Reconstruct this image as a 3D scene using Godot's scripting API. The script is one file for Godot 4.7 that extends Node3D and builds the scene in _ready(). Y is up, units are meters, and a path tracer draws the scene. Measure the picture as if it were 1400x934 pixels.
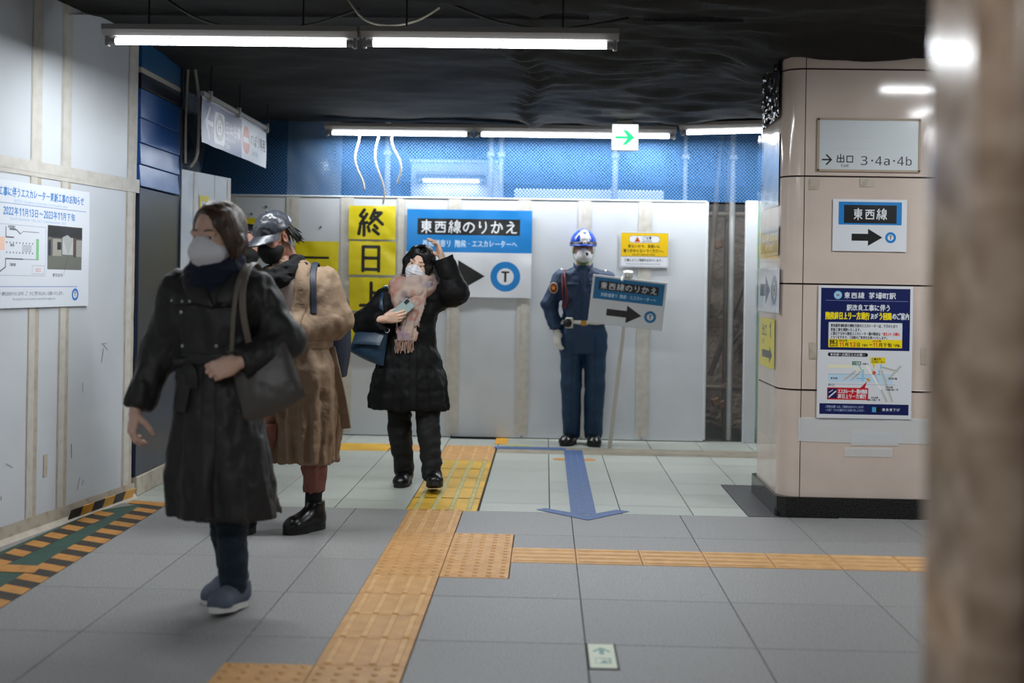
extends Node3D
# A subway passage under renovation: hoardings, netting, tactile paving, signs and people.

const CAM_H := 1.2665
const COOL := Color(0.965, 0.985, 1.0)
var M := {}
var names := {}
var box_cache := {}
var rng := RandomNumberGenerator.new()


func _ready() -> void:
	rng.seed = 41
	# ---------------- camera ----------------
	var cam := Camera3D.new()
	cam.name = "camera"
	var near := 0.05
	cam.position = Vector3(0, CAM_H, 0)
	cam.basis = Basis(Vector3.UP, 0.02823) * Basis(Vector3.BACK, 0.0163)
	var lens := CameraAttributesPhysical.new()
	lens.frustum_focal_length = 40.0
	lens.exposure_aperture = 1.5
	lens.frustum_focus_distance = 6.6
	lens.exposure_multiplier = 1.0
	cam.attributes = lens
	cam.set_frustum(near * 934.0 / 1625.7, Vector2(0, -0.0491 * near), near, 100.0)
	add_child(cam)
	cam.current = true
	# ---------------- environment ----------------
	var we := WorldEnvironment.new()
	we.name = "environment"
	var env := Environment.new()
	env.background_mode = Environment.BG_COLOR
	env.background_color = Color(0.0, 0.0, 0.0)
	env.tonemap_mode = Environment.TONE_MAPPER_LINEAR
	env.tonemap_exposure = 2.2
	env.sdfgi_enabled = true
	env.ssao_enabled = true
	env.ssil_enabled = true
	we.environment = env
	add_child(we)
	# ---------------- scene ----------------
	make_materials()
	build_lamps()
	build_shell()
	build_floor()
	build_left_walls()
	build_back_wall()
	build_behind_barrier()
	build_pillars()
	build_ceiling()
	build_signs()
	build_people()


# ---------------------------------------------------------------- nodes
func numbered(called: String) -> String:
	var n: int = names.get(called, 0)
	names[called] = n + 1
	return called if n == 0 else "%s_%03d" % [called, n]


func thing(called: String, label: String, category: String, at := Vector3.ZERO, group := "") -> Node3D:
	var o := Node3D.new()
	o.name = numbered(called)
	o.position = at
	add_child(o)
	meta(o, label, category, group)
	return o


func meta(o: Node, label: String, category: String, group := "", kind := "") -> void:
	if label != "":
		o.set_meta("label", label)
	if category != "":
		o.set_meta("category", category)
	if group != "":
		o.set_meta("group", group)
	if kind != "":
		o.set_meta("kind", kind)


func struct(called: String, label := "") -> Node3D:
	var o := Node3D.new()
	o.name = numbered(called)
	add_child(o)
	o.set_meta("kind", "structure")
	if label != "":
		o.set_meta("label", label)
	return o


func part(parent: Node, called: String, mesh: Mesh, m: Material, at := Vector3.ZERO, basis := Basis.IDENTITY) -> MeshInstance3D:
	var o := MeshInstance3D.new()
	o.name = called if parent != self else numbered(called)
	o.mesh = mesh
	o.material_override = m
	o.position = at
	o.basis = basis
	parent.add_child(o, true)
	return o


# ---------------------------------------------------------------- mesh builder
class MB:
	var v := PackedVector3Array()
	var n := PackedVector3Array()
	var uv := PackedVector2Array()
	var col := PackedColorArray()
	var ix := PackedInt32Array()

	func tri(a: Vector3, b: Vector3, c: Vector3, out: Vector3) -> void:
		var nn := (b - a).cross(c - a)
		if nn.length_squared() < 1e-18:
			return
		nn = nn.normalized()
		var k := v.size()
		if nn.dot(out) > 0.0:
			v.append_array(PackedVector3Array([a, c, b]))
		else:
			nn = -nn
			v.append_array(PackedVector3Array([a, b, c]))
		for i in 3:
			n.append(nn)
			uv.append(Vector2.ZERO)
			ix.append(k + i)

	func quad(a: Vector3, b: Vector3, c: Vector3, d: Vector3, out: Vector3, uvs: Array = []) -> void:
		var nn := (c - a).cross(d - b).normalized()
		var k := v.size()
		var flip := nn.dot(out) < 0.0
		if flip:
			nn = -nn
		v.append_array(PackedVector3Array([a, b, c, d]))
		for i in 4:
			n.append(nn)
			uv.append(uvs[i] if uvs.size() == 4 else Vector2.ZERO)
		# front faces run clockwise
		if flip:
			ix.append_array(PackedInt32Array([k, k + 1, k + 2, k, k + 2, k + 3]))
		else:
			ix.append_array(PackedInt32Array([k, k + 2, k + 1, k, k + 3, k + 2]))

	func box(c: Vector3, s: Vector3, b := Basis.IDENTITY, ch := 0.0) -> void:
		var h := s * 0.5
		ch = minf(ch, minf(h.x, minf(h.y, h.z)) * 0.9)
		for ax in 3:
			for sg in [-1.0, 1.0]:
				var u := (ax + 1) % 3
				var w := (ax + 2) % 3
				var p: Array[Vector3] = []
				for q in [[-1, -1], [1, -1], [1, 1], [-1, 1]]:
					var t := Vector3.ZERO
					t[ax] = sg * h[ax]
					t[u] = q[0] * (h[u] - ch)
					t[w] = q[1] * (h[w] - ch)
					p.append(c + b * t)
				var o := Vector3.ZERO
				o[ax] = sg
				quad(p[0], p[1], p[2], p[3], b * o)
		if ch > 0.0:
			for ax in 3:
				var u := (ax + 1) % 3
				var w := (ax + 2) % 3
				for su in [-1.0, 1.0]:
					for sw in [-1.0, 1.0]:
						var p: Array[Vector3] = []
						for e in [[-1, 0], [1, 0], [1, 1], [-1, 1]]:
							var t := Vector3.ZERO
							t[ax] = e[0] * (h[ax] - ch)
							t[u] = su * (h[u] - (ch if e[1] == 0 else 0.0))
							t[w] = sw * (h[w] - (0.0 if e[1] == 0 else ch))
							p.append(c + b * t)
						var o := Vector3.ZERO
						o[u] = su
						o[w] = sw
						quad(p[0], p[1], p[2], p[3], b * o)
			for sx in [-1.0, 1.0]:
				for sy in [-1.0, 1.0]:
					for sz in [-1.0, 1.0]:
						var o := Vector3(sx, sy, sz)
						tri(c + b * (o * Vector3(h.x, h.y - ch, h.z - ch)), c + b * (o * Vector3(h.x - ch, h.y, h.z - ch)), c + b * (o * Vector3(h.x - ch, h.y - ch, h.z)), b * o)

	# rows: Array of PackedVector3Array, smooth surface; sign flips the side that is outside
	func grid(rows: Array, closed := false, flip := false, uvs := true) -> void:
		var k := v.size()
		var R := rows.size()
		var C: int = rows[0].size()
		var nn := PackedVector3Array()
		nn.resize(R * C)
		for r in R:
			for c in C:
				v.append(rows[r][c])
				uv.append(Vector2(float(c) / maxf(1.0, C - (0 if closed else 1)), float(r) / maxf(1.0, R - 1)) if uvs else Vector2.ZERO)
		var cc := C if closed else C - 1
		for r in R - 1:
			for c in cc:
				var i0 := r * C + c
				var i1 := r * C + (c + 1) % C
				var i2 := i1 + C
				var i3 := i0 + C
				var f := (v[k + i2] - v[k + i0]).cross(v[k + i3] - v[k + i1])
				if flip:
					f = -f
				nn[i0] += f
				nn[i1] += f
				nn[i2] += f
				nn[i3] += f
				if flip:
					ix.append_array(PackedInt32Array([k + i0, k + i1, k + i2, k + i0, k + i2, k + i3]))
				else:
					ix.append_array(PackedInt32Array([k + i0, k + i2, k + i1, k + i0, k + i3, k + i2]))
		for i in R * C:
			n.append(nn[i].normalized() if nn[i].length_squared() > 1e-20 else Vector3.UP)

	# a tube along a path; radii may be one number or one for each point
	func tube(path: Array, radii, sides := 8, cap := true, flat := 1.0, up := Vector3.UP) -> void:
		var rows := []
		var N := path.size()
		var prev := Vector3.ZERO
		for i in N:
			var a: Vector3 = path[maxi(i - 1, 0)]
			var b: Vector3 = path[mini(i + 1, N - 1)]
			var t := (b - a).normalized()
			var x: Vector3
			if prev == Vector3.ZERO:
				x = up.cross(t)
				if x.length() < 0.05:
					x = Vector3.RIGHT.cross(t)
				if x.length() < 0.05:
					x = Vector3.BACK.cross(t)
			else:
				x = prev - t * prev.dot(t)
			x = x.normalized()
			prev = x
			var y := t.cross(x)
			var r: float = radii[i] if radii is Array else radii
			var ring := PackedVector3Array()
			for s in sides:
				var w := TAU * s / sides
				ring.append(path[i] + x * cos(w) * r + y * sin(w) * r * flat)
			rows.append(ring)
		grid(rows, true, false)
		if cap:
			for e in [0, N - 1]:
				var o: Vector3 = (path[1] - path[0]) * -1.0 if e == 0 else path[N - 1] - path[N - 2]
				for s in range(1, sides - 1):
					tri(rows[e][0], rows[e][s], rows[e][s + 1], o)

	# profile: Array of Vector2(radius, height); spun about y
	func lathe(profile: Array, sides := 20, at := Vector3.ZERO, b := Basis.IDENTITY) -> void:
		var rows := []
		for p in profile:
			var ring := PackedVector3Array()
			for s in sides:
				var w := TAU * s / sides
				ring.append(at + b * Vector3(cos(w) * p.x, p.y, sin(w) * p.x))
			rows.append(ring)
		grid(rows, true, true)

	# a polygon (in the xy plane of b) pulled along b.z by depth
	func prism(poly: PackedVector2Array, depth: float, at := Vector3.ZERO, b := Basis.IDENTITY) -> void:
		var t := Geometry2D.triangulate_polygon(poly)
		var z := Vector3(0, 0, depth)
		for i in range(0, t.size(), 3):
			var p := [Vector3(poly[t[i]].x, poly[t[i]].y, 0), Vector3(poly[t[i + 1]].x, poly[t[i + 1]].y, 0), Vector3(poly[t[i + 2]].x, poly[t[i + 2]].y, 0)]
			tri(at + b * p[0], at + b * p[1], at + b * p[2], b * Vector3(0, 0, -signf(depth)))
			tri(at + b * (p[0] + z), at + b * (p[1] + z), at + b * (p[2] + z), b * Vector3(0, 0, signf(depth)))
		var cw := Geometry2D.is_polygon_clockwise(poly)
		for i in poly.size():
			var a := poly[i]
			var c := poly[(i + 1) % poly.size()]
			var e := c - a
			var o := Vector3(e.y, -e.x, 0) * (-1.0 if cw else 1.0)
			quad(at + b * Vector3(a.x, a.y, 0), at + b * Vector3(c.x, c.y, 0), at + b * (Vector3(c.x, c.y, 0) + z), at + b * (Vector3(a.x, a.y, 0) + z), b * o)

	func mesh() -> ArrayMesh:
		var a := []
		a.resize(Mesh.ARRAY_MAX)
		a[Mesh.ARRAY_VERTEX] = v
		a[Mesh.ARRAY_NORMAL] = n
		a[Mesh.ARRAY_TEX_UV] = uv
		if col.size() == v.size():
			a[Mesh.ARRAY_COLOR] = col
		a[Mesh.ARRAY_INDEX] = ix
		var m := ArrayMesh.new()
		m.add_surface_from_arrays(Mesh.PRIMITIVE_TRIANGLES, a)
		return m


func bx(s: Vector3, ch := 0.002) -> Mesh:
	var key := "%.4f %.4f %.4f %.4f" % [s.x, s.y, s.z, ch]
	if not box_cache.has(key):
		var b := MB.new()
		b.box(Vector3.ZERO, s, Basis.IDENTITY, ch)
		box_cache[key] = b.mesh()
	return box_cache[key]


# tile whose top lies at y = 0, spanning (0,0)-(sx,sz); only the top edge is bevelled
func tile_mesh(sx: float, sz: float, h: float, ch: float) -> Mesh:
	var key := "t%.4f %.4f %.4f" % [sx, sz, h]
	if not box_cache.has(key):
		var b := MB.new()
		var lo := [Vector3(0, -h, 0), Vector3(sx, -h, 0), Vector3(sx, -h, sz), Vector3(0, -h, sz)]
		var md := [Vector3(0, -ch, 0), Vector3(sx, -ch, 0), Vector3(sx, -ch, sz), Vector3(0, -ch, sz)]
		var hi := [Vector3(ch, 0, ch), Vector3(sx - ch, 0, ch), Vector3(sx - ch, 0, sz - ch), Vector3(ch, 0, sz - ch)]
		var out := [Vector3(0, 0.5, -1), Vector3(1, 0.5, 0), Vector3(0, 0.5, 1), Vector3(-1, 0.5, 0)]
		for i in 4:
			var j := (i + 1) % 4
			b.quad(lo[i], lo[j], md[j], md[i], out[i])
			b.quad(md[i], md[j], hi[j], hi[i], out[i])
		b.quad(hi[0], hi[1], hi[2], hi[3], Vector3.UP)
		box_cache[key] = b.mesh()
	return box_cache[key]


# ---------------------------------------------------------------- materials
func mat(c: Color, rough := 0.6, metal := 0.0) -> StandardMaterial3D:
	var m := StandardMaterial3D.new()
	m.albedo_color = c
	m.roughness = rough
	m.metallic = metal
	return m


func noise_tex(freq: float, lo: Color, hi: Color, size := 256, oct := 4, kind := FastNoiseLite.TYPE_SIMPLEX_SMOOTH, seed_ := 1, a := 0.0, b := 1.0) -> NoiseTexture2D:
	var f := FastNoiseLite.new()
	f.noise_type = kind
	f.frequency = freq
	f.fractal_octaves = oct
	f.seed = seed_
	var t := NoiseTexture2D.new()
	t.width = size
	t.height = size
	t.seamless = true
	t.noise = f
	var g := Gradient.new()
	g.offsets = PackedFloat32Array([a, b])
	g.colors = PackedColorArray([lo, hi])
	t.color_ramp = g
	return t


func tri_tex(m: StandardMaterial3D, t: Texture2D, scale: float, world := true) -> StandardMaterial3D:
	m.albedo_texture = t
	m.uv1_triplanar = true
	m.uv1_world_triplanar = world
	m.uv1_scale = Vector3.ONE * scale
	return m


func relief(m: StandardMaterial3D, t: Texture2D, strength: float, scale := 0.0) -> StandardMaterial3D:
	m.normal_enabled = true
	m.normal_texture = t
	m.normal_scale = strength
	if scale > 0.0:
		m.uv1_triplanar = true
		m.uv1_scale = Vector3.ONE * scale
	return m


func normal_noise(freq: float, strength := 4.0, size := 256, seed_ := 5, oct := 3) -> NoiseTexture2D:
	var t := noise_tex(freq, Color.BLACK, Color.WHITE, size, oct, FastNoiseLite.TYPE_SIMPLEX_SMOOTH, seed_)
	t.color_ramp = null
	t.as_normal_map = true
	t.bump_strength = strength
	return t


func grey(v: float) -> Color:
	return Color(v, v, v)


func make_materials() -> void:
	var speck := noise_tex(0.30, Color(0.52, 0.52, 0.53), Color(1, 1, 1), 512, 3, FastNoiseLite.TYPE_SIMPLEX, 3, 0.2, 0.72)
	var speck2 := noise_tex(0.28, Color(0.74, 0.76, 0.72), Color(1, 1, 1), 512, 3, FastNoiseLite.TYPE_SIMPLEX, 9, 0.2, 0.6)
	var cloud := noise_tex(0.012, Color(0.86, 0.86, 0.85), Color(1, 1, 1), 256, 4, FastNoiseLite.TYPE_SIMPLEX_SMOOTH, 7)
	var dirt := noise_tex(0.015, Color(0.89, 0.87, 0.83), Color(1, 1, 1), 256, 5, FastNoiseLite.TYPE_SIMPLEX_SMOOTH, 17, 0.1, 0.55)
	var weave := normal_noise(0.08, 6.0, 256, 12)
	# floor: four tones of the same granite-like tile
	M.near_tile = []
	for k in [0.655, 0.665, 0.675]:
		var m := tri_tex(mat(Color(k, k * 0.993, k * 0.98), 0.50), speck, 1.1)
		m.metallic_specular = 0.4
		M.near_tile.append(m)
	M.far_tile = []
	for k in [0.71, 0.725, 0.74]:
		var m := tri_tex(mat(Color(k * 0.985, k, k * 0.965), 0.40), speck2, 1.1)
		M.far_tile.append(m)
	M.grout = tri_tex(mat(grey(0.22), 0.9), cloud, 1.0)
	M.slab = tri_tex(mat(grey(0.42), 0.6), cloud, 0.7)
	M.dark_tile = tri_tex(mat(grey(0.24), 0.5), speck, 2.0)
	M.band = tri_tex(mat(Color(0.56, 0.53, 0.47), 0.6), dirt, 1.5)
	M.tactile = tri_tex(mat(Color(0.78, 0.59, 0.36), 0.5), noise_tex(0.03, Color(0.88, 0.86, 0.82), Color.WHITE, 256, 5, FastNoiseLite.TYPE_SIMPLEX_SMOOTH, 23), 1.3)
	M.tactile_rib = tri_tex(mat(Color(0.83, 0.65, 0.42), 0.5), noise_tex(0.03, Color(0.88, 0.86, 0.82), Color.WHITE, 256, 5, FastNoiseLite.TYPE_SIMPLEX_SMOOTH, 23), 1.3)
	M.tactile_yellow = tri_tex(mat(Color(0.86, 0.67, 0.17), 0.45), cloud, 1.3)
	M.tactile_worn = tri_tex(mat(Color(0.70, 0.66, 0.42), 0.5), dirt, 3.0)
	M.blue_tape = tri_tex(mat(Color(0.30, 0.41, 0.60), 0.6), noise_tex(0.05, Color(0.72, 0.74, 0.76), Color.WHITE, 256, 5, FastNoiseLite.TYPE_SIMPLEX_SMOOTH, 31), 2.0)
	M.green_tape = tri_tex(mat(Color(0.16, 0.30, 0.25), 0.55), cloud, 1.5)
	M.hazard_orange = tri_tex(mat(Color(0.72, 0.50, 0.23), 0.6), dirt, 3.0)
	M.hazard_black = tri_tex(mat(Color(0.25, 0.23, 0.20), 0.65), noise_tex(0.06, Color(0.6, 0.6, 0.6), Color(1.0, 0.93, 0.82), 256, 5, FastNoiseLite.TYPE_SIMPLEX_SMOOTH, 33), 4.0)
	M.hazard_yellow = mat(Color(0.88, 0.63, 0.10), 0.35)
	# walls
	M.panel = []
	for k in [0.80, 0.815, 0.83]:
		M.panel.append(tri_tex(mat(Color(k * 0.98, k, k * 1.02), 0.33), noise_tex(0.008, Color(0.95, 0.955, 0.96), Color.WHITE, 256, 3, FastNoiseLite.TYPE_SIMPLEX_SMOOTH, 41), 0.8))
	M.masking = tri_tex(mat(Color(0.78, 0.765, 0.735), 0.5), noise_tex(0.02, Color(0.94, 0.935, 0.92), Color.WHITE, 256, 5, FastNoiseLite.TYPE_SIMPLEX_SMOOTH, 44, 0.1, 0.7), 2.2)
	M.masking_dirty = tri_tex(mat(Color(0.72, 0.68, 0.62), 0.55), dirt, 2.6)
	M.scuff = mat(grey(0.20), 0.8)
	M.blue_board = relief(mat(Color(0.10, 0.32, 0.60), 0.36), normal_noise(0.012, 8.0, 256, 51, 2), 0.10, 1.2)
	M.blue_board.metallic_specular = 0.7
	M.teal_board = mat(Color(0.05, 0.33, 0.52), 0.3)
	M.navy_board = mat(Color(0.09, 0.11, 0.19), 0.3)
	M.slate_board = tri_tex(mat(Color(0.17, 0.20, 0.27), 0.30), cloud, 1.0)
	M.pale_line = mat(Color(0.72, 0.70, 0.66), 0.5)
	M.pillar = []
	for k in [0.85, 0.865]:
		var m := tri_tex(mat(Color(k * 0.985, k * 0.91, k * 0.855), 0.09), noise_tex(0.01, Color(0.94, 0.935, 0.93), Color.WHITE, 256, 4, FastNoiseLite.TYPE_SIMPLEX_SMOOTH, 61), 0.9)
		M.pillar.append(m)
	M.joint = mat(Color(0.20, 0.13, 0.13), 0.7)
	M.granite = tri_tex(mat(Color(0.15, 0.15, 0.145), 0.12), noise_tex(0.06, Color(0.25, 0.25, 0.25), Color(1.5, 1.5, 1.4), 512, 4, FastNoiseLite.TYPE_SIMPLEX, 63, 0.3, 0.9), 3.0)
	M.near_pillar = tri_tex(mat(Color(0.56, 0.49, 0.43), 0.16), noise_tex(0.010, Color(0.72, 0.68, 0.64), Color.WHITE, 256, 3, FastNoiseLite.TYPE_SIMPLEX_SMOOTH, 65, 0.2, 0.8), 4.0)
	M.outer = mat(grey(0.42), 0.8)
	M.frame_white = mat(Color(0.80, 0.82, 0.83), 0.4)
	M.film = film(0.045, 0.08)
	M.vinyl = film(0.22, 0.12)
	# ceiling and void
	M.cloth_black = relief(mat(Color(0.058, 0.058, 0.06), 0.85), weave, 0.8, 6.0)
	M.ceiling_black = mat(Color(0.03, 0.03, 0.032), 0.9)
	M.net_dark = mat(Color(0.06, 0.08, 0.11), 0.8)
	M.net_strand = mat(Color(0.22, 0.41, 0.60), 0.7)
	M.tarp = relief(mat(Color(0.02, 0.17, 0.36), 0.4), weave, 0.6, 2.0)
	M.tarp_dark = relief(mat(Color(0.04, 0.16, 0.26), 0.5), weave, 0.6, 2.0)
	M.rope = mat(Color(0.62, 0.60, 0.55), 0.8)
	M.cable = mat(Color(0.04, 0.04, 0.045), 0.6)
	M.steel = tri_tex(mat(Color(0.72, 0.73, 0.73), 0.4, 0.15), cloud, 2.0)
	M.steel_old = tri_tex(mat(Color(0.42, 0.38, 0.34), 0.5, 0.4), dirt, 2.0)
	M.coupler = mat(Color(0.42, 0.30, 0.22), 0.5, 0.5)
	M.sheet_brown = relief(mat(Color(0.58, 0.52, 0.47), 0.7), weave, 1.0, 0.8)
	# lamps
	M.fixture = mat(Color(0.55, 0.54, 0.53), 0.45)
	M.tube = glow(COOL, 5.0)
	M.tube_back = glow(COOL, 4.0)
	M.tube_dim = glow(COOL, 1.2)
	M.socket = mat(grey(0.55), 0.5)
	M.black_plastic = mat(grey(0.05), 0.4)
	M.white_plastic = mat(grey(0.82), 0.4)


func film(alpha: float, rough: float) -> StandardMaterial3D:
	var m := mat(Color(0.93, 0.95, 0.96, alpha), rough)
	m.transparency = BaseMaterial3D.TRANSPARENCY_ALPHA
	m.cull_mode = BaseMaterial3D.CULL_DISABLED
	m.metallic_specular = 0.35
	return m


func glow(c: Color, e: float) -> StandardMaterial3D:
	var m := mat(Color.WHITE, 0.4)
	m.emission_enabled = true
	m.emission = c
	m.emission_energy_multiplier = e
	return m


# ---------------------------------------------------------------- lamps
# one fluorescent batten between two points (ends of the tube); the body sits above the tube
func batten(a: Vector3, b: Vector3, label: String, energy: float, glowing: StandardMaterial3D, group: String, back_plate := 0.055) -> Node3D:
	var L := a.distance_to(b)
	var o := thing("fluorescent_lamp", label, "lamp", (a + b) * 0.5, group)
	o.basis = Basis(Vector3.UP, -atan2(b.z - a.z, b.x - a.x))
	var body := MB.new()
	var poly := PackedVector2Array([Vector2(-0.045, 0.075), Vector2(0.045, 0.075), Vector2(0.045, 0.05), Vector2(0.022, 0.024), Vector2(-0.022, 0.024), Vector2(-0.045, 0.05)])
	body.prism(poly, L + 0.01, Vector3(-L / 2 - 0.005, 0, 0), Basis(Vector3(0, 0, -1), Vector3(0, 1, 0), Vector3(1, 0, 0)))
	part(o, "housing", body.mesh(), M.fixture)
	var t := MB.new()
	var r := 0.0165
	t.tube([Vector3(-L / 2 + 0.035, 0, 0), Vector3(L / 2 - 0.035, 0, 0)], r, 16)
	part(o, "tube", t.mesh(), glowing)
	for s in [-1.0, 1.0]:
		var k := MB.new()
		k.tube([Vector3(s * (L / 2 - 0.052), 0, 0), Vector3(s * (L / 2 - 0.022), 0, 0)], 0.0172, 14)
		part(o, "tube_cap", k.mesh(), M.socket)
		part(o, "socket", bx(Vector3(0.02, 0.065, 0.032), 0.004), M.fixture, Vector3(s * (L / 2 - 0.012), 0.008, 0))
	var li := AreaLight3D.new()
	li.name = "lamp_light"
	li.area_size = Vector2(L - 0.1, 0.033)
	li.light_energy = energy
	li.light_color = COOL
	li.shadow_enabled = true
	li.area_range = 30.0
	li.area_attenuation = 2.0
	li.position = Vector3(0, -0.019, 0)
	li.rotation_degrees = Vector3(-90, 0, 0)
	o.add_child(li)
	return o


func build_lamps() -> void:
	var g := "ceiling battens"
	var E := 1.25
	var f1 := batten(Vector3(-2.15, 2.405, -5.7), Vector3(-0.925, 2.409, -5.7), "lit fluorescent batten at upper left, nearest to the white hoarding", E, M.tube, g)
	var f2 := batten(Vector3(-0.90, 2.409, -5.7), Vector3(0.325, 2.411, -5.7), "lit fluorescent batten at top centre, end to end with the left one", E, M.tube, g)
	for o in [f1, f2]:
		for x in [-0.4, 0.35]:
			var r := MB.new()
			r.tube([Vector3(x, 0.07, 0), Vector3(x, 0.36, 0)], 0.005, 6)
			part(o, "hanger_rod", r.mesh(), M.cable)
	batten(Vector3(-1.785, 2.452, -9.52), Vector3(-0.60, 2.455, -9.52), "lit batten over the back barrier above the yellow sheets", E, M.tube_back, g)
	batten(Vector3(-0.585, 2.455, -9.52), Vector3(0.60, 2.455, -9.52), "lit batten over the back barrier between large blue sign and exit sign", E, M.tube_back, g)
	batten(Vector3(0.62, 2.46, -9.54), Vector3(1.02, 2.46, -9.54), "short lit batten over the back barrier right of the exit sign", E * 0.4, M.tube_back, g)
	batten(Vector3(1.05, 2.462, -9.46), Vector3(2.2, 2.50, -9.1), "lit batten at the back running behind the beige pillar", E, M.tube_back, g)
	# lamps outside the frame whose reflections show on the pillars
	batten(Vector3(2.15, 2.60, -5.3), Vector3(3.35, 2.60, -5.3), "lit batten beyond the near pillar, mirrored in the beige pillar", E * 1.25, M.tube, g)
	batten(Vector3(2.74, 2.60, -4.07), Vector3(2.98, 2.60, -5.2), "lit batten set askew beyond the near pillar", E * 0.7, M.tube, g)
	batten(Vector3(-2.1, 2.45, -0.9), Vector3(-0.9, 2.45, -0.9), "lit batten behind the viewer at the hoarding side", E * 1.1, M.tube, g)
	batten(Vector3(-0.87, 2.45, -0.9), Vector3(0.33, 2.45, -0.9), "lit batten behind the viewer in mid passage", E * 0.9, M.tube, g)
	batten(Vector3(-0.87, 2.45, 2.4), Vector3(0.33, 2.45, 2.4), "lit batten farther behind the viewer", E * 0.9, M.tube, g)


# ---------------------------------------------------------------- outer shell
func build_shell() -> void:
	var f := struct("floor", "grey stone tiled passage floor with tactile paving")
	M.floor_node = f
	part(f, "floor_bed", bx(Vector3(11.4, 0.2, 18.4), 0.0), M.grout, Vector3(0.7, -0.112, -4.2))
	part(f, "floor_rear", bx(Vector3(11.0, 0.01, 6.1), 0.0), M.slab, Vector3(0.7, -0.006, 1.85))
	var c := struct("ceiling")
	part(c, "ceiling_slab", bx(Vector3(11.6, 0.2, 18.6), 0.0), M.ceiling_black, Vector3(0.7, 2.95, -4.2))
	for w in [["wall_outer_left", Vector3(0.2, 3.1, 18.4), Vector3(-5.0, 1.4, -4.2)], ["wall_right", Vector3(0.2, 3.1, 18.4), Vector3(6.4, 1.4, -4.2)], ["wall_front", Vector3(11.6, 3.1, 0.2), Vector3(0.7, 1.4, 5.0)]]:
		var o := struct(w[0])
		part(o, "wall_face", bx(w[1], 0.0), M.outer, w[2])
	var o := struct("wall_outer_back")
	part(o, "wall_face", bx(Vector3(11.6, 3.1, 0.2), 0.0), M.ceiling_black, Vector3(0.7, 1.4, -13.3))


# ---------------------------------------------------------------- floor
func lay(f: Node3D, called: String, x0: float, x1: float, z0: float, z1: float, m: Material, gap := 0.0035) -> void:
	part(f, called, tile_mesh(x1 - x0 - gap, z1 - z0 - gap, 0.012, 0.0015), m, Vector3(x0 + gap / 2, 0, z0 + gap / 2))


func tactile_mesh(kind: String, s: float) -> Array:
	var key := "tac" + kind + str(s)
	if not box_cache.has(key):
		var b := MB.new()
		var g := 0.003
		var base := tile_mesh(s - g, s - g, 0.012, 0.0015)
		var r := MB.new()
		if kind == "dot":
			var n := 5
			for i in n:
				for j in n:
					var c := Vector3((i + 0.5) * s / n, 0, (j + 0.5) * s / n)
					r.lathe([Vector2(0.0125, 0.0), Vector2(0.0095, 0.004), Vector2(0.007, 0.005), Vector2(0.0001, 0.005)], 10, c)
		else:
			var n := 4
			for i in n:
				var c := (i + 0.5) * s / n
				var w := 0.0145
				var l0 := s * 0.03
				var l1 := s * 0.97
				var p0 := [Vector3(c - w, 0, l0), Vector3(c + w, 0, l0), Vector3(c + w, 0, l1), Vector3(c - w, 0, l1)]
				var e := 0.005
				var p1 := [Vector3(c - w + e, e, l0 + e), Vector3(c + w - e, e, l0 + e), Vector3(c + w - e, e, l1 - e), Vector3(c - w + e, e, l1 - e)]
				var out := [Vector3(0, 1, -1), Vector3(1, 1, 0), Vector3(0, 1, 1), Vector3(-1, 1, 0)]
				for k in 4:
					r.quad(p0[k], p0[(k + 1) % 4], p1[(k + 1) % 4], p1[k], out[k])
				r.quad(p1[0], p1[1], p1[2], p1[3], Vector3.UP)
		box_cache[key] = [base, r.mesh()]
	return box_cache[key]


func tactile(f: Node3D, kind: String, x0: float, z0: float, s: float, m: Material, rib: Material, along_x := false) -> void:
	var ms := tactile_mesh(kind, s)
	var o := part(f, "tactile_block", ms[0], m, Vector3(x0, 0.0015, z0))
	if along_x:
		part(o, "ribs", ms[1], rib, Vector3(0, 0, s), Basis(Vector3.UP, PI / 2))
	else:
		part(o, "ribs" if kind != "dot" else "studs", ms[1], rib)


func near_m() -> Material:
	return M.near_tile[rng.randi() % 3]


func far_m() -> Material:
	return M.far_tile[rng.randi() % 3]


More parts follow.
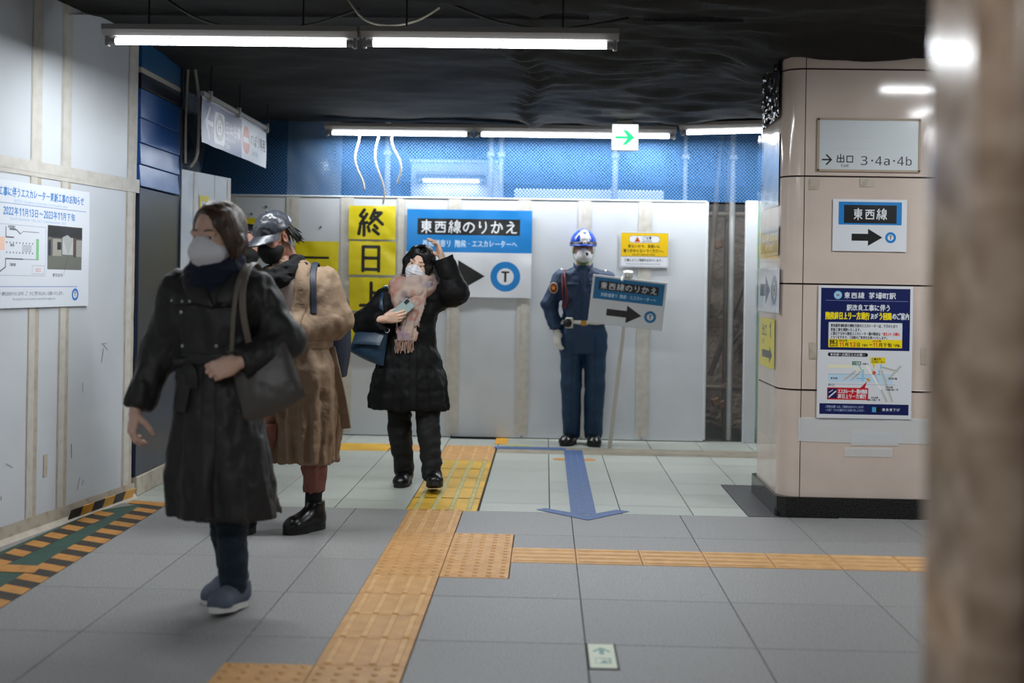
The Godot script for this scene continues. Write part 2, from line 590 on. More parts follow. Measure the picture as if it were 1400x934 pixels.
func build_floor() -> void:
	var f: Node3D = M.floor_node
	var xs := [-3.43, -2.83, -2.234, -1.634, -1.034, -0.737]
	var zs := [-6.59, -5.99, -5.39, -4.79, -4.19, -3.59, -2.99, -2.39, -1.79, -1.2]
	for r in zs.size() - 1:
		for c in xs.size() - 1:
			if c == 4 and r >= 5:
				continue
			if c == 4 and r == 4:
				lay(f, "tile", -1.034, -0.737, -4.19, -3.89, near_m())
				continue
			lay(f, "tile", xs[c], xs[c + 1], zs[r], zs[r + 1], near_m())
	var xr := [0.161, 0.761, 1.361, 1.961, 2.561, 3.161, 3.761, 4.361, 4.961, 5.561, 6.2]
	for r in zs.size() - 1:
		for c in xr.size() - 1:
			if r == 1:
				lay(f, "tile", xr[c], xr[c + 1], -5.99, -5.69, near_m())
			else:
				lay(f, "tile", xr[c], xr[c + 1], zs[r], zs[r + 1], near_m())
	lay(f, "tile", -0.437, 0.161, -6.59, -5.99, near_m())
	lay(f, "tile", -0.137, 0.161, -5.99, -5.69, near_m())
	part(f, "tile", flat_shape([[-0.135, -5.388], [0.159, -5.388], [0.159, -4.792], [-0.435, -4.792], [-0.435, -5.088], [-0.135, -5.088]], 0.012), M.near_tile[1], Vector3(0, -0.012, 0))
	for r in range(3, 9):
		lay(f, "tile", -0.437, 0.161, zs[r], zs[r + 1], near_m())
	# tactile path, orange blocks of 300 mm
	var z := -6.59
	while z < -1.3:
		var dot := (z > -6.0 and z < -5.1) or z > -3.95
		tactile(f, "dot" if dot else "bar", -0.737, z, 0.3, M.tactile, M.tactile if dot else M.tactile_rib)
		z += 0.3
	for k in 3:
		tactile(f, "dot", -0.437, -5.99 + 0.3 * k, 0.3, M.tactile, M.tactile)
	for k in 3:
		tactile(f, "dot", -1.037, -3.89 + 0.3 * k, 0.3, M.tactile, M.tactile)
	var x := -0.137
	while x < 4.9:
		tactile(f, "bar", x, -5.69, 0.3, M.tactile, M.tactile_rib, true)
		x += 0.3
	# far zone of paler 400 mm tiles
	var fx := [-3.955, -3.555, -3.155, -2.755, -2.355, -1.955, -1.555, -1.155, -0.755]
	var gx := [-0.35, 0.043, 0.44, 0.838, 1.236, 1.634, 2.03, 2.43, 2.83, 3.23, 3.63]
	var fz := [-6.593, -6.84, -7.24, -7.64, -8.04, -8.44, -8.84, -9.21, -9.61, -9.76]
	for r in fz.size() - 1:
		for c in fx.size() - 1:
			if r == 6 and c >= 3 and c < 7:
				continue
			lay(f, "tile", fx[c], fx[c + 1], fz[r], fz[r + 1], far_m(), 0.005)
		if r == 6:
			continue
		for c in gx.size() - 1:
			if c == 3 and r < 3:
				lay(f, "tile", gx[c], 1.14, fz[r], fz[r + 1], far_m(), 0.005)
				continue
			if c == 4 and r < 3:
				continue
			lay(f, "tile", gx[c], gx[c + 1], fz[r], fz[r + 1], far_m(), 0.005)
	lay(f, "dark_tile", 1.14, 1.634, -7.63, -6.60, M.dark_tile)
	lay(f, "threshold_strip", -0.35, 3.6, -9.21, -8.84, M.band, 0.004)
	# yellow worn blocks of the far path, then orange ones, and the branch to the left
	for k in 5:
		var zz: float = -6.6 - 0.366 * (k + 1)
		tactile(f, "bar", -0.752, zz, 0.394, M.tactile_yellow, M.tactile_worn)
	for k in 2:
		tactile(f, "bar", -0.752, -8.82 - 0.39 * k, 0.394, M.tactile, M.tactile_rib)
	lay(f, "tile", -0.755, -0.35, -9.61, -9.21, far_m(), 0.005)
	tactile(f, "bar", -1.152, -9.20, 0.36, M.tactile, M.tactile_rib)
	for k in 4:
		tactile(f, "bar", -1.155 - 0.4 * (k + 1), -9.22, 0.394, M.tactile_yellow, M.tactile_yellow, true)
	build_floor_tapes()


func flat_shape(poly: Array, h := 0.0012) -> Mesh:
	var b := MB.new()
	var p := PackedVector2Array()
	for q in poly:
		p.append(Vector2(q[0], q[1]))
	b.prism(p, h, Vector3.ZERO, Basis(Vector3(1, 0, 0), Vector3(0, 0, 1), Vector3(0, 1, 0)))
	return b.mesh()


func build_floor_tapes() -> void:
	# arrow of blue tape
	var a := thing("floor_arrow", "worn blue tape arrow on the floor pointing towards the viewer", "floor marking", Vector3(0.23, 0.0005, -7.9))
	var o := Vector3(-0.23, 0, 7.9)
	for k in 3:
		part(a, "shaft_tape", flat_shape([[0.16 + k * 0.047, -9.08], [0.205 + k * 0.047, -9.08], [0.206 + k * 0.047, -6.56], [0.16 + k * 0.047, -6.56]]), M.blue_tape, o)
	part(a, "head_tape", flat_shape([[0.02, -6.70], [0.247, -6.52], [0.247, -6.385], [-0.03, -6.655]]), M.blue_tape, o + Vector3(0, 0.0013, 0))
	part(a, "head_tape", flat_shape([[0.247, -6.385], [0.247, -6.52], [0.42, -6.70], [0.487, -6.655]]), M.blue_tape, o + Vector3(0, 0.0013, 0))
	var t := thing("floor_tape", "straight strip of blue tape along the floor before the back barrier", "tape", Vector3(-0.1, 0.001, -9.13))
	part(t, "strip", bx(Vector3(0.55, 0.0015, 0.13), 0.0), M.blue_tape, Vector3(0, 0.0008, 0))
	for k in 2:
		var d := thing("floor_dot", ["round orange sticker on the left of the blue arrow shaft", "round orange sticker on the right of the blue arrow shaft"][k], "sticker", Vector3(0.125 if k == 0 else 0.33, 0.0005, -8.59), "orange floor stickers")
		var b := MB.new()
		b.lathe([Vector2(0.055, 0), Vector2(0.055, 0.001), Vector2(0.0001, 0.001)], 20)
		part(d, "disc", b.mesh(), M.hazard_orange)
	var y := thing("floor_tape", "short piece of yellow tape on the floor at the foot of the barrier", "tape", Vector3(-0.33, 0.001, -9.5))
	part(y, "strip", bx(Vector3(0.10, 0.0012, 0.36), 0.0), M.hazard_yellow, Vector3(0, 0.0008, 0))
	var y2 := thing("floor_tape", "thin pale green tape line on the floor near the yellow tape", "tape", Vector3(-0.19, 0.001, -9.26))
	part(y2, "strip", bx(Vector3(0.2, 0.0012, 0.045), 0.0), mat(Color(0.72, 0.76, 0.30), 0.5), Vector3(0, 0.0008, 0))
	# green lane with hazard tape along the left hoarding
	var g := thing("floor_lane_tape", "green floor lane edged with orange and black striped tape", "floor marking", Vector3(-2.25, 0.0005, -5.5))
	var go := Vector3(2.25, 0, 5.5)
	part(g, "green_sheet", flat_shape([[-2.40, -6.35], [-2.22, -6.60], [-2.19, -5.1], [-2.14, -3.2], [-2.62, -3.2]]), M.green_tape, go)
	hazard_run(g, go, Vector2(-2.155, -6.62), Vector2(-2.09, -3.3), 0.13, 0.185)
	hazard_run(g, go, Vector2(-2.335, -6.32), Vector2(-2.47, -3.3), 0.11, 0.185)
	part(g, "cross_tape", flat_shape([[-2.43, -5.13], [-2.17, -5.11], [-2.15, -4.99], [-2.40, -5.0]]), M.hazard_orange, go + Vector3(0, 0.0025, 0))
	part(g, "end_tape", flat_shape([[-2.31, -6.66], [-2.06, -6.60], [-2.06, -6.52], [-2.31, -6.57]]), M.hazard_orange, go + Vector3(0, 0.0025, 0))


func hazard_run(g: Node3D, go: Vector3, a: Vector2, b: Vector2, w: float, pitch: float) -> void:
	var d := (b - a).normalized()
	var s := Vector2(-d.y, d.x)
	var n := int(a.distance_to(b) / (pitch * 0.5))
	for k in n:
		var p := a + d * (k * pitch * 0.5)
		var q := p + d * (pitch * 0.5)
		var sk := d * (w * -0.25)
		var poly := []
		for c in [p - s * w / 2 - sk, q - s * w / 2 - sk, q + s * w / 2 + sk, p + s * w / 2 + sk]:
			poly.append([c.x, c.y])
		part(g, "orange_stripe" if k % 2 == 0 else "black_stripe", flat_shape(poly), M.hazard_orange if k % 2 == 0 else M.hazard_black, go + Vector3(0, 0.0013, 0))


# ---------------------------------------------------------------- left side
func build_left_walls() -> void:
	var A := Vector3(-2.345, 0, -6.771)
	var e := Vector3(-0.1457, 0, 0.9893)
	var n := Vector3(0.9893, 0, 0.1457)
	var B := Basis(e, Vector3.UP, -n)   # local x along the wall, z into the wall
	M.left_origin = A
	M.left_basis = B
	var w := struct("wall_left", "white panelled site hoarding with beige tape over its joints")
	w.position = A
	w.basis = B
	var us := [0.09, 0.77, 1.045, 1.80, 2.08, 2.85, 3.13, 3.9, 4.18, 4.95, 5.9, 6.85, 7.8, 8.75, 9.7, 10.65, 11.6]
	for i in us.size() - 1:
		for k in 2:
			var h0: float = [0.035, 1.785][k]
			var h1: float = [1.778, 2.74][k]
			part(w, "panel", bx(Vector3(us[i + 1] - us[i] - 0.006, h1 - h0, 0.03), 0.002), M.panel[(i + k) % 3], Vector3((us[i] + us[i + 1]) / 2, (h0 + h1) / 2, 0.016))
	part(w, "backing", bx(Vector3(11.6, 2.76, 0.04), 0.0), M.outer, Vector3(5.85, 1.38, 0.055))
	for i in us.size():
		if us[i] > 5.5:
			continue
		var tw := 0.11 if i == 0 else 0.095
		for k in 2:
			part(w, "tape_strip", tape_mesh(tw, [1.78, 0.95][k], 3 + i + k), M.masking if k == 1 else M.masking_dirty, Vector3(us[i] + rng.randf_range(-0.006, 0.006), [0.90, 2.24][k], -0.0005))
			part(w, "tape_strip", tape_mesh(tw * 0.55, [1.74, 0.93][k], 31 + i + k), M.masking, Vector3(us[i] + 0.012, [0.90, 2.24][k], -0.0018))
	for k in 2:
		part(w, "tape_strip", tape_mesh(0.075 - 0.02 * k, 5.2, 77 + k), M.masking, Vector3(2.6, 1.785 + 0.012 * k, -0.003 - 0.001 * k), Basis(Vector3.BACK, PI / 2))
	part(w, "tape_strip", tape_mesh(0.09, 5.2, 80), M.masking_dirty, Vector3(2.6, 0.04, -0.003), Basis(Vector3.BACK, PI / 2))
	part(w, "tape_strip", tape_mesh(0.07, 5.2, 81), M.masking_dirty, Vector3(2.6, 0.006, -0.018), Basis(Vector3.BACK, PI / 2) * Basis(Vector3.UP, -0.7))
	part(w, "tape_strip", tape_mesh(0.035, 0.11, 5), M.masking_dirty, Vector3(0.92, 0.32, -0.002))
	# scuff marks: short dark rubs left by boots and trolleys
	for k in 9:
		var b := MB.new()
		var p := Vector3(rng.randf_range(0.15, 1.5), rng.randf_range(0.06, 1.0), -0.0015)
		var s := rng.randf_range(0.02, 0.10)
		var t := rng.randf_range(-0.5, 0.5) + (1.45 if k % 3 else 0.2)
		b.box(Vector3.ZERO, Vector3(s, rng.randf_range(0.001, 0.0025), 0.001), Basis(Vector3.BACK, t))
		part(w, "scuff_mark", b.mesh(), M.scuff, p)
	# hazard tape wrapped on the baseboard
	for k in 6:
		part(w, "baseboard_tape", bx(Vector3(0.115, 0.06, 0.003), 0.0), M.hazard_yellow if k % 2 == 0 else M.black_plastic, Vector3(0.10 + k * 0.113, 0.034, -0.022), Basis(Vector3.RIGHT, -0.35))
	# blue boards beyond the hoarding
	var bw := struct("wall_left_blue", "glossy blue boarded wall above a slate panel")
	var x := -2.345
	var z0 := -7.52
	var z1 := -6.79
	var bands := [[0.115, 1.785, M.slate_board], [1.79, 1.915, M.blue_board], [1.918, 2.04, M.blue_board], [2.043, 2.185, M.blue_board], [2.188, 2.355, M.blue_board], [2.36, 2.445, M.navy_board], [2.448, 2.478, M.pale_line], [2.481, 2.75, M.teal_board]]
	for q in bands:
		part(bw, "board" if q[2] != M.pale_line else "stripe", bx(Vector3(0.05, q[1] - q[0], z1 - z0), 0.003), q[2], Vector3(x - 0.025, (q[0] + q[1]) / 2, (z0 + z1) / 2), Basis(Vector3.BACK, {1.79: 0.088, 1.918: 0.062, 2.043: 0.03}.get(q[0], 0.0)))
	part(bw, "backing", bx(Vector3(0.03, 2.75, z1 - z0), 0.0), M.black_plastic, Vector3(x - 0.07, 1.375, (z0 + z1) / 2))
	part(bw, "end_post", bx(Vector3(0.12, 2.75, 0.02), 0.002), M.navy_board, Vector3(x - 0.05, 1.375, z0 - 0.012))
	var bb := struct("baseboard_left")
	part(bb, "board", bx(Vector3(0.06, 0.112, 0.72), 0.004), M.masking_dirty, Vector3(x - 0.02, 0.056, (z0 + z1) / 2))
	# side hoarding running on towards the passage
	var P := Vector3(-2.375, 0, -7.50)
	var Q := Vector3(-2.22, 0, -8.25)
	var d := (Q - P).normalized()
	var s := struct("wall_left_side", "low white hoarding wrapped in clear film beside the blue boards")
	s.position = P
	s.basis = Basis(d, Vector3.UP, d.cross(Vector3.UP))
	for q in [[0.0, 0.24], [0.24, 0.52], [0.52, 0.765]]:
		part(s, "panel", bx(Vector3(q[1] - q[0] - 0.005, 1.965, 0.03), 0.003), M.panel[1], Vector3((q[0] + q[1]) / 2, 0.983, 0))
	for q in [[0.03, 0.085], [0.25, 0.04], [0.73, 0.05]]:
		for sg in [-1.0, 1.0]:
			part(s, "tape_strip", tape_mesh(q[1], 1.95, 12), M.masking, Vector3(q[0], 0.975, sg * 0.0165))
	var fl := wavy_sheet(0.26, 1.92, 0.008, 5)
	for sg in [-1.0, 1.0]:
		part(s, "clear_film", fl, M.film, Vector3(0.13, 0.985, sg * 0.028))
	# the passage turning off to the left lies in the dark
	var pw := struct("wall_passage")
	part(pw, "wall_face", bx(Vector3(2.6, 2.75, 0.08), 0.0), M.outer, Vector3(-3.75, 1.375, -7.48))


# a strip of tape, long along y, with a faintly ragged outline
func tape_mesh(w: float, h: float, seed_: int) -> Mesh:
	var key := "tape%.3f %.3f %d" % [w, h, seed_ % 5]
	if not box_cache.has(key):
		var r := RandomNumberGenerator.new()
		r.seed = 100 + seed_ % 5
		var b := MB.new()
		var n := maxi(2, int(h / 0.12))
		var rows := []
		for i in n + 1:
			var y := -h / 2 + h * i / n
			var j := w * 0.02
			rows.append(PackedVector3Array([Vector3(-w / 2 + r.randf_range(-j, j), y, 0), Vector3(w / 2 + r.randf_range(-j, j), y, 0)]))
		b.grid(rows, false, true)
		var rows2 := []
		for q in rows:
			rows2.append(PackedVector3Array([q[0] + Vector3(0, 0, 0.0008), q[1] + Vector3(0, 0, 0.0008)]))
		b.grid(rows2, false, false)
		box_cache[key] = b.mesh()
	return box_cache[key]


# an upright sheet in the xy plane with soft waves, centred, with uv over its face
func wavy_sheet(w: float, h: float, amp: float, seed_: int, nx := 14, ny := 18, freq := 3.0, hem := 0.0) -> Mesh:
	var f := FastNoiseLite.new()
	f.seed = seed_
	f.frequency = freq * 0.5
	f.fractal_octaves = 3
	var b := MB.new()
	var rows := []
	for j in ny + 1:
		var row := PackedVector3Array()
		var y := h / 2 - h * j / ny
		for i in nx + 1:
			var x := -w / 2 + w * i / nx
			var yy := y
			if hem > 0.0 and j == ny:
				yy += hem * f.get_noise_2d(x * 2.0 + 40.0, 3.0)
			row.append(Vector3(x, yy, f.get_noise_2d(x * 1.6, y) * amp))
		rows.append(row)
	b.grid(rows, false, false)
	return b.mesh()


# ---------------------------------------------------------------- back barrier
func build_back_wall() -> void:
	var z := -9.69
	M.back_z = z
	var w := struct("wall_back", "chest-high white panel barrier with taped joints across the passage")
	var xs := [-4.2, -3.4, -2.6, -2.08, -1.655, -0.75, -0.178, 0.31, 0.80, 1.30]
	for i in xs.size() - 1:
		part(w, "panel", bx(Vector3(xs[i + 1] - xs[i] - 0.005, 1.943, 0.04), 0.003), M.panel[i % 3], Vector3((xs[i] + xs[i + 1]) / 2, 0.978, z - 0.021))
	for x in [-2.6, -2.08, -1.63, -1.195, -0.75, -0.178, 0.31, 0.80]:
		part(w, "tape_strip", tape_mesh(0.105 if x != -1.195 else 0.05, 1.92, int(absf(x) * 10)), M.masking, Vector3(x, 0.985, z + 0.002))
		part(w, "tape_strip", tape_mesh(0.05, 1.90, int(absf(x) * 10) + 2), M.masking, Vector3(x + 0.01, 0.985, z + 0.0035))
	part(w, "top_rail", bx(Vector3(5.5, 0.012, 0.05), 0.003), M.frame_white, Vector3(-1.45, 1.953, z - 0.021))
	part(w, "edge_post", bx(Vector3(0.02, 1.93, 0.05), 0.003), M.frame_white, Vector3(1.303, 0.985, z - 0.02))
	# frame right of the opening and the hidden rest of the barrier
	part(w, "frame_post", bx(Vector3(0.10, 1.965, 0.05), 0.004), M.panel[2], Vector3(1.665, 0.983, z - 0.02))
	part(w, "frame_film", wavy_sheet(0.11, 1.95, 0.006, 8, 3, 18), M.film, Vector3(1.665, 0.98, z + 0.012))
	part(w, "green_edge", bx(Vector3(0.008, 1.9, 0.052), 0.0), mat(Color(0.25, 0.62, 0.35), 0.4), Vector3(1.72, 0.985, z - 0.02))
	for i in 6:
		part(w, "panel", bx(Vector3(0.895, 1.965, 0.04), 0.003), M.panel[i % 3], Vector3(2.175 + 0.9 * i, 0.983, z - 0.02))
	for p in [[-2.42, 1.80], [-2.30, 1.86], [-2.36, 1.70], [-1.85, 1.70]]:
		part(w, "scuff_mark", bx(Vector3(0.02, 0.012, 0.002), 0.0), M.scuff, Vector3(p[0], p[1], z + 0.001), Basis(Vector3.BACK, p[0] * 3.0))


func net_mesh(w: float, h: float, pitch: float, t: float) -> Mesh:
	# two families of strands at forty five degrees, clipped to a rectangle from (0,0) to (w,h)
	var b := MB.new()
	for fam in 2:
		var n := int((w + h) / pitch)
		for k in n:
			var c := k * pitch
			# line x + y = c (fam 0) or x - y = c - h (fam 1)
			var p := Vector2(); var q := Vector2()
			if fam == 0:
				p = Vector2(minf(c, w), c - minf(c, w)); q = Vector2(c - minf(c, h), minf(c, h))
			else:
				var d := c - h
				p = Vector2(maxf(d, 0.0), maxf(-d, 0.0)); q = Vector2(minf(w, h + d), minf(w, h + d) - d)
			if p.distance_to(q) < 0.02:
				continue
			var o := (q - p).normalized().orthogonal() * t * 0.5
			var zf := 0.0012 * fam
			b.quad(Vector3(p.x - o.x, p.y - o.y, zf), Vector3(p.x + o.x, p.y + o.y, zf), Vector3(q.x + o.x, q.y + o.y, zf), Vector3(q.x - o.x, q.y - o.y, zf), Vector3.BACK)
			b.quad(Vector3(p.x - o.x, p.y - o.y, zf - 0.001), Vector3(p.x + o.x, p.y + o.y, zf - 0.001), Vector3(q.x + o.x, q.y + o.y, zf - 0.001), Vector3(q.x - o.x, q.y - o.y, zf - 0.001), Vector3.FORWARD)
	return b.mesh()


func draped(w: float, h: float, amp: float, seed_: int, freq := 1.4, slant := 0.0) -> Mesh:
	var f := FastNoiseLite.new()
	f.seed = seed_
	f.frequency = freq
	f.fractal_octaves = 3
	var b := MB.new()
	var nx := int(w / 0.05)
	var ny := int(h / 0.05)
	var rows := []
	for j in ny + 1:
		var row := PackedVector3Array()
		for i in nx + 1:
			var x := -w / 2 + w * i / nx
			var y := h / 2 - h * j / ny
			row.append(Vector3(x, y + slant * x, f.get_noise_2d(x * 1.5 + y * 0.6, y * 0.5) * amp))
		rows.append(row)
	b.grid(rows)
	return b.mesh()


func build_behind_barrier() -> void:
	var z := -9.74
	var nt := thing("safety_net", "pale blue safety netting stretched above the white barrier", "net", Vector3(-1.75, 1.955, z))
	nt.set_meta("kind", "stuff")
	part(nt, "mesh_netting", net_mesh(3.5, 0.58, 0.028, 0.006), M.net_strand)
	var nd := thing("safety_net", "dim dark netting above the barrier at the left passage", "net", Vector3(-4.2, 1.955, z + 0.01))
	nd.set_meta("kind", "stuff")
	part(nd, "mesh_netting", net_mesh(2.45, 0.75, 0.028, 0.0055), M.net_strand)
	var tp := thing("blue_tarp", "large blue tarpaulin hanging behind the netting", "tarpaulin", Vector3(0.2, 2.48, -10.3))
	part(tp, "sheet", draped(3.0, 0.70, 0.20, 4), M.tarp)
	var t2 := thing("blue_tarp", "gathered blue tarpaulin hanging behind the netting above the yellow sheets", "tarpaulin", Vector3(-1.60, 2.40, -10.16))
	part(t2, "sheet", draped(0.7, 0.9, 0.10, 14, 2.4), M.tarp)
	var t3 := thing("blue_tarp", "dark blue net curtain tied beside the blue boards", "tarpaulin", Vector3(-2.52, 2.26, -8.0))
	part(t3, "sheet", draped(0.8, 0.56, 0.08, 24, 2.4), M.tarp_dark, Vector3.ZERO, Basis(Vector3.UP, 1.37))
	for q in [[-1.33, 0.025, "slim grey stud behind the netting above the yellow sheets"], [-0.47, 0.022, "left pipe of the paired steel pipes behind the netting"], [-0.385, 0.022, "right pipe of the paired steel pipes behind the netting"], [0.56, 0.024, "pipe behind the netting right under the exit sign"], [1.14, 0.018, "thin pipe behind the netting beyond the exit sign"], [1.53, 0.024, "pipe behind the netting next to the beige pillar"]]:
		var p := MB.new()
		p.tube([Vector3(0, 0, 0), Vector3(0, 2.7, 0)], q[1], 12)
		var o := thing("steel_pipe", q[2], "pipe", Vector3(q[0], 0, -9.86), "pipes behind the netting")
		part(o, "tube", p.mesh(), M.steel)
		part(o, "clamp", bx(Vector3(0.065, 0.05, 0.06), 0.008), M.steel, Vector3(0, 2.33, 0.01))
	# pale objects in the work area
	var cb := thing("site_cabinet", "pale boxed partition with a lamp seen through the netting", "partition", Vector3(-0.78, 0, -10.08))
	part(cb, "panel", bx(Vector3(0.75, 2.28, 0.05), 0.004), M.panel[0], Vector3(0, 1.14, 0))
	part(cb, "cap", bx(Vector3(0.78, 0.03, 0.08), 0.004), M.frame_white, Vector3(0, 2.29, 0))
	batten(Vector3(-1.10, 2.12, -10.0), Vector3(-0.52, 2.12, -10.0), "small lit lamp seen through the netting in the work area", 0.05, M.tube_dim, "ceiling battens")
	var gb := thing("site_cabinet", "low grey duct behind the netting under the exit sign", "duct", Vector3(0.35, 1.98, -10.06))
	part(gb, "casing", bx(Vector3(1.25, 0.16, 0.22), 0.01), M.frame_white)
	part(gb, "flange", bx(Vector3(0.03, 0.2, 0.26), 0.004), M.steel, Vector3(0.2, 0, 0))
	var cl := thing("plastic_sheet", "hanging clear plastic sheet behind the dim netting", "plastic sheet", Vector3(-1.95, 2.36, -9.9))
	part(cl, "sheet", wavy_sheet(0.46, 0.97, 0.06, 33), film(0.30, 0.2))
	var k := 0
	for q in [[-1.55, 0.5, "short frayed rope end tied to the back lamp, left of the loop"], [-1.38, 0.62, "long looped rope hanging from the back lamp"], [-1.24, 0.45, "rope hanging right of the looped rope at the back lamp"]]:
		k += 1
		var path := []
		for i in 11:
			var t := i / 10.0
			path.append(Vector3(0.03 * sin(t * 7.0 + k) + 0.05 * t, -q[1] * t, 0.015 * cos(t * 5.0 + k)))
		var b := MB.new()
		b.tube(path, 0.008, 7)
		var o := thing("rope", q[2], "rope", Vector3(q[0], 2.505, -9.545), "ropes at the back lamps")
		part(o, "strand", b.mesh(), M.rope)
	# opening with scaffolding
	var v := thing("vinyl_sheet", "clear vinyl sheet closing the gap beside the barrier", "plastic sheet", Vector3(1.457, 0.0, -9.63))
	part(v, "sheet", wavy_sheet(0.30, 1.92, 0.03, 71, 8, 22, 2.0), M.film, Vector3(0, 0.97, 0))
	var sc := thing("scaffold", "brown weathered pipe scaffold behind the clear vinyl gap", "scaffold", Vector3(1.46, 0, -10.05))
	for q in [[Vector3(0.06, 0, 0), Vector3(0.06, 2.6, 0)], [Vector3(-0.16, 0.35, 0.06), Vector3(0.0, 2.6, 0.06)], [Vector3(-0.5, 1.87, 0.05), Vector3(0.6, 1.87, 0.05)], [Vector3(-0.5, 0.42, 0.05), Vector3(0.6, 0.42, 0.05)], [Vector3(-0.04, 0.5, -0.2), Vector3(0.35, 1.6, -0.2)]]:
		var b := MB.new()
		b.tube([q[0], q[1]], 0.0243, 12)
		part(sc, "pipe", b.mesh(), M.steel_old)
	for p in [Vector3(0.06, 1.87, 0.03), Vector3(0.06, 0.42, 0.03), Vector3(-0.02, 1.62, 0.04), Vector3(-0.02, 0.30, 0.05), Vector3(0.03, 0.28, 0.05)]:
		part(sc, "coupler", bx(Vector3(0.075, 0.075, 0.07), 0.012), M.coupler, p, Basis(Vector3.BACK, 0.3))
	var bs := thing("dust_sheet", "brown dust sheet hung behind the scaffold pipes", "dust sheet", Vector3(1.5, 0.95, -10.75))
	part(bs, "sheet", draped(1.7, 1.9, 0.2, 77, 1.2), M.sheet_brown)


# ---------------------------------------------------------------- pillars
func rounded_rect(x0: float, x1: float, z0: float, z1: float, r: float, n := 8) -> PackedVector2Array:
	var p := PackedVector2Array()
	for c in [[x1 - r, z1 - r, 0.0], [x0 + r, z1 - r, PI / 2], [x0 + r, z0 + r, PI], [x1 - r, z0 + r, PI * 1.5]]:
		for i in n + 1:
			var w: float = c[2] + PI / 2 * i / n
			p.append(Vector2(c[0] + r * cos(w), c[1] + r * sin(w)))
	return p


# upright facing made of cladding pieces: each runs along the outline between two stations
func cladding(o: Node3D, pts: PackedVector2Array, y0: float, y1: float, m: Material, called: String) -> void:
	var b := MB.new()
	var rows := []
	var e := 0.002
	for q in [[y0, e], [y0 + e, 0.0], [y1 - e, 0.0], [y1, e]]:
		var row := PackedVector3Array()
		for i in pts.size():
			var a := pts[maxi(i - 1, 0)]
			var c := pts[mini(i + 1, pts.size() - 1)]
			var nn := (c - a).normalized().orthogonal()
			var p: Vector2 = pts[i] + nn * q[1]
			row.append(Vector3(p.x, q[0], p.y))
		rows.append(row)
	b.grid(rows, false, true)
	part(o, called, b.mesh(), m)


func pillar(label: String, x0: float, x1: float, z0: float, z1: float, r: float, seams: Array, m: Array, top: float) -> Node3D:
	var o := thing("pillar", label, "pillar", Vector3((x0 + x1) / 2, 0, (z0 + z1) / 2))
	o.set_meta("kind", "structure")
	var cx := (x0 + x1) / 2
	var cz := (z0 + z1) / 2
	var hx := (x1 - x0) / 2
	var hz := (z1 - z0) / 2
	var core := MB.new()
	var out := rounded_rect(-hx + 0.006, hx - 0.006, -hz + 0.006, hz - 0.006, r)
	core.prism(out, top, Vector3.ZERO, Basis(Vector3(1, 0, 0), Vector3(0, 0, 1), Vector3(0, 1, 0)))
	part(o, "core", core.mesh(), M.joint)
	var g := 0.0045
	for k in seams.size() - 1:
		var y0: float = seams[k] + (g if k > 0 else 0.0)
		var y1: float = seams[k + 1] - (g if k < seams.size() - 2 else 0.0)
		# corners
		var full := rounded_rect(-hx, hx, -hz, hz, r, 10)
		for c in 4:
			cladding(o, full.slice(c * 11, c * 11 + 11), y0, y1, m[0], "corner_panel")
		var a := r + g
		cladding(o, PackedVector2Array([Vector2(hx - a, hz), Vector2(-hx + a, hz)]), y0, y1, m[k % m.size()], "face_panel")
		cladding(o, PackedVector2Array([Vector2(-hx, hz - r), Vector2(-hx, -hz + r)]), y0, y1, m[k % m.size()], "face_panel")
		cladding(o, PackedVector2Array([Vector2(-hx + a, -hz), Vector2(hx - a, -hz)]), y0, y1, m[k % m.size()], "face_panel")
		cladding(o, PackedVector2Array([Vector2(hx, -hz + r), Vector2(hx, hz - r)]), y0, y1, m[k % m.size()], "face_panel")
	return o


func build_pillars() -> void:
	var p := pillar("beige tile-clad pillar with rounded corners carrying exit signs", 1.31, 2.75, -7.42, -6.62, 0.11, [0.11, 0.703, 1.289, 1.885, 2.478, 2.85], M.pillar, 2.85)
	var b := MB.new()
	b.prism(rounded_rect(-0.738, 0.738, -0.418, 0.418, 0.05, 3), 0.112, Vector3.ZERO, Basis(Vector3(1, 0, 0), Vector3(0, 0, 1), Vector3(0, 1, 0)))
	part(p, "granite_base", b.mesh(), M.granite)
	# white paper strips taped low on the front face
	part(p, "paper_strip", tape_mesh(0.135, 0.72, 3), film(0.38, 0.4), Vector3(0.04 - 0.3, 0.485, 0.4025), Basis(Vector3.BACK, PI / 2))
	part(p, "paper_strip", tape_mesh(0.05, 0.26, 4), film(0.30, 0.4), Vector3(-0.233, 0.365, 0.4028), Basis(Vector3.BACK, PI / 2))
	part(p, "paper_strip", tape_mesh(0.075, 0.26, 4), film(0.30, 0.4), Vector3(-0.20, 0.44, 0.4031), Basis(Vector3.BACK, PI / 2))
	for q in [[-0.558, 1.84, 0.05, 0.06], [-0.265, 1.852, 0.08, 0.045], [-0.545, 0.92, 0.045, 0.09], [0.06, 0.90, 0.03, 0.09]]:
		part(p, "tape_residue", tape_mesh(q[2], q[3], 2), M.masking_dirty, Vector3(q[0], q[1], 0.402))
	# near pillar, out of focus at the right edge
	var q2 := pillar("blurred beige stone pillar close by at the right edge", 0.476, 1.9, -1.54, -1.30, 0.05, [0.11, 2.85], [M.near_pillar], 2.85)
	var b2 := MB.new()
	b2.prism(rounded_rect(-0.718, 0.718, -0.126, 0.126, 0.05, 4), 0.112, Vector3.ZERO, Basis(Vector3(1, 0, 0), Vector3(0, 0, 1), Vector3(0, 1, 0)))
	part(q2, "granite_base", b2.mesh(), M.granite)


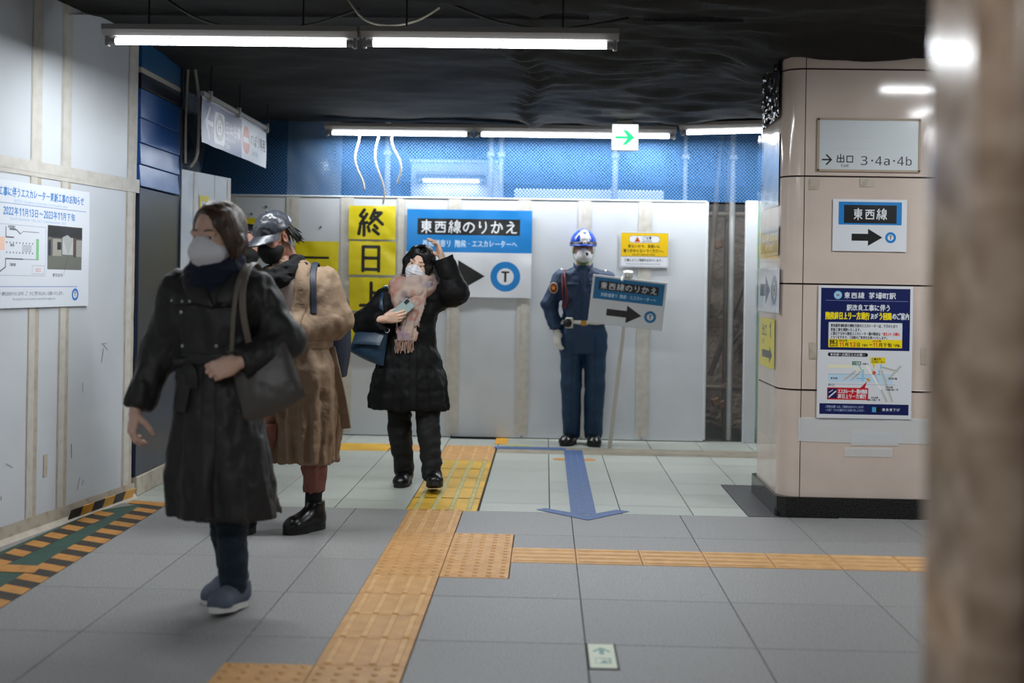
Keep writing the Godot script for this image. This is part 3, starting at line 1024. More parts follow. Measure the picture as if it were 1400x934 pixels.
# ---------------------------------------------------------------- ceiling
func build_ceiling() -> void:
	var f := FastNoiseLite.new()
	f.seed = 8
	f.frequency = 0.9
	f.fractal_octaves = 4
	var g := FastNoiseLite.new()
	g.seed = 18
	g.frequency = 0.55
	var b := MB.new()
	var rows := []
	var nz := 100
	var nx := 120
	for j in nz + 1:
		var t := float(j) / nz
		var z := -5.0 - 4.72 * t
		var row := PackedVector3Array()
		for i in nx + 1:
			var x := -2.9 + 6.4 * i / nx
			var h := 2.685 - 0.125 * t
			# folds run across on the right half, softly bagged on the left
			var right := smoothstep(-0.6, 0.4, x)
			h += 0.035 * f.get_noise_2d(x * 0.9, z * 1.1)
			h -= 0.035 * right * absf(g.get_noise_2d(x * 1.2, z * 5.0)) * 2.0
			# bunched seam
			var sx := x + 0.12 - 0.05 * sin(z * 3.0)
			h -= 0.05 * exp(-sx * sx / 0.004) * (0.6 + 0.4 * sin(z * 31.0))
			# gathered round the pillar head
			var dp := Vector2(maxf(absf(x - 2.0) - 0.75, 0.0), maxf(absf(z + 7.0) - 0.45, 0.0)).length()
			h -= 0.09 * exp(-dp * dp / 0.03)
			row.append(Vector3(x, h, z))
		rows.append(row)
	b.grid(rows, false, true)
	var c := thing("ceiling_cloth", "black protective cloth sagging in folds under the ceiling", "cloth", Vector3.ZERO)
	part(c, "sheet", b.mesh(), M.cloth_black)
	# grey net bunched over the front lamp
	var n := thing("ceiling_net", "grey netting bunched over the front lamps", "net", Vector3(-2.5, 2.60, -6.0))
	n.set_meta("kind", "stuff")
	part(n, "mesh_netting", net_mesh(2.7, 0.5, 0.03, 0.005), mat(Color(0.34, 0.35, 0.37), 0.8), Vector3.ZERO, Basis(Vector3.RIGHT, -1.25))
	var n2 := thing("ceiling_net", "blue netting scrap by the ceiling left of the lamp joint", "net", Vector3(0.48, 2.60, -6.02))
	n2.set_meta("kind", "stuff")
	part(n2, "mesh_netting", net_mesh(0.5, 0.3, 0.03, 0.006), mat(Color(0.12, 0.25, 0.38), 0.8), Vector3.ZERO, Basis(Vector3.RIGHT, -1.1))
	var cab := [
		["black cable looping above the left front lamp", [Vector3(-1.95, 2.68, -5.85), Vector3(-1.75, 2.56, -5.9), Vector3(-1.5, 2.52, -5.95), Vector3(-1.2, 2.55, -5.95), Vector3(-0.95, 2.62, -5.9)], 0.008, "cable"],
		["pale cord dangling above the lamp joint", [Vector3(-1.0, 2.66, -5.85), Vector3(-0.92, 2.56, -5.85), Vector3(-0.8, 2.53, -5.86), Vector3(-0.66, 2.56, -5.88), Vector3(-0.55, 2.63, -5.9)], 0.006, "rope"],
		["black cable sagging over the right front lamp", [Vector3(-0.5, 2.66, -5.95), Vector3(-0.25, 2.58, -6.0), Vector3(0.05, 2.56, -6.05), Vector3(0.4, 2.62, -6.05)], 0.009, "cable"],
		["pale rope hanging down beside the blue boards", [Vector3(-2.27, 2.62, -7.56), Vector3(-2.245, 2.4, -7.58), Vector3(-2.25, 2.2, -7.6), Vector3(-2.26, 2.05, -7.6), Vector3(-2.30, 1.98, -7.6)], 0.010, "rope"],
		["thin pale rope hanging close to the blue boards", [Vector3(-2.31, 2.60, -7.55), Vector3(-2.32, 2.35, -7.56), Vector3(-2.325, 2.15, -7.57), Vector3(-2.32, 2.0, -7.56)], 0.008, "rope"],
	]
	for q in cab:
		var curve := Curve3D.new()
		for p in q[1]:
			curve.add_point(p)
		var path := smooth_path(q[1], 5)
		var m := MB.new()
		m.tube(path, q[2], 7)
		var o := thing("hanging_" + q[3], q[0], q[3], Vector3.ZERO)
		part(o, "strand", m.mesh(), M.rope if q[3] == "rope" else M.cable)
	# clear plastic bunched at the head of the pillar
	var wr := thing("plastic_wrap", "black shiny plastic bunched on the pillar's left side", "plastic sheet", Vector3(1.292, 2.42, -6.98))
	part(wr, "sheet", draped(0.55, 0.40, 0.03, 91, 4.5), relief(mat(Color(0.07, 0.06, 0.06), 0.16), normal_noise(0.03, 8.0, 128, 92), 0.5, 3.0), Vector3.ZERO, Basis(Vector3.UP, -PI / 2))


func smooth_path(pts: Array, n := 6) -> Array:
	var r := []
	for i in pts.size() - 1:
		var p0: Vector3 = pts[maxi(i - 1, 0)]
		var p1: Vector3 = pts[i]
		var p2: Vector3 = pts[i + 1]
		var p3: Vector3 = pts[mini(i + 2, pts.size() - 1)]
		for k in n:
			r.append(p1.cubic_interpolate(p2, p0, p3, float(k) / n))
	r.append(pts[-1])
	return r


# ---------------------------------------------------------------- printing
# strokes of each character on a 20 x 20 field, y down; "~" marks a curved stroke
const GLYPHS := {
	"東": "3 3 17 3;10 0 10 20;4 6 16 6 16 12 4 12 4 6;4 9 16 9;10 12 3 18;10 12 17 18",
	"西": "2 3 18 3;3 7 17 7 17 18 3 18 3 7;8 3 8 9 5 13;12 3 12 12 15 12",
	"線": "5 1 2 5 5 7;7 4 2 11 7 10;5 10 5 19;2 13 1 18;8 13 9 16;14 0 12 3;11 3 18 3 18 9 11 9 11 3;11 6 18 6;14.5 9 14.5 19 13 18;10 12 13 12 10 17;18 11 15 13;15 12 19 18",
	"の": "~10 4 8 12 5 16 2 13 3 8 8 4 13 4 18 8 17 14 12 18",
	"り": "~5 2 5 10 7 9;~14 2 15 9 13 15 9 19",
	"か": "~1 7 11 6 13 9 11 17 8 18 6 16;~7 1 6 9 2 18;~14 4 17 8 18 12",
	"え": "~8 1 12 3;~4 7 14 6 9 12 3 18;~8 13 11 13 11 17 13 18 18 18",
	"へ": "1 12 7 6 19 15",
	"エ": "3 4 17 4;10 4 10 16;1 16 19 16",
	"ス": "3 4 15 4 11 11 2 18;10 12 18 18",
	"カ": "2 6 16 6 15 17 11 17;9 1 8 9 3 18",
	"レ": "4 2 4 17 11 13 17 7",
	"ー": "2 10 18 10",
	"タ": "8 1 6 7 2 12;7 4 16 4 13 12 5 19;6 9 13 12",
	"・": "9.4 10 10.6 10",
	"寄": "10 0 10 3;2 6 2 3 18 3 18 6;4 7 16 7;10 5 5 10;10 7 15 10;1 11 19 11;5 14 11 14 11 18 5 18 5 14;16 11 16 19 13 19",
	"船": "5 0 3 3;3 3 8 3 8 19 6 19;3 3 3 12 1 19;1 10 10 10;5 6 6 8;5 13 6 15;13 1 12 6 10 9;15 1 16 6 19 8;12 11 18 11 18 18 12 18 12 11",
	"橋": "1 5 8 5;5 0 5 20;5 6 1 13;5 8 8 11;17 1 11 3;10 4 19 4;14 2 10 8;15 5 19 8;12 8 17 8 17 11 12 11 12 8;10 20 10 13 19 13 19 19 17 19;13 15 16 15 16 18 13 18 13 15",
	"階": "1 1 1 20;1 2 6 2 4 7 6 11 3 13;8 1 8 8 12 7;8 4 12 4;14 1 14 8 19 8 19 6;19 3 14 5;13 9 12 11;9 11 18 11 18 19 9 19 9 11;9 15 18 15",
	"段": "8 1 3 3 3 18;3 7 8 7;3 11 8 11;1 15 9 13;3 18 3 20;11 2 11 6 9 9;11 2 16 2 16 7 19 7;10 11 18 11 10 19;11 12 19 19",
	"終": "5 1 2 5 5 7;7 4 2 11 7 10;5 10 5 19;2 13 1 18;8 13 9 16;13 1 10 7;12 3 18 3 9 11;12 5 19 11;13 12 15 14;12 15 16 18",
	"日": "4 2 16 2 16 19;4 2 4 19;4 10 16 10;4 18 16 18",
	"上": "10 2 10 18;10 9 16 9;2 18 18 18",
	"一": "2 10 18 10",
	"方": "10 0 10 4;1 4 19 4;8 4 7 11 2 19;8 9 16 9 15 18 11 18",
	"通": "2 2 4 4;1 8 5 8 5 15 1 18;5 15 10 18 19 18;8 1 17 1 13 4;11 2 13 4;8 5 18 5 18 15 16 15;8 5 8 15;8 8 18 8;8 11 18 11;13 5 13 15",
	"行": "6 1 1 6;7 6 1 12;4 10 4 20;9 3 18 3;8 8 19 8;15 8 15 19 12 18",
	"及": "3 3 14 3 12 8 17 8 11 15 3 19;7 3 6 10 2 18;8 9 11 14 18 19",
	"び": "~1 5 7 4 3 11 5 17 10 16 12 10 12 4;~12 4 15 10 17 12;16 1 17 3;19 0 20 2",
	"う": "~7 1 13 3;~4 8 11 6 15 10 12 16 7 19",
	"回": "2 2 18 2 18 19 2 19 2 2;7 7 13 7 13 14 7 14 7 7",
	"路": "2 2 7 2 7 7 2 7 2 2;5 7 5 17;5 12 8 12;2 11 2 18;1 19 9 16;12 1 9 8;12 3 17 3 9 12;12 6 19 11;11 13 17 13 17 19 11 19 11 13",
	"ご": "~4 4 13 4 11 6;~4 11 3 16 8 18 15 17;15 1 17 3;18 0 20 2",
	"案": "10 0 10 2;2 5 2 2 18 2 18 5;2 8 18 8;8 4 5 10 15 12;13 6 4 13;1 14 19 14;10 12 10 20;9 14 2 19;11 14 18 19",
	"内": "3 5 17 5 17 19 15 19;3 5 3 19;10 0 10 7 5 14;10 7 15 13",
	"駅": "2 2 2 13;2 2 8 2;2 6 8 6;2 10 8 10;5 2 5 13;2 13 9 13 8 19 6 19;2 15 1 19;4 16 4 18;11 2 18 2 18 9 11 9;11 2 11 11 9 19;14 9 19 19",
	"茅": "1 3 19 3;6 0 6 6;14 0 14 6;4 7 15 7 11 10;8 8 11 10;2 12 17 12 15 15;10 12 10 19 8 19;10 13 3 18",
	"場": "1 7 8 7;4 1 4 16;1 17 8 14;11 1 18 1 18 8 11 8 11 1;11 4 18 4;9 10 20 10;12 10 8 16;12 13 18 13 17 19 15 19;14 13 10 19;17 13 13 19",
	"町": "1 3 9 3 9 16 1 16 1 3;5 3 5 16;1 9 9 9;11 4 20 4;16 4 16 19 13 18",
	"改": "1 3 8 3 8 9 2 9 2 18 8 15;13 1 10 8;12 5 19 5;17 5 14 13 9 19;12 8 15 14 19 18",
	"良": "10 0 10 3;4 3 15 3 15 11 4 11;4 7 15 7;4 3 4 18 10 15;8 11 12 15 18 19;16 12 12 15",
	"工": "3 3 17 3;10 3 10 17;1 17 19 17",
	"事": "1 3 19 3;10 0 10 19 7 19;4 5 16 5 16 8 4 8 4 5;3 11 17 11 17 17 3 17;1 14 19 14",
	"に": "~3 2 2 10 3 18 5 13;~10 5 17 5;~9 12 9 16 13 17 18 17",
	"伴": "6 0 1 9;4 6 4 20;9 2 11 6;18 1 15 6;8 8 19 8;7 13 20 13;13 0 13 20",
	"期": "1 4 11 4;3 1 3 14;9 1 9 14;3 7 9 7;3 10 9 10;1 14 11 14;4 15 1 19;8 15 11 18;13 2 19 2 19 19 17 19;13 2 13 11 11 19;13 7 19 7;13 11 19 11",
	"間": "2 1 8 1 8 8 2 8;2 1 2 20;2 4 8 4;12 1 18 1 18 19 16 19;12 1 12 8 18 8;12 4 18 4;6 10 14 10 14 18 6 18 6 10;6 14 14 14",
	"年": "6 0 2 6;5 3 17 3;6 8 16 8;6 8 6 13;1 13 19 13;11 3 11 20",
	"月": "5 2 16 2 16 19 13 19;5 2 5 12 2 19;5 7 16 7;5 12 16 12",
	"下": "1 3 19 3;9 3 9 20;10 8 16 12",
	"旬": "7 0 1 8;5 4 18 4 18 18 14 18;5 8 13 8 13 17 5 17 5 8;5 12 13 12",
	"更": "2 2 18 2;4 5 16 5 16 13 4 13 4 5;4 9 16 9;10 2 9 14 2 19;5 14 18 19",
	"新": "1 4 10 4;5 0 5 4;3 5 4 8;8 5 7 8;1 9 10 9;1 13 10 13;5 9 5 20;5 13 1 18;6 14 9 17;18 1 12 3 12 11 10 19;12 8 20 8;17 8 17 20",
	"お": "~1 6 12 5;~7 1 7 17 3 18 3 14 10 10 17 11 17 16 12 18;~15 2 18 5",
	"知": "4 0 1 6;3 4 10 4;1 9 11 9;6 4 6 10 1 19;6 11 10 17;13 4 19 4 19 17 13 17 13 4",
	"ら": "~8 1 12 4;~5 6 4 13 9 10 15 11 15 16 7 19",
	"せ": "~1 8 19 6;~14 2 14 11 12 12;~6 4 6 15 10 18 16 18",
	"比": "3 1 3 18 10 15;3 8 9 8;12 1 12 17 19 17 19 13;18 6 12 9",
	"谷": "7 1 3 6;13 1 17 6;10 4 1 13;10 4 19 13;6 12 14 12 14 19 6 19 6 12",
	"ぼ": "~3 2 2 10 3 18 5 13;~9 4 16 4;~8 9 17 9;~13 4 13 17 9 18 9 14 13 14 18 17;18 1 19 3;20 0 20 2",
	"専": "2 2 18 2;10 0 10 11;4 4 16 4 16 11 4 11 4 4;4 8 16 8;1 14 19 14;14 12 14 19 11 19;6 15 8 17",
	"用": "4 2 17 2 17 19 14 19;4 2 4 12 1 19;4 7 17 7;4 12 17 12;10 2 10 19",
	"出": "10 0 10 18;3 3 3 9 17 9 17 3;2 11 2 18 18 18 18 11",
	"口": "3 4 17 4 17 18 3 18 3 4",
	"注": "2 2 5 4;1 7 4 9;5 12 1 19;12 1 14 3;8 5 19 5;8 11 18 11;7 18 20 18;13 5 13 18",
	"意": "10 0 10 2;3 2 17 2;7 2 8 5;13 2 12 5;1 5 19 5;5 7 15 7 15 12 5 12 5 7;5 9.5 15 9.5;3 14 2 18;7 14 7 18 13 18 13 16;10 13 11 15;15 14 18 17",
	"危": "8 0 3 6;7 2 14 2 11 6;4 6 19 6;5 6 5 13 1 19;9 9 15 9 15 14;9 9 9 18 18 18 18 15",
	"な": "~1 5 10 4;~6 1 2 11;~13 4 17 7;~12 8 12 17 8 18 8 14 13 14 18 17",
	"い": "~3 3 4 13 7 16 9 12;~15 5 17 9 17 13",
	"で": "~2 5 17 4 10 10 12 18 16 18;15 9 16 11;18 8 19 10",
	"仮": "6 0 1 9;4 6 4 20;8 2 19 2;10 2 10 10 8 19;10 7 17 7 14 14 9 19;12 9 15 14 19 18",
	"囲": "2 2 18 2 18 19 2 19 2 2;5 7 15 7;5 12 15 12;8 4 8 13 6 16;12 4 12 16",
	"く": "14 2 6 10 14 18",
	"だ": "~1 5 11 4;~6 1 3 18;~10 9 17 8;~9 14 10 17 18 17;15 3 16 5;18 2 19 4",
	"さ": "~2 6 17 5;~8 1 14 11;~5 11 4 16 9 18 14 18",
	"よ": "~10 7 17 6;~10 1 10 16 6 18 3 15 7 13 12 15 17 18",
	"を": "~2 4 16 4;~8 1 3 10 9 8 10 14;~17 8 8 12 8 17 17 18",
	"け": "~3 2 2 10 3 18 5 13;~9 6 18 6;~15 1 15 12 11 19",
	"し": "~5 1 5 14 9 18 17 13",
	"ま": "~3 4 17 4;~4 9 16 9;~10 1 10 17 5 18 5 14 10 14 17 18",
	"す": "~1 5 19 5;~11 1 11 11 7 12 7 8 11 8 11 14 7 19",
	"迷": "2 2 4 4;1 8 5 8 5 15 1 18;5 15 10 18 19 18;8 8 19 8;13 1 13 16;9 2 11 6;18 1 15 6;12 8 8 14;14 8 19 14",
	"惑": "1 4 19 4;3 7 8 7 8 10 3 10 3 7;1 13 10 11;12 0 14 8 18 13 19 10;17 6 10 13;15 1 18 3;3 15 2 18;7 14 7 18 13 18 13 16;16 14 18 17",
	"中": "3 5 17 5 17 12 3 12 3 5;10 0 10 20",
	"目": "4 1 16 1 16 19 4 19 4 1;4 7 16 7;4 13 16 13",
	"黒": "4 1 16 1 16 8 4 8 4 1;4 4.5 16 4.5;10 1 10 14;3 11 17 11;1 14 19 14;3 16 2 19;7 16 8 19;12 16 13 19;16 16 18 19",
	"面": "1 2 19 2;10 2 8 6;3 6 17 6 17 19 3 19 3 6;7 6 7 19;13 6 13 19;7 10 13 10;7 14 13 14",
	"た": "~1 5 11 4;~6 1 3 18;~10 9 17 8;~9 14 10 17 18 17",
	"と": "~6 2 8 9;~16 6 6 11 5 16 9 18 17 18",
	"は": "~3 2 2 10 3 18 5 13;~8 6 18 6;~14 1 14 17 10 18 9 15 13 14 18 17",
	"、": "4 14 7 18",
	"。": "~4 15 6 13 8 15 6 17 4 15",
	"～": "~2 11 6 8 10 10 14 12 18 9",
	"「": "16 2 10 2 10 12",
	"」": "10 18 4 18 4 8",
}


class Canvas:
	var w: int
	var h: int
	var d := PackedByteArray()

	func _init(w_: int, h_: int, c: Color) -> void:
		w = w_
		h = h_
		var im := Image.create_empty(w, h, false, Image.FORMAT_RGB8)
		im.fill(c)
		d = im.get_data()

	func px(x: int, y: int, c: Color, a: float) -> void:
		if x < 0 or y < 0 or x >= w or y >= h:
			return
		var k := (y * w + x) * 3
		d[k] = int(lerpf(d[k], c.r * 255.0, a))
		d[k + 1] = int(lerpf(d[k + 1], c.g * 255.0, a))
		d[k + 2] = int(lerpf(d[k + 2], c.b * 255.0, a))

	func rect(x0: float, y0: float, x1: float, y1: float, c: Color) -> void:
		for y in range(maxi(0, int(y0)), mini(h, int(y1))):
			for x in range(maxi(0, int(x0)), mini(w, int(x1))):
				var k := (y * w + x) * 3
				d[k] = int(c.r * 255.0)
				d[k + 1] = int(c.g * 255.0)
				d[k + 2] = int(c.b * 255.0)

	func round_rect(x0: float, y0: float, x1: float, y1: float, r: float, c: Color) -> void:
		for y in range(maxi(0, int(y0) - 1), mini(h, int(y1) + 2)):
			for x in range(maxi(0, int(x0) - 1), mini(w, int(x1) + 2)):
				var q := Vector2(absf(x + 0.5 - (x0 + x1) / 2) - (x1 - x0) / 2 + r, absf(y + 0.5 - (y0 + y1) / 2) - (y1 - y0) / 2 + r)
				var s := Vector2(maxf(q.x, 0), maxf(q.y, 0)).length() + minf(maxf(q.x, q.y), 0.0) - r
				if s < 0.7:
					px(x, y, c, clampf(0.5 - s, 0, 1))

	func frame(x0: float, y0: float, x1: float, y1: float, t: float, c: Color) -> void:
		rect(x0, y0, x1, y0 + t, c)
		rect(x0, y1 - t, x1, y1, c)
		rect(x0, y0, x0 + t, y1, c)
		rect(x1 - t, y0, x1, y1, c)

	func disc(cx: float, cy: float, r: float, c: Color, ry := 0.0) -> void:
		var q := ry if ry > 0.0 else r
		for y in range(int(cy - q) - 1, int(cy + q) + 2):
			for x in range(int(cx - r) - 1, int(cx + r) + 2):
				var s := (Vector2((x + 0.5 - cx) / r, (y + 0.5 - cy) / q).length() - 1.0) * minf(r, q)
				if s < 0.5:
					px(x, y, c, clampf(0.5 - s, 0, 1))

	func line(a: Vector2, b: Vector2, t: float, c: Color) -> void:
		var r := t * 0.5
		var ab := b - a
		var l := maxf(ab.length_squared(), 1e-6)
		var x0 := maxi(0, int(minf(a.x, b.x) - r - 1))
		var x1 := mini(w, int(maxf(a.x, b.x) + r + 2))
		for y in range(maxi(0, int(minf(a.y, b.y) - r - 1)), mini(h, int(maxf(a.y, b.y) + r + 2))):
			for x in range(x0, x1):
				var p := Vector2(x + 0.5, y + 0.5) - a
				var s := (p - ab * clampf(p.dot(ab) / l, 0.0, 1.0)).length() - r
				if s < 0.5:
					px(x, y, c, clampf(0.5 - s, 0, 1))

	func poly(pts: Array, c: Color) -> void:
		var pp := PackedVector2Array(pts)
		var lo := pp[0]
		var hi := pp[0]
		for p in pp:
			lo = lo.min(p)
			hi = hi.max(p)
		for y in range(maxi(0, int(lo.y)), mini(h, int(hi.y) + 1)):
			for x in range(maxi(0, int(lo.x)), mini(w, int(hi.x) + 1)):
				if Geometry2D.is_point_in_polygon(Vector2(x + 0.5, y + 0.5), pp):
					px(x, y, c, 1.0)

	func glyph(s: String, x: float, y: float, gw: float, gh: float, t: float, c: Color) -> void:
		for st in s.split(";"):
			var curved := st.begins_with("~")
			var f := st.trim_prefix("~").split_floats(" ")
			var p: Array[Vector2] = []
			for i in range(0, f.size(), 2):
				p.append(Vector2(x + f[i] / 20.0 * gw, y + f[i + 1] / 20.0 * gh))
			if curved and p.size() > 2:
				var q: Array[Vector2] = []
				for i in p.size() - 1:
					for k in 4:
						q.append(p[i].cubic_interpolate(p[i + 1], p[maxi(i - 1, 0)], p[mini(i + 2, p.size() - 1)], k / 4.0))
				q.append(p[-1])
				p = q
			for i in p.size() - 1:
				line(p[i], p[i + 1], t, c)

	func texture() -> ImageTexture:
		return ImageTexture.create_from_image(Image.create_from_data(w, h, false, Image.FORMAT_RGB8, d))


# lay a run of characters in a box; heavy is the stroke as a share of the character's height
func write(cv: Canvas, s: String, x: float, y: float, wid: float, hgt: float, c: Color, heavy := 0.11) -> void:
	var n := s.length()
	var step := wid / n
	var keys := GLYPHS.keys()
	for i in n:
		var ch := s[i]
		if ch == " ":
			continue
		if ch.unicode_at(0) < 128:
			latin(cv, ch, x + i * step + step * 0.05, y, step * 0.9, hgt, c, true)
			continue
		var g: String = GLYPHS[ch] if GLYPHS.has(ch) else GLYPHS[keys[(ch.unicode_at(0) * 7) % 60]]
		cv.glyph(g, x + i * step + step * 0.05, y + hgt * 0.03, step * 0.9, hgt * 0.94, hgt * heavy, c)


# latin lettering from a font outline, fitted to a box
func latin(cv: Canvas, s: String, x: float, y: float, wid: float, hgt: float, c: Color, bold := false) -> void:
	var f := SystemFont.new()
	f.font_names = PackedStringArray(["Droid Sans"])
	f.font_weight = 700 if bold else 400
	var tm := TextMesh.new()
	tm.font = f
	tm.text = s
	tm.font_size = 64
	tm.pixel_size = 0.01
	tm.depth = 0.0
	tm.curve_step = 1.0
	var a := tm.surface_get_arrays(0) if tm.get_surface_count() > 0 else []
	if a.is_empty():
		return
	var v: PackedVector3Array = a[Mesh.ARRAY_VERTEX]
	var nn: PackedVector3Array = a[Mesh.ARRAY_NORMAL]
	var ix = a[Mesh.ARRAY_INDEX]
	if ix == null or ix.size() == 0:
		ix = PackedInt32Array(range(v.size()))
	var lo := Vector2(1e9, 1e9)
	var hi := -lo
	for p in v:
		lo = lo.min(Vector2(p.x, p.y))
		hi = hi.max(Vector2(p.x, p.y))
	var sc := Vector2(wid / maxf(hi.x - lo.x, 0.001), hgt / maxf(hi.y - lo.y, 0.001))
	if s.length() == 1:
		sc.x = minf(sc.x, sc.y * 1.15)
	var ox := x + (wid - (hi.x - lo.x) * sc.x) / 2
	for i in range(0, ix.size(), 3):
		if nn[ix[i]].z < 0.5:
			continue
		var t := []
		for k in 3:
			var p := v[ix[i + k]]
			t.append(Vector2(ox + (p.x - lo.x) * sc.x, y + (hi.y - p.y) * sc.y))
		cv.poly(t, c)


func print_mat(cv: Canvas, rough := 0.45, gloss := 0.0) -> StandardMaterial3D:
	var m := mat(Color.WHITE, rough)
	m.albedo_texture = cv.texture()
	if gloss > 0.0:
		m.clearcoat_enabled = true
		m.clearcoat = gloss
		m.clearcoat_roughness = 0.12
	return m


# a printed sheet on a wall: a thin wavy face and its film
func notice(called: String, label: String, category: String, at: Vector3, basis: Basis, w: float, h: float, m: Material, wave := 0.003, seed_ := 1, laminated := false) -> Node3D:
	var o := thing(called, label, category, at)
	o.basis = basis
	part(o, "sheet", wavy_sheet(w, h, wave, seed_, 16, 16, 5.0), m, Vector3(0, 0, wave * 0.55 + 0.0025))
	if laminated:
		part(o, "film", wavy_sheet(w + 0.03, h + 0.02, wave * 1.6, seed_ + 3, 18, 18, 7.0), M.film, Vector3(0, 0, wave * 1.4 + 0.005))
	return o


const INK := Color(0.035, 0.033, 0.033)
const PAPER := Color(0.87, 0.88, 0.90)
const LINE_BLUE := Color(0.02, 0.49, 0.78)
const SIGN_YELLOW := Color(0.85, 0.78, 0.02)


func line_mark(cv: Canvas, x: float, y: float, r: float, letter := "T", c := LINE_BLUE) -> void:
	cv.disc(x, y, r, c)
	cv.disc(x, y, r * 0.56, PAPER)
	latin(cv, letter, x - r * 0.26, y - r * 0.36, r * 0.52, r * 0.72, INK, true)


func arrow_right(cv: Canvas, x0: float, x1: float, y: float, head: float, shaft: float, c: Color) -> void:
	var hx := x1 - head * 0.85
	cv.poly([Vector2(x0, y - shaft / 2), Vector2(hx, y - shaft / 2), Vector2(hx, y - head / 2), Vector2(x1, y), Vector2(hx, y + head / 2), Vector2(hx, y + shaft / 2), Vector2(x0, y + shaft / 2)], c)


func transfer_sign(w: int, h: int, blue: Color, ink: Color, margin: float) -> Canvas:
	var cv := Canvas.new(w, h, PAPER)
	var mg := margin * w
	cv.rect(mg, mg, w - mg, h * 0.49, blue)
	cv.rect(w * 0.085, h * 0.105, w * 0.905, h * 0.29, ink)
	write(cv, "東西線のりかえ", w * 0.10, h * 0.12, w * 0.79, h * 0.155, PAPER, 0.105)
	write(cv, "西船橋寄り", w * 0.125, h * 0.345, w * 0.235, h * 0.085, Color(0.78, 0.87, 0.95), 0.11)
	write(cv, "階段・エスカレーターへ", w * 0.385, h * 0.345, w * 0.50, h * 0.085, Color(0.78, 0.87, 0.95), 0.11)
	return cv


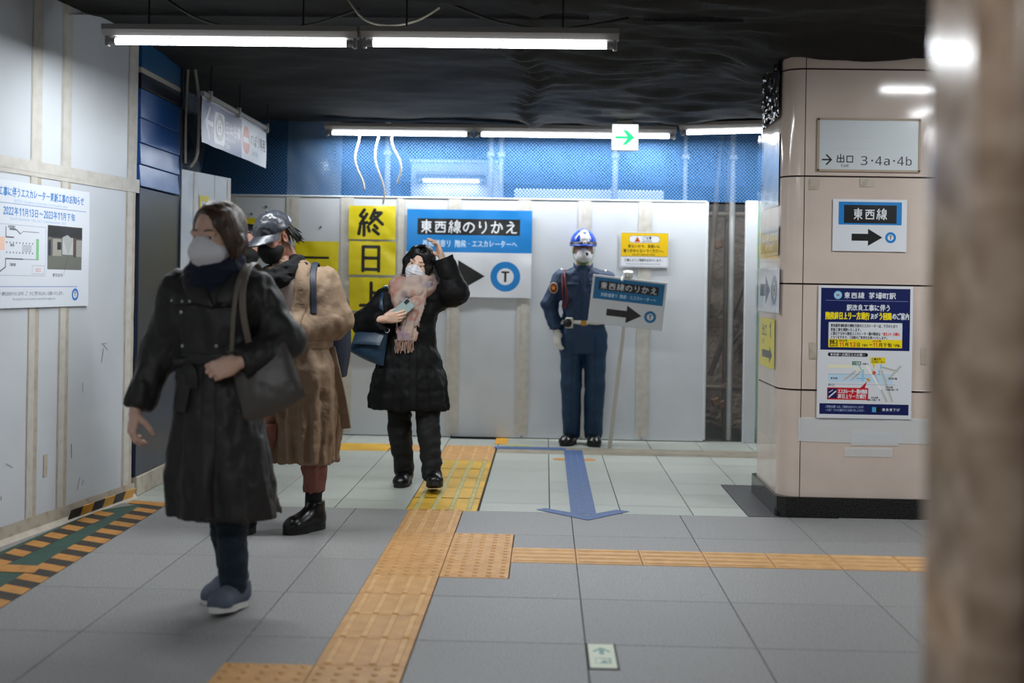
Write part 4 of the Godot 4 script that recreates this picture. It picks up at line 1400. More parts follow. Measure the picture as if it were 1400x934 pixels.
func build_signs() -> void:
	var z: float = M.back_z + 0.006
	# --- yellow character sheets on the barrier
	var ys := [["終", 1.742, "yellow laminated sheet with the top character of the column on the barrier"], ["日", 1.452, "yellow laminated sheet showing a boxed character, second of the column"], ["上", 1.157, "yellow laminated sheet third of the column, half behind the person in the padded coat"], ["り", 0.848, "yellow laminated sheet lowest of the column behind the blue bag"]]
	var k := 0
	for q in ys:
		var cv := Canvas.new(384, 272, SIGN_YELLOW)
		cv.glyph(GLYPHS[q[0]], 74, 22, 214, 228, 27, INK)
		notice("character_sheet", q[2], "sign", Vector3(-1.425 + 0.006 * k, q[1], z), Basis.IDENTITY, 0.385, 0.275 if k < 3 else 0.30, print_mat(cv, 0.28, 0.7), 0.006, 10 + k)
		k += 1
	var one := Canvas.new(384, 272, SIGN_YELLOW)
	one.rect(70, 122, 300, 142, INK)
	notice("character_sheet", "yellow sheet with a single horizontal stroke beside the cap wearer", "sign", Vector3(-1.875, 1.445, z), Basis.IDENTITY, 0.36, 0.275, print_mat(one, 0.28, 0.7), 0.004, 20)
	var one2 := Canvas.new(384, 272, SIGN_YELLOW)
	one2.glyph(GLYPHS["方"], 84, 22, 214, 228, 27, INK)
	notice("character_sheet", "yellow sheet under the one with the single stroke", "sign", Vector3(-1.87, 1.155, z), Basis.IDENTITY, 0.36, 0.275, print_mat(one2, 0.28, 0.7), 0.004, 21)
	var ap := Canvas.new(256, 256, SIGN_YELLOW)
	ap.round_rect(90, 60, 240, 130, 34, PAPER)
	write(ap, "お願い", 110, 70, 120, 50, INK, 0.12)
	write(ap, "足続く", 40, 160, 180, 56, Color(0.45, 0.2, 0.05), 0.1)
	notice("notice_sheet", "small yellow notice seen between the two walkers' heads", "sign", Vector3(-2.40, 1.63, z), Basis.IDENTITY, 0.29, 0.27, print_mat(ap, 0.4), 0.002, 22)
	var ap2 := Canvas.new(128, 96, SIGN_YELLOW)
	ap2.round_rect(26, 34, 102, 80, 8, PAPER)
	write(ap2, "お知", 36, 42, 56, 30, INK, 0.12)
	var sb := Basis(Vector3(0.2024, 0, -0.9793), Vector3.UP, Vector3(0.9793, 0, 0.2024))
	notice("notice_sheet", "small yellow notice on the side hoarding above the dark-coated person's head", "sign", Vector3(-2.284, 1.76, -7.86), sb, 0.13, 0.11, print_mat(ap2, 0.4), 0.001, 24)
	notice("notice_sheet", "low yellow notice on the side hoarding at the dark-coated person's shoulder", "sign", Vector3(-2.30, 1.20, -7.78), sb, 0.13, 0.10, print_mat(ap2, 0.4), 0.001, 25)
	# --- large blue transfer sign
	var big := transfer_sign(1024, 712, LINE_BLUE, INK, 0.0)
	arrow_right(big, 130, 645, 540, 260, 118, INK)
	line_mark(big, 812, 540, 122)
	notice("transfer_sign", "large blue and white sign with black arrow on the barrier", "sign", Vector3(-0.628, 1.502, z), Basis.IDENTITY, 1.022, 0.712, print_mat(big, 0.35, 0.25), 0.007, 30)
	# --- caution sign
	var ca := Canvas.new(704, 508, PAPER)
	ca.rect(14, 14, 690, 354, Color(0.90, 0.74, 0.05))
	ca.frame(10, 10, 694, 498, 4, Color(0.35, 0.33, 0.30))
	ca.rect(14, 350, 690, 356, Color(0.25, 0.22, 0.2))
	ca.round_rect(128, 50, 572, 156, 50, INK)
	ca.round_rect(132, 54, 568, 152, 47, PAPER)
	ca.poly([Vector2(248, 64), Vector2(294, 144), Vector2(202, 144)], Color(0.78, 0.33, 0.12))
	ca.line(Vector2(248, 84), Vector2(248, 122), 8, INK)
	ca.disc(248, 134, 5, INK)
	write(ca, "ご注意", 316, 62, 140, 46, INK, 0.11)
	latin(ca, "CAUTION", 316, 118, 140, 26, INK, true)
	write(ca, "危ないので、仮囲いに", 112, 180, 470, 50, INK, 0.12)
	write(ca, "寄りかからないでください。", 48, 244, 600, 52, INK, 0.12)
	latin(ca, "DO NOT LEAN ON FENCE", 184, 314, 320, 22, INK, true)
	write(ca, "工事によりご迷惑をおかけします。", 64, 384, 566, 44, INK, 0.11)
	latin(ca, "Thank you for your understanding and cooperation.", 90, 448, 500, 26, INK)
	notice("caution_sign", "yellow and white caution notice on the barrier above the placard", "sign", Vector3(0.798, 1.555, z), Basis.IDENTITY, 0.396, 0.285, print_mat(ca, 0.4, 0.3), 0.002, 34)
	# --- placard held by the guard
	var pl := transfer_sign(832, 544, Color(0.06, 0.45, 0.66), Color(0.13, 0.13, 0.15), 0.022)
	arrow_right(pl, 190, 590, 406, 204, 78, Color(0.15, 0.14, 0.15))
	line_mark(pl, 688, 406, 68, "T", Color(0.06, 0.45, 0.66))
	var pb := thing("placard", "blue and white arrow placard on a pale pole held by the guard", "placard", Vector3(0.52, 0.0, -9.27))
	var tilt := Basis(Vector3.BACK, -0.10)
	var pc := Vector3(0.115, 1.13, 0.06)
	part(pb, "board", bx(Vector3(0.575, 0.376, 0.012), 0.002), M.white_plastic, pc, tilt)
	part(pb, "print", wavy_sheet(0.567, 0.368, 0.0, 1, 2, 2), print_mat(pl, 0.4, 0.2), pc + Vector3(0, 0, 0.0075), tilt)
	var pole := MB.new()
	pole.box(Vector3(0.062, 0.655, 0.03), Vector3(0.032, 1.32, 0.022), Basis(Vector3.BACK, -0.10), 0.003)
	part(pb, "pole", pole.mesh(), mat(Color(0.78, 0.77, 0.74), 0.35))
	# --- pillar signs
	var pz := -6.616
	var ex := Canvas.new(800, 400, Color(0.80, 0.83, 0.84))
	ex.rect(0, 140, 440, 142, Color(0.72, 0.74, 0.75))
	ex.rect(0, 230, 440, 232, Color(0.74, 0.76, 0.77))
	ex.line(Vector2(30, 322), Vector2(98, 322), 12, INK)
	ex.line(Vector2(62, 284), Vector2(100, 322), 12, INK)
	ex.line(Vector2(62, 360), Vector2(100, 322), 12, INK)
	write(ex, "出口", 138, 276, 148, 72, INK, 0.11)
	latin(ex, "Exit", 182, 356, 58, 24, INK)
	var xx := 338.0
	for ch in ["3", "·", "4", "a", "·", "4", "b"]:
		if ch == "·":
			ex.rect(xx + 18, 318, xx + 32, 332, INK)
			xx += 50
		else:
			var hh := 72.0 if ch != "a" else 54.0
			latin(ex, ch, xx, 290 + (72 - hh), 54, hh, INK)
			xx += 66 if ch != "a" else 60
	var exo := notice("exit_sign", "pale exit sign with arrow reading 3 4a 4b on the beige pillar", "sign", Vector3(1.77, 2.06, pz), Basis.IDENTITY, 0.545, 0.272, print_mat(ex, 0.35, 0.3), 0.0005, 40)
	for q in [[0.0, 0.142, 0.565, 0.012], [0.0, -0.142, 0.565, 0.012], [-0.277, 0.0, 0.012, 0.29], [0.277, 0.0, 0.012, 0.29]]:
		part(exo, "border_tape", bx(Vector3(q[2], q[3], 0.003), 0.0), mat(Color(0.66, 0.59, 0.50), 0.5), Vector3(q[0], q[1], 0.004))
	var tz := Canvas.new(576, 400, PAPER)
	tz.rect(44, 20, 536, 196, LINE_BLUE)
	tz.rect(86, 44, 496, 184, INK)
	write(tz, "東西線", 150, 68, 276, 92, PAPER, 0.10)
	arrow_right(tz, 148, 388, 292, 132, 54, INK)
	line_mark(tz, 452, 292, 42)
	notice("line_sign", "white sheet with blue block and black arrow on the beige pillar", "sign", Vector3(1.782, 1.617, pz), Basis.IDENTITY, 0.405, 0.287, print_mat(tz, 0.4, 0.2), 0.002, 42)
	build_pillar_poster(Vector3(1.766, 0.917, pz))
	# --- signs on the pillar's left side
	var rb := Basis(Vector3(0, 0, 1), Vector3.UP, Vector3(-1, 0, 0))
	var px := 1.306
	var s1 := Canvas.new(400, 340, Color(0.80, 0.83, 0.85))
	write(s1, "出口", 120, 180, 120, 40, Color(0.55, 0.58, 0.6), 0.1)
	write(s1, "出口・・出口", 60, 270, 280, 50, Color(0.45, 0.47, 0.5), 0.1)
	write(s1, "・工事更新", 60, 80, 200, 30, Color(0.68, 0.7, 0.72), 0.1)
	notice("exit_sign", "faded white exit sign high on the pillar's left side", "sign", Vector3(px, 1.935, -6.975), rb, 0.48, 0.41, print_mat(s1, 0.35), 0.002, 44, true)
	var s2 := Canvas.new(448, 160, Color(0.62, 0.62, 0.60))
	s2.rect(24, 16, 424, 144, Color(0.36, 0.31, 0.18))
	write(s2, "日比谷線中目黒方面", 36, 30, 376, 46, PAPER, 0.11)
	write(s2, "のりかえ", 130, 86, 190, 46, PAPER, 0.11)
	notice("line_sign", "brown transfer strip on the pillar's left side", "sign", Vector3(px, 1.53, -6.99), rb, 0.56, 0.16, print_mat(s2, 0.4), 0.002, 45, true)
	var s3 := Canvas.new(560, 224, PAPER)
	arrow_right(s3, 60, 330, 112, 150, 62, Color(0.05, 0.12, 0.2))
	line_mark(s3, 430, 112, 74, "H", Color(0.55, 0.56, 0.57))
	notice("line_sign", "white sheet with dark arrow and grey ring on the pillar's left side", "sign", Vector3(px, 1.25, -6.995), rb, 0.66, 0.255, print_mat(s3, 0.4), 0.002, 46, true)
	var s4 := Canvas.new(320, 208, Color(0.87, 0.80, 0.08))
	write(s4, "出口", 44, 22, 110, 56, INK, 0.11)
	latin(s4, "1", 210, 18, 40, 62, INK, true)
	latin(s4, "Exit", 50, 88, 50, 22, INK)
	arrow_right(s4, 50, 280, 152, 76, 32, INK)
	notice("exit_sign", "small yellow exit 1 sheet low on the pillar's left side", "sign", Vector3(px, 0.942, -7.01), rb, 0.45, 0.285, print_mat(s4, 0.4), 0.002, 47)
	var cf := thing("clear_film", "clear protective film over the pillar's left side", "plastic sheet", Vector3(1.288, 1.3, -7.0))
	cf.basis = rb
	part(cf, "sheet", wavy_sheet(0.66, 1.78, 0.006, 99, 10, 30, 3.0), M.film)
	# --- hanging banner to the left passage
	var hb := Canvas.new(1360, 248, PAPER)
	var vio := Color(0.42, 0.45, 0.60)
	hb.rect(0, 0, 760, 248, vio)
	hb.rect(0, 0, 1360, 18, Color(0.72, 0.74, 0.78))
	hb.line(Vector2(70, 128), Vector2(210, 128), 26, PAPER)
	hb.line(Vector2(72, 128), Vector2(142, 50), 26, PAPER)
	hb.line(Vector2(72, 128), Vector2(142, 206), 26, PAPER)
	hb.round_rect(240, 48, 420, 222, 26, PAPER)
	hb.disc(330, 128, 74, Color(0.55, 0.55, 0.56))
	hb.disc(330, 128, 44, PAPER)
	latin(hb, "H", 306, 102, 48, 52, Color(0.4, 0.4, 0.42), true)
	write(hb, "日比谷線", 436, 70, 300, 76, PAPER, 0.09)
	latin(hb, "Hibiya Line", 440, 160, 190, 30, PAPER)
	latin(hb, "25m", 440, 198, 80, 28, PAPER)
	hb.disc(860, 128, 84, Color(0.80, 0.30, 0.30))
	hb.rect(800, 112, 920, 144, PAPER)
	write(hb, "のぼり専用", 960, 70, 380, 80, Color(0.22, 0.22, 0.25), 0.10)
	latin(hb, "Up Only", 990, 172, 150, 40, Color(0.3, 0.3, 0.33))
	var hs := thing("hanging_sign", "white and violet banner sign hung from the ceiling over the left passage", "sign", Vector3(-2.14, 2.26, -8.15))
	hs.basis = Basis(Vector3(0, 0, -1), Vector3.UP, Vector3(1, 0, 0))
	part(hs, "banner", wavy_sheet(1.70, 0.29, 0.02, 55, 24, 6, 1.6), print_mat(hb, 0.4), Vector3(0, -0.005, 0))
	part(hs, "rail", bx(Vector3(1.72, 0.03, 0.03), 0.004), M.fixture, Vector3(0, 0.15, 0))
	for x in [-0.72, -0.02, 0.80]:
		var rd := MB.new()
		rd.tube([Vector3(x, 0.15, 0.018), Vector3(x, 0.42, 0.018)], 0.006, 7)
		part(hs, "hanger_rod", rd.mesh(), M.cable)
		part(hs, "hook", bx(Vector3(0.02, 0.07, 0.03), 0.004), M.steel, Vector3(x, 0.15, 0.01))
	# --- lit exit arrow sign in front of the back lamps
	var ar := Canvas.new(256, 256, Color(0.95, 0.98, 0.97))
	var gr := Color(0.16, 0.72, 0.47)
	ar.line(Vector2(40, 130), Vector2(190, 130), 26, gr)
	ar.poly([Vector2(104, 56), Vector2(146, 56), Vector2(222, 130), Vector2(140, 206), Vector2(98, 206), Vector2(158, 130)], gr)
	ar.rect(22, 180, 30, 236, gr)
	ar.rect(58, 186, 66, 236, gr)
	var lit := print_mat(ar, 0.4)
	lit.emission_enabled = true
	lit.emission = Color.WHITE
	lit.emission_texture = lit.albedo_texture
	lit.emission_operator = BaseMaterial3D.EMISSION_OP_MULTIPLY
	lit.emission_energy_multiplier = 0.9
	var es := thing("exit_light_sign", "white box sign with green arrow hung before the back lamps", "sign", Vector3(0.596, 2.407, -9.20))
	part(es, "casing", bx(Vector3(0.206, 0.206, 0.05), 0.005), M.white_plastic, Vector3(0, 0, -0.028))
	part(es, "lit_sign_face", wavy_sheet(0.196, 0.196, 0.0, 1, 2, 2), lit)
	part(es, "bracket", bx(Vector3(0.12, 0.09, 0.02), 0.002), M.fixture, Vector3(0, 0.14, -0.03))
	var esl := AreaLight3D.new()
	esl.name = "sign_light"
	esl.area_size = Vector2(0.19, 0.19)
	esl.light_energy = 0.02
	esl.shadow_enabled = true
	esl.area_range = 20.0
	esl.position = Vector3(0, 0, 0.01)
	esl.rotation_degrees = Vector3(0, 180, 0)
	es.add_child(esl)
	# --- floor exit plate
	var fe := Canvas.new(160, 336, Color(0.76, 0.78, 0.68))
	var fg := Color(0.36, 0.52, 0.48)
	fe.line(Vector2(80, 70), Vector2(80, 140), 30, fg)
	fe.line(Vector2(80, 60), Vector2(34, 108), 18, fg)
	fe.line(Vector2(80, 60), Vector2(126, 108), 18, fg)
	fe.frame(36, 200, 130, 276, 12, fg)
	fe.poly([Vector2(60, 276), Vector2(84, 226), Vector2(118, 246), Vector2(96, 262)], fg)
	fe.rect(40, 206, 62, 270, Color(0.76, 0.78, 0.68))
	var fo := thing("floor_exit_plate", "small pale green exit arrow plate set in the floor", "floor sign", Vector3(0.213, 0.0, -4.055))
	part(fo, "rim", bx(Vector3(0.104, 0.003, 0.276), 0.0), M.grout, Vector3(0, 0.001, 0))
	part(fo, "plate", wavy_sheet(0.09, 0.262, 0.0, 1, 2, 2), print_mat(fe, 0.4), Vector3(0, 0.0035, 0), Basis(Vector3.RIGHT, -PI / 2))
	build_left_poster()


func build_pillar_poster(at: Vector3) -> void:
	var W := 832
	var H := 1164
	var cv := Canvas.new(W, H, PAPER)
	var navy := Color(0.04, 0.10, 0.34)
	cv.rect(24, 22, W - 24, 566, navy)
	cv.disc(172, 84, 36, Color(0.55, 0.80, 0.93))
	cv.disc(172, 84, 20, PAPER)
	latin(cv, "M", 160, 72, 24, 24, navy, true)
	write(cv, "東西線", 222, 56, 186, 58, PAPER, 0.13)
	write(cv, "茅場町駅", 440, 56, 244, 58, PAPER, 0.13)
	cv.rect(64, 130, W - 44, 133, Color(0.6, 0.65, 0.8))
	write(cv, "駅改良工事に伴う", 250, 164, 390, 56, PAPER, 0.14)
	write(cv, "階段終日上り一方通行", 66, 232, 388, 66, Color(0.98, 0.88, 0.10), 0.15)
	write(cv, "及び", 462, 240, 66, 52, PAPER, 0.13)
	write(cv, "う回路", 532, 232, 118, 64, Color(0.98, 0.88, 0.10), 0.15)
	write(cv, "のご案内", 652, 234, 150, 60, PAPER, 0.13)
	cv.round_rect(94, 322, 742, 542, 8, PAPER)
	write(cv, "東西線茅場町駅の号車付近のエスカレーターは、下記のとおり", 112, 336, 590, 30, INK, 0.10)
	write(cv, "更新工事を実施いたします。", 112, 372, 280, 30, INK, 0.10)
	write(cv, "工事開始日から階段エスカレーター横の階段は", 112, 406, 440, 30, INK, 0.10)
	write(cv, "「終日上り一方通行」", 560, 406, 170, 30, Color(0.85, 0.12, 0.12), 0.12)
	write(cv, "となりますので、う回路のご利用をお願いいたします。", 112, 440, 510, 28, INK, 0.10)
	cv.rect(94, 470, 742, 542, Color(0.97, 0.87, 0.08))
	cv.rect(108, 476, 174, 536, INK)
	write(cv, "工事", 112, 478, 58, 27, Color(0.97, 0.87, 0.08), 0.12)
	write(cv, "期間", 112, 508, 58, 27, Color(0.97, 0.87, 0.08), 0.12)
	var red := Color(0.85, 0.16, 0.08)
	latin(cv, "2022", 186, 474, 54, 18, INK, true)
	write(cv, "年", 242, 473, 20, 20, INK, 0.13)
	latin(cv, "11", 192, 498, 36, 38, red, true)
	write(cv, "月", 236, 498, 40, 38, INK, 0.12)
	latin(cv, "13", 282, 496, 52, 40, red, true)
	write(cv, "日", 340, 498, 38, 38, INK, 0.12)
	write(cv, "始発時", 388, 510, 54, 22, INK, 0.12)
	write(cv, "～", 452, 498, 30, 36, INK, 0.12)
	latin(cv, "2023", 482, 474, 54, 18, red, true)
	write(cv, "年", 538, 473, 20, 20, INK, 0.13)
	latin(cv, "11", 488, 498, 36, 38, red, true)
	write(cv, "月下旬", 534, 498, 118, 38, INK, 0.12)
	write(cv, "「予定」", 662, 506, 74, 28, INK, 0.11)
	# map
	cv.round_rect(92, 590, 444, 622, 15, INK)
	write(cv, "東西線へお乗換えのお客様", 112, 594, 310, 25, PAPER, 0.12)
	var pale := Color(0.93, 0.91, 0.78)
	var water := Color(0.76, 0.86, 0.93)
	var road := Color(0.80, 0.80, 0.78)
	cv.rect(96, 694, 300, 722, pale)
	cv.poly([Vector2(290, 710), Vector2(430, 720), Vector2(440, 756), Vector2(330, 752)], Color(0.88, 0.90, 0.86))
	cv.rect(96, 778, 560, 846, water)
	cv.poly([Vector2(500, 770), Vector2(640, 770), Vector2(672, 858), Vector2(520, 858)], water)
	for a in [[330, 752, 240, 824], [380, 752, 300, 824], [480, 740, 610, 1010], [560, 740, 660, 1010], [620, 820, 730, 700], [560, 710, 700, 745]]:
		cv.line(Vector2(a[0], a[1]), Vector2(a[2], a[3]), 20, road)
		cv.line(Vector2(a[0] + 9, a[1]), Vector2(a[2] + 9, a[3]), 3, Color(0.45, 0.45, 0.45))
	cv.line(Vector2(430, 690), Vector2(560, 900), 22, Color(0.93, 0.93, 0.92))
	cv.rect(96, 864, 690, 867, Color(0.5, 0.62, 0.75))
	cv.rect(96, 776, 560, 779, Color(0.45, 0.6, 0.75))
	cv.line(Vector2(350, 812), Vector2(430, 812), 5, Color(0.3, 0.6, 0.8))
	cv.line(Vector2(402, 740), Vector2(402, 830), 18, Color(0.60, 0.78, 0.88))
	cv.line(Vector2(560, 690), Vector2(560, 720), 14, Color(0.60, 0.78, 0.88))
	cv.line(Vector2(545, 740), Vector2(545, 770), 14, Color(0.60, 0.78, 0.88))
	cv.poly([Vector2(446, 806), Vector2(470, 826), Vector2(456, 840), Vector2(432, 822)], Color(0.85, 0.65, 0.15))
	cv.poly([Vector2(500, 742), Vector2(520, 760), Vector2(500, 780), Vector2(480, 764)], Color(0.85, 0.35, 0.12))
	cv.rect(308, 664, 386, 696, Color(0.14, 0.42, 0.27))
	write(cv, "う回路", 312, 668, 70, 24, PAPER, 0.12)
	cv.line(Vector2(366, 696), Vector2(388, 736), 4, Color(0.14, 0.42, 0.27))
	cv.rect(468, 626, 598, 680, Color(0.93, 0.83, 0.1))
	cv.poly([Vector2(484, 680), Vector2(510, 680), Vector2(494, 736)], Color(0.93, 0.83, 0.1))
	write(cv, "工事箇所", 476, 630, 84, 22, INK, 0.12)
	write(cv, "エスカレーター", 476, 654, 116, 22, INK, 0.12)
	write(cv, "改札口", 398, 676, 52, 18, INK, 0.1)
	write(cv, "東西線", 118, 806, 62, 18, INK, 0.1)
	write(cv, "西船橋", 628, 800, 76, 20, INK, 0.1)
	write(cv, "日比谷線", 604, 876, 64, 18, INK, 0.1)
	write(cv, "中目黒方面ホーム", 604, 898, 110, 18, INK, 0.1)
	write(cv, "日比谷線", 476, 970, 64, 18, INK, 0.1)
	write(cv, "北千住方面ホーム", 440, 990, 118, 18, INK, 0.1)
	write(cv, "出口", 96, 862, 60, 20, INK, 0.12)
	cv.poly([Vector2(440, 838), Vector2(420, 900), Vector2(378, 900)], Color(0.75, 0.10, 0.14))
	cv.rect(90, 896, 452, 1002, Color(0.78, 0.10, 0.14))
	cv.rect(98, 906, 176, 990, navy)
	cv.line(Vector2(108, 980), Vector2(166, 930), 12, PAPER)
	cv.line(Vector2(108, 940), Vector2(140, 918), 6, PAPER)
	write(cv, "エスカレーター横の階段", 186, 908, 258, 40, PAPER, 0.14)
	write(cv, "終日上り一方通行", 186, 950, 250, 42, PAPER, 0.14)
	cv.rect(24, 1036, W - 24, 1130, navy)
	write(cv, "ご利用のお客様には、ご迷惑をおかけいたしますが、", 76, 1052, 350, 24, Color(0.7, 0.75, 0.85), 0.09)
	write(cv, "何とぞご理解いただきますようお願い申し上げます。", 76, 1082, 350, 24, Color(0.7, 0.75, 0.85), 0.09)
	cv.rect(488, 1062, 560, 1106, Color(0.30, 0.66, 0.85))
	cv.rect(524, 1062, 560, 1106, INK)
	write(cv, "東京地下鉄", 574, 1070, 160, 28, PAPER, 0.12)
	notice("poster", "tall navy and white station works poster on the beige pillar", "poster", at, Basis.IDENTITY, 0.518, 0.732, print_mat(cv, 0.4, 0.2), 0.003, 60)


func build_left_poster() -> void:
	var W := 1100
	var H := 768
	var cv := Canvas.new(W, H, Color(0.86, 0.88, 0.91))
	var b := Color(0.17, 0.46, 0.75)
	var pale := Color(0.55, 0.68, 0.82)
	write(cv, "工事に伴うエスカレーター更新工事のお知らせ", 70, 38, 960, 58, b, 0.11)
	latin(cv, "NOTICE: Escalator closed due to renovation work", 230, 108, 600, 20, pale)
	cv.rect(40, 134, 1060, 138, Color(0.45, 0.55, 0.75))
	var x := 120.0
	for s in ["2022", "年", "11", "月", "13", "日", "～", "2023", "年", "11", "月", "下", "旬"]:
		var wd: float = 27.0 * s.length() if s.unicode_at(0) < 128 else 50.0
		if s.unicode_at(0) < 128:
			latin(cv, s, x + 2, 158, wd - 4, 48, b, true)
		else:
			write(cv, s, x, 156, wd, 52, b, 0.11)
		x += wd + 2
	latin(cv, "Period: November 13th, 2022 to late November 2023", 190, 218, 620, 20, pale)
	# floor plan
	cv.frame(70, 262, 580, 572, 3, Color(0.62, 0.66, 0.74))
	cv.rect(70, 340, 140, 420, Color(0.93, 0.78, 0.70))
	for q in [[150, 280, 150, 340], [150, 340, 230, 340], [190, 292, 260, 292], [260, 292, 300, 316], [300, 316, 330, 300], [330, 300, 500, 300], [150, 470, 330, 470], [150, 470, 150, 520], [90, 550, 150, 520], [330, 470, 500, 470]]:
		cv.line(Vector2(q[0], q[1]), Vector2(q[2], q[3]), 7 if q[0] < 300 else 3, Color(0.2, 0.2, 0.24))
	cv.rect(470, 340, 500, 470, Color(0.50, 0.76, 0.52))
	for i in 9:
		for j in [372, 432]:
			cv.disc(160 + i * 34, j, 5, INK)
	for i in 5:
		cv.rect(320, 384 + i * 9, 420, 387 + i * 9, Color(0.4, 0.4, 0.45))
	cv.frame(430, 506, 566, 560, 2, Color(0.6, 0.5, 0.5))
	write(cv, "出口", 470, 520, 60, 26, Color(0.85, 0.45, 0.3), 0.1)
	write(cv, "中央改札口", 170, 268, 80, 20, INK, 0.1)
	write(cv, "階段", 196, 378, 44, 18, INK, 0.1)
	write(cv, "方面改札", 190, 496, 66, 18, INK, 0.1)
	# printed photograph of the site
	cv.rect(600, 246, 1010, 528, Color(0.34, 0.34, 0.33))
	cv.rect(600, 246, 1010, 322, Color(0.15, 0.15, 0.15))
	cv.rect(600, 432, 1010, 528, Color(0.43, 0.44, 0.41))
	cv.rect(660, 330, 760, 440, Color(0.62, 0.61, 0.56))
	cv.rect(770, 318, 900, 430, Color(0.72, 0.74, 0.74))
	cv.poly([Vector2(770, 318), Vector2(830, 300), Vector2(900, 330), Vector2(840, 430)], Color(0.66, 0.67, 0.66))
	cv.rect(905, 316, 940, 446, Color(0.36, 0.27, 0.2))
	cv.rect(940, 330, 1010, 440, Color(0.60, 0.60, 0.57))
	cv.rect(604, 320, 650, 456, Color(0.44, 0.42, 0.40))
	cv.rect(612, 340, 640, 440, Color(0.16, 0.17, 0.25))
	cv.rect(712, 350, 756, 400, Color(0.16, 0.16, 0.16))
	cv.line(Vector2(838, 440), Vector2(790, 566), 2, INK)
	write(cv, "設置位置", 660, 552, 120, 24, INK, 0.08)
	cv.rect(40, 636, 960, 640, Color(0.38, 0.50, 0.75))
	write(cv, "ご不便をおかけいたしますが、ご理解とご協力をよろしくお願いいたします。", 80, 668, 720, 26, Color(0.3, 0.33, 0.4), 0.09)
	latin(cv, "We apologize for any inconvenience caused by the ongoing work.", 230, 706, 470, 20, Color(0.4, 0.43, 0.5))
	cv.disc(936, 690, 40, b)
	cv.disc(936, 690, 24, PAPER)
	latin(cv, "T", 926, 674, 20, 30, INK, true)
	var o := thing("poster", "large white works notice with plan and photo on the left hoarding", "poster", M.left_origin + M.left_basis * Vector3(0.985, 1.41, -0.007))
	var B: Basis = M.left_basis
	o.basis = Basis(-B.x, B.y, -B.z)
	part(o, "sheet", wavy_sheet(0.86, 0.60, 0.003, 66, 16, 12, 4.0), print_mat(cv, 0.45), Vector3(0, 0, 0.003))


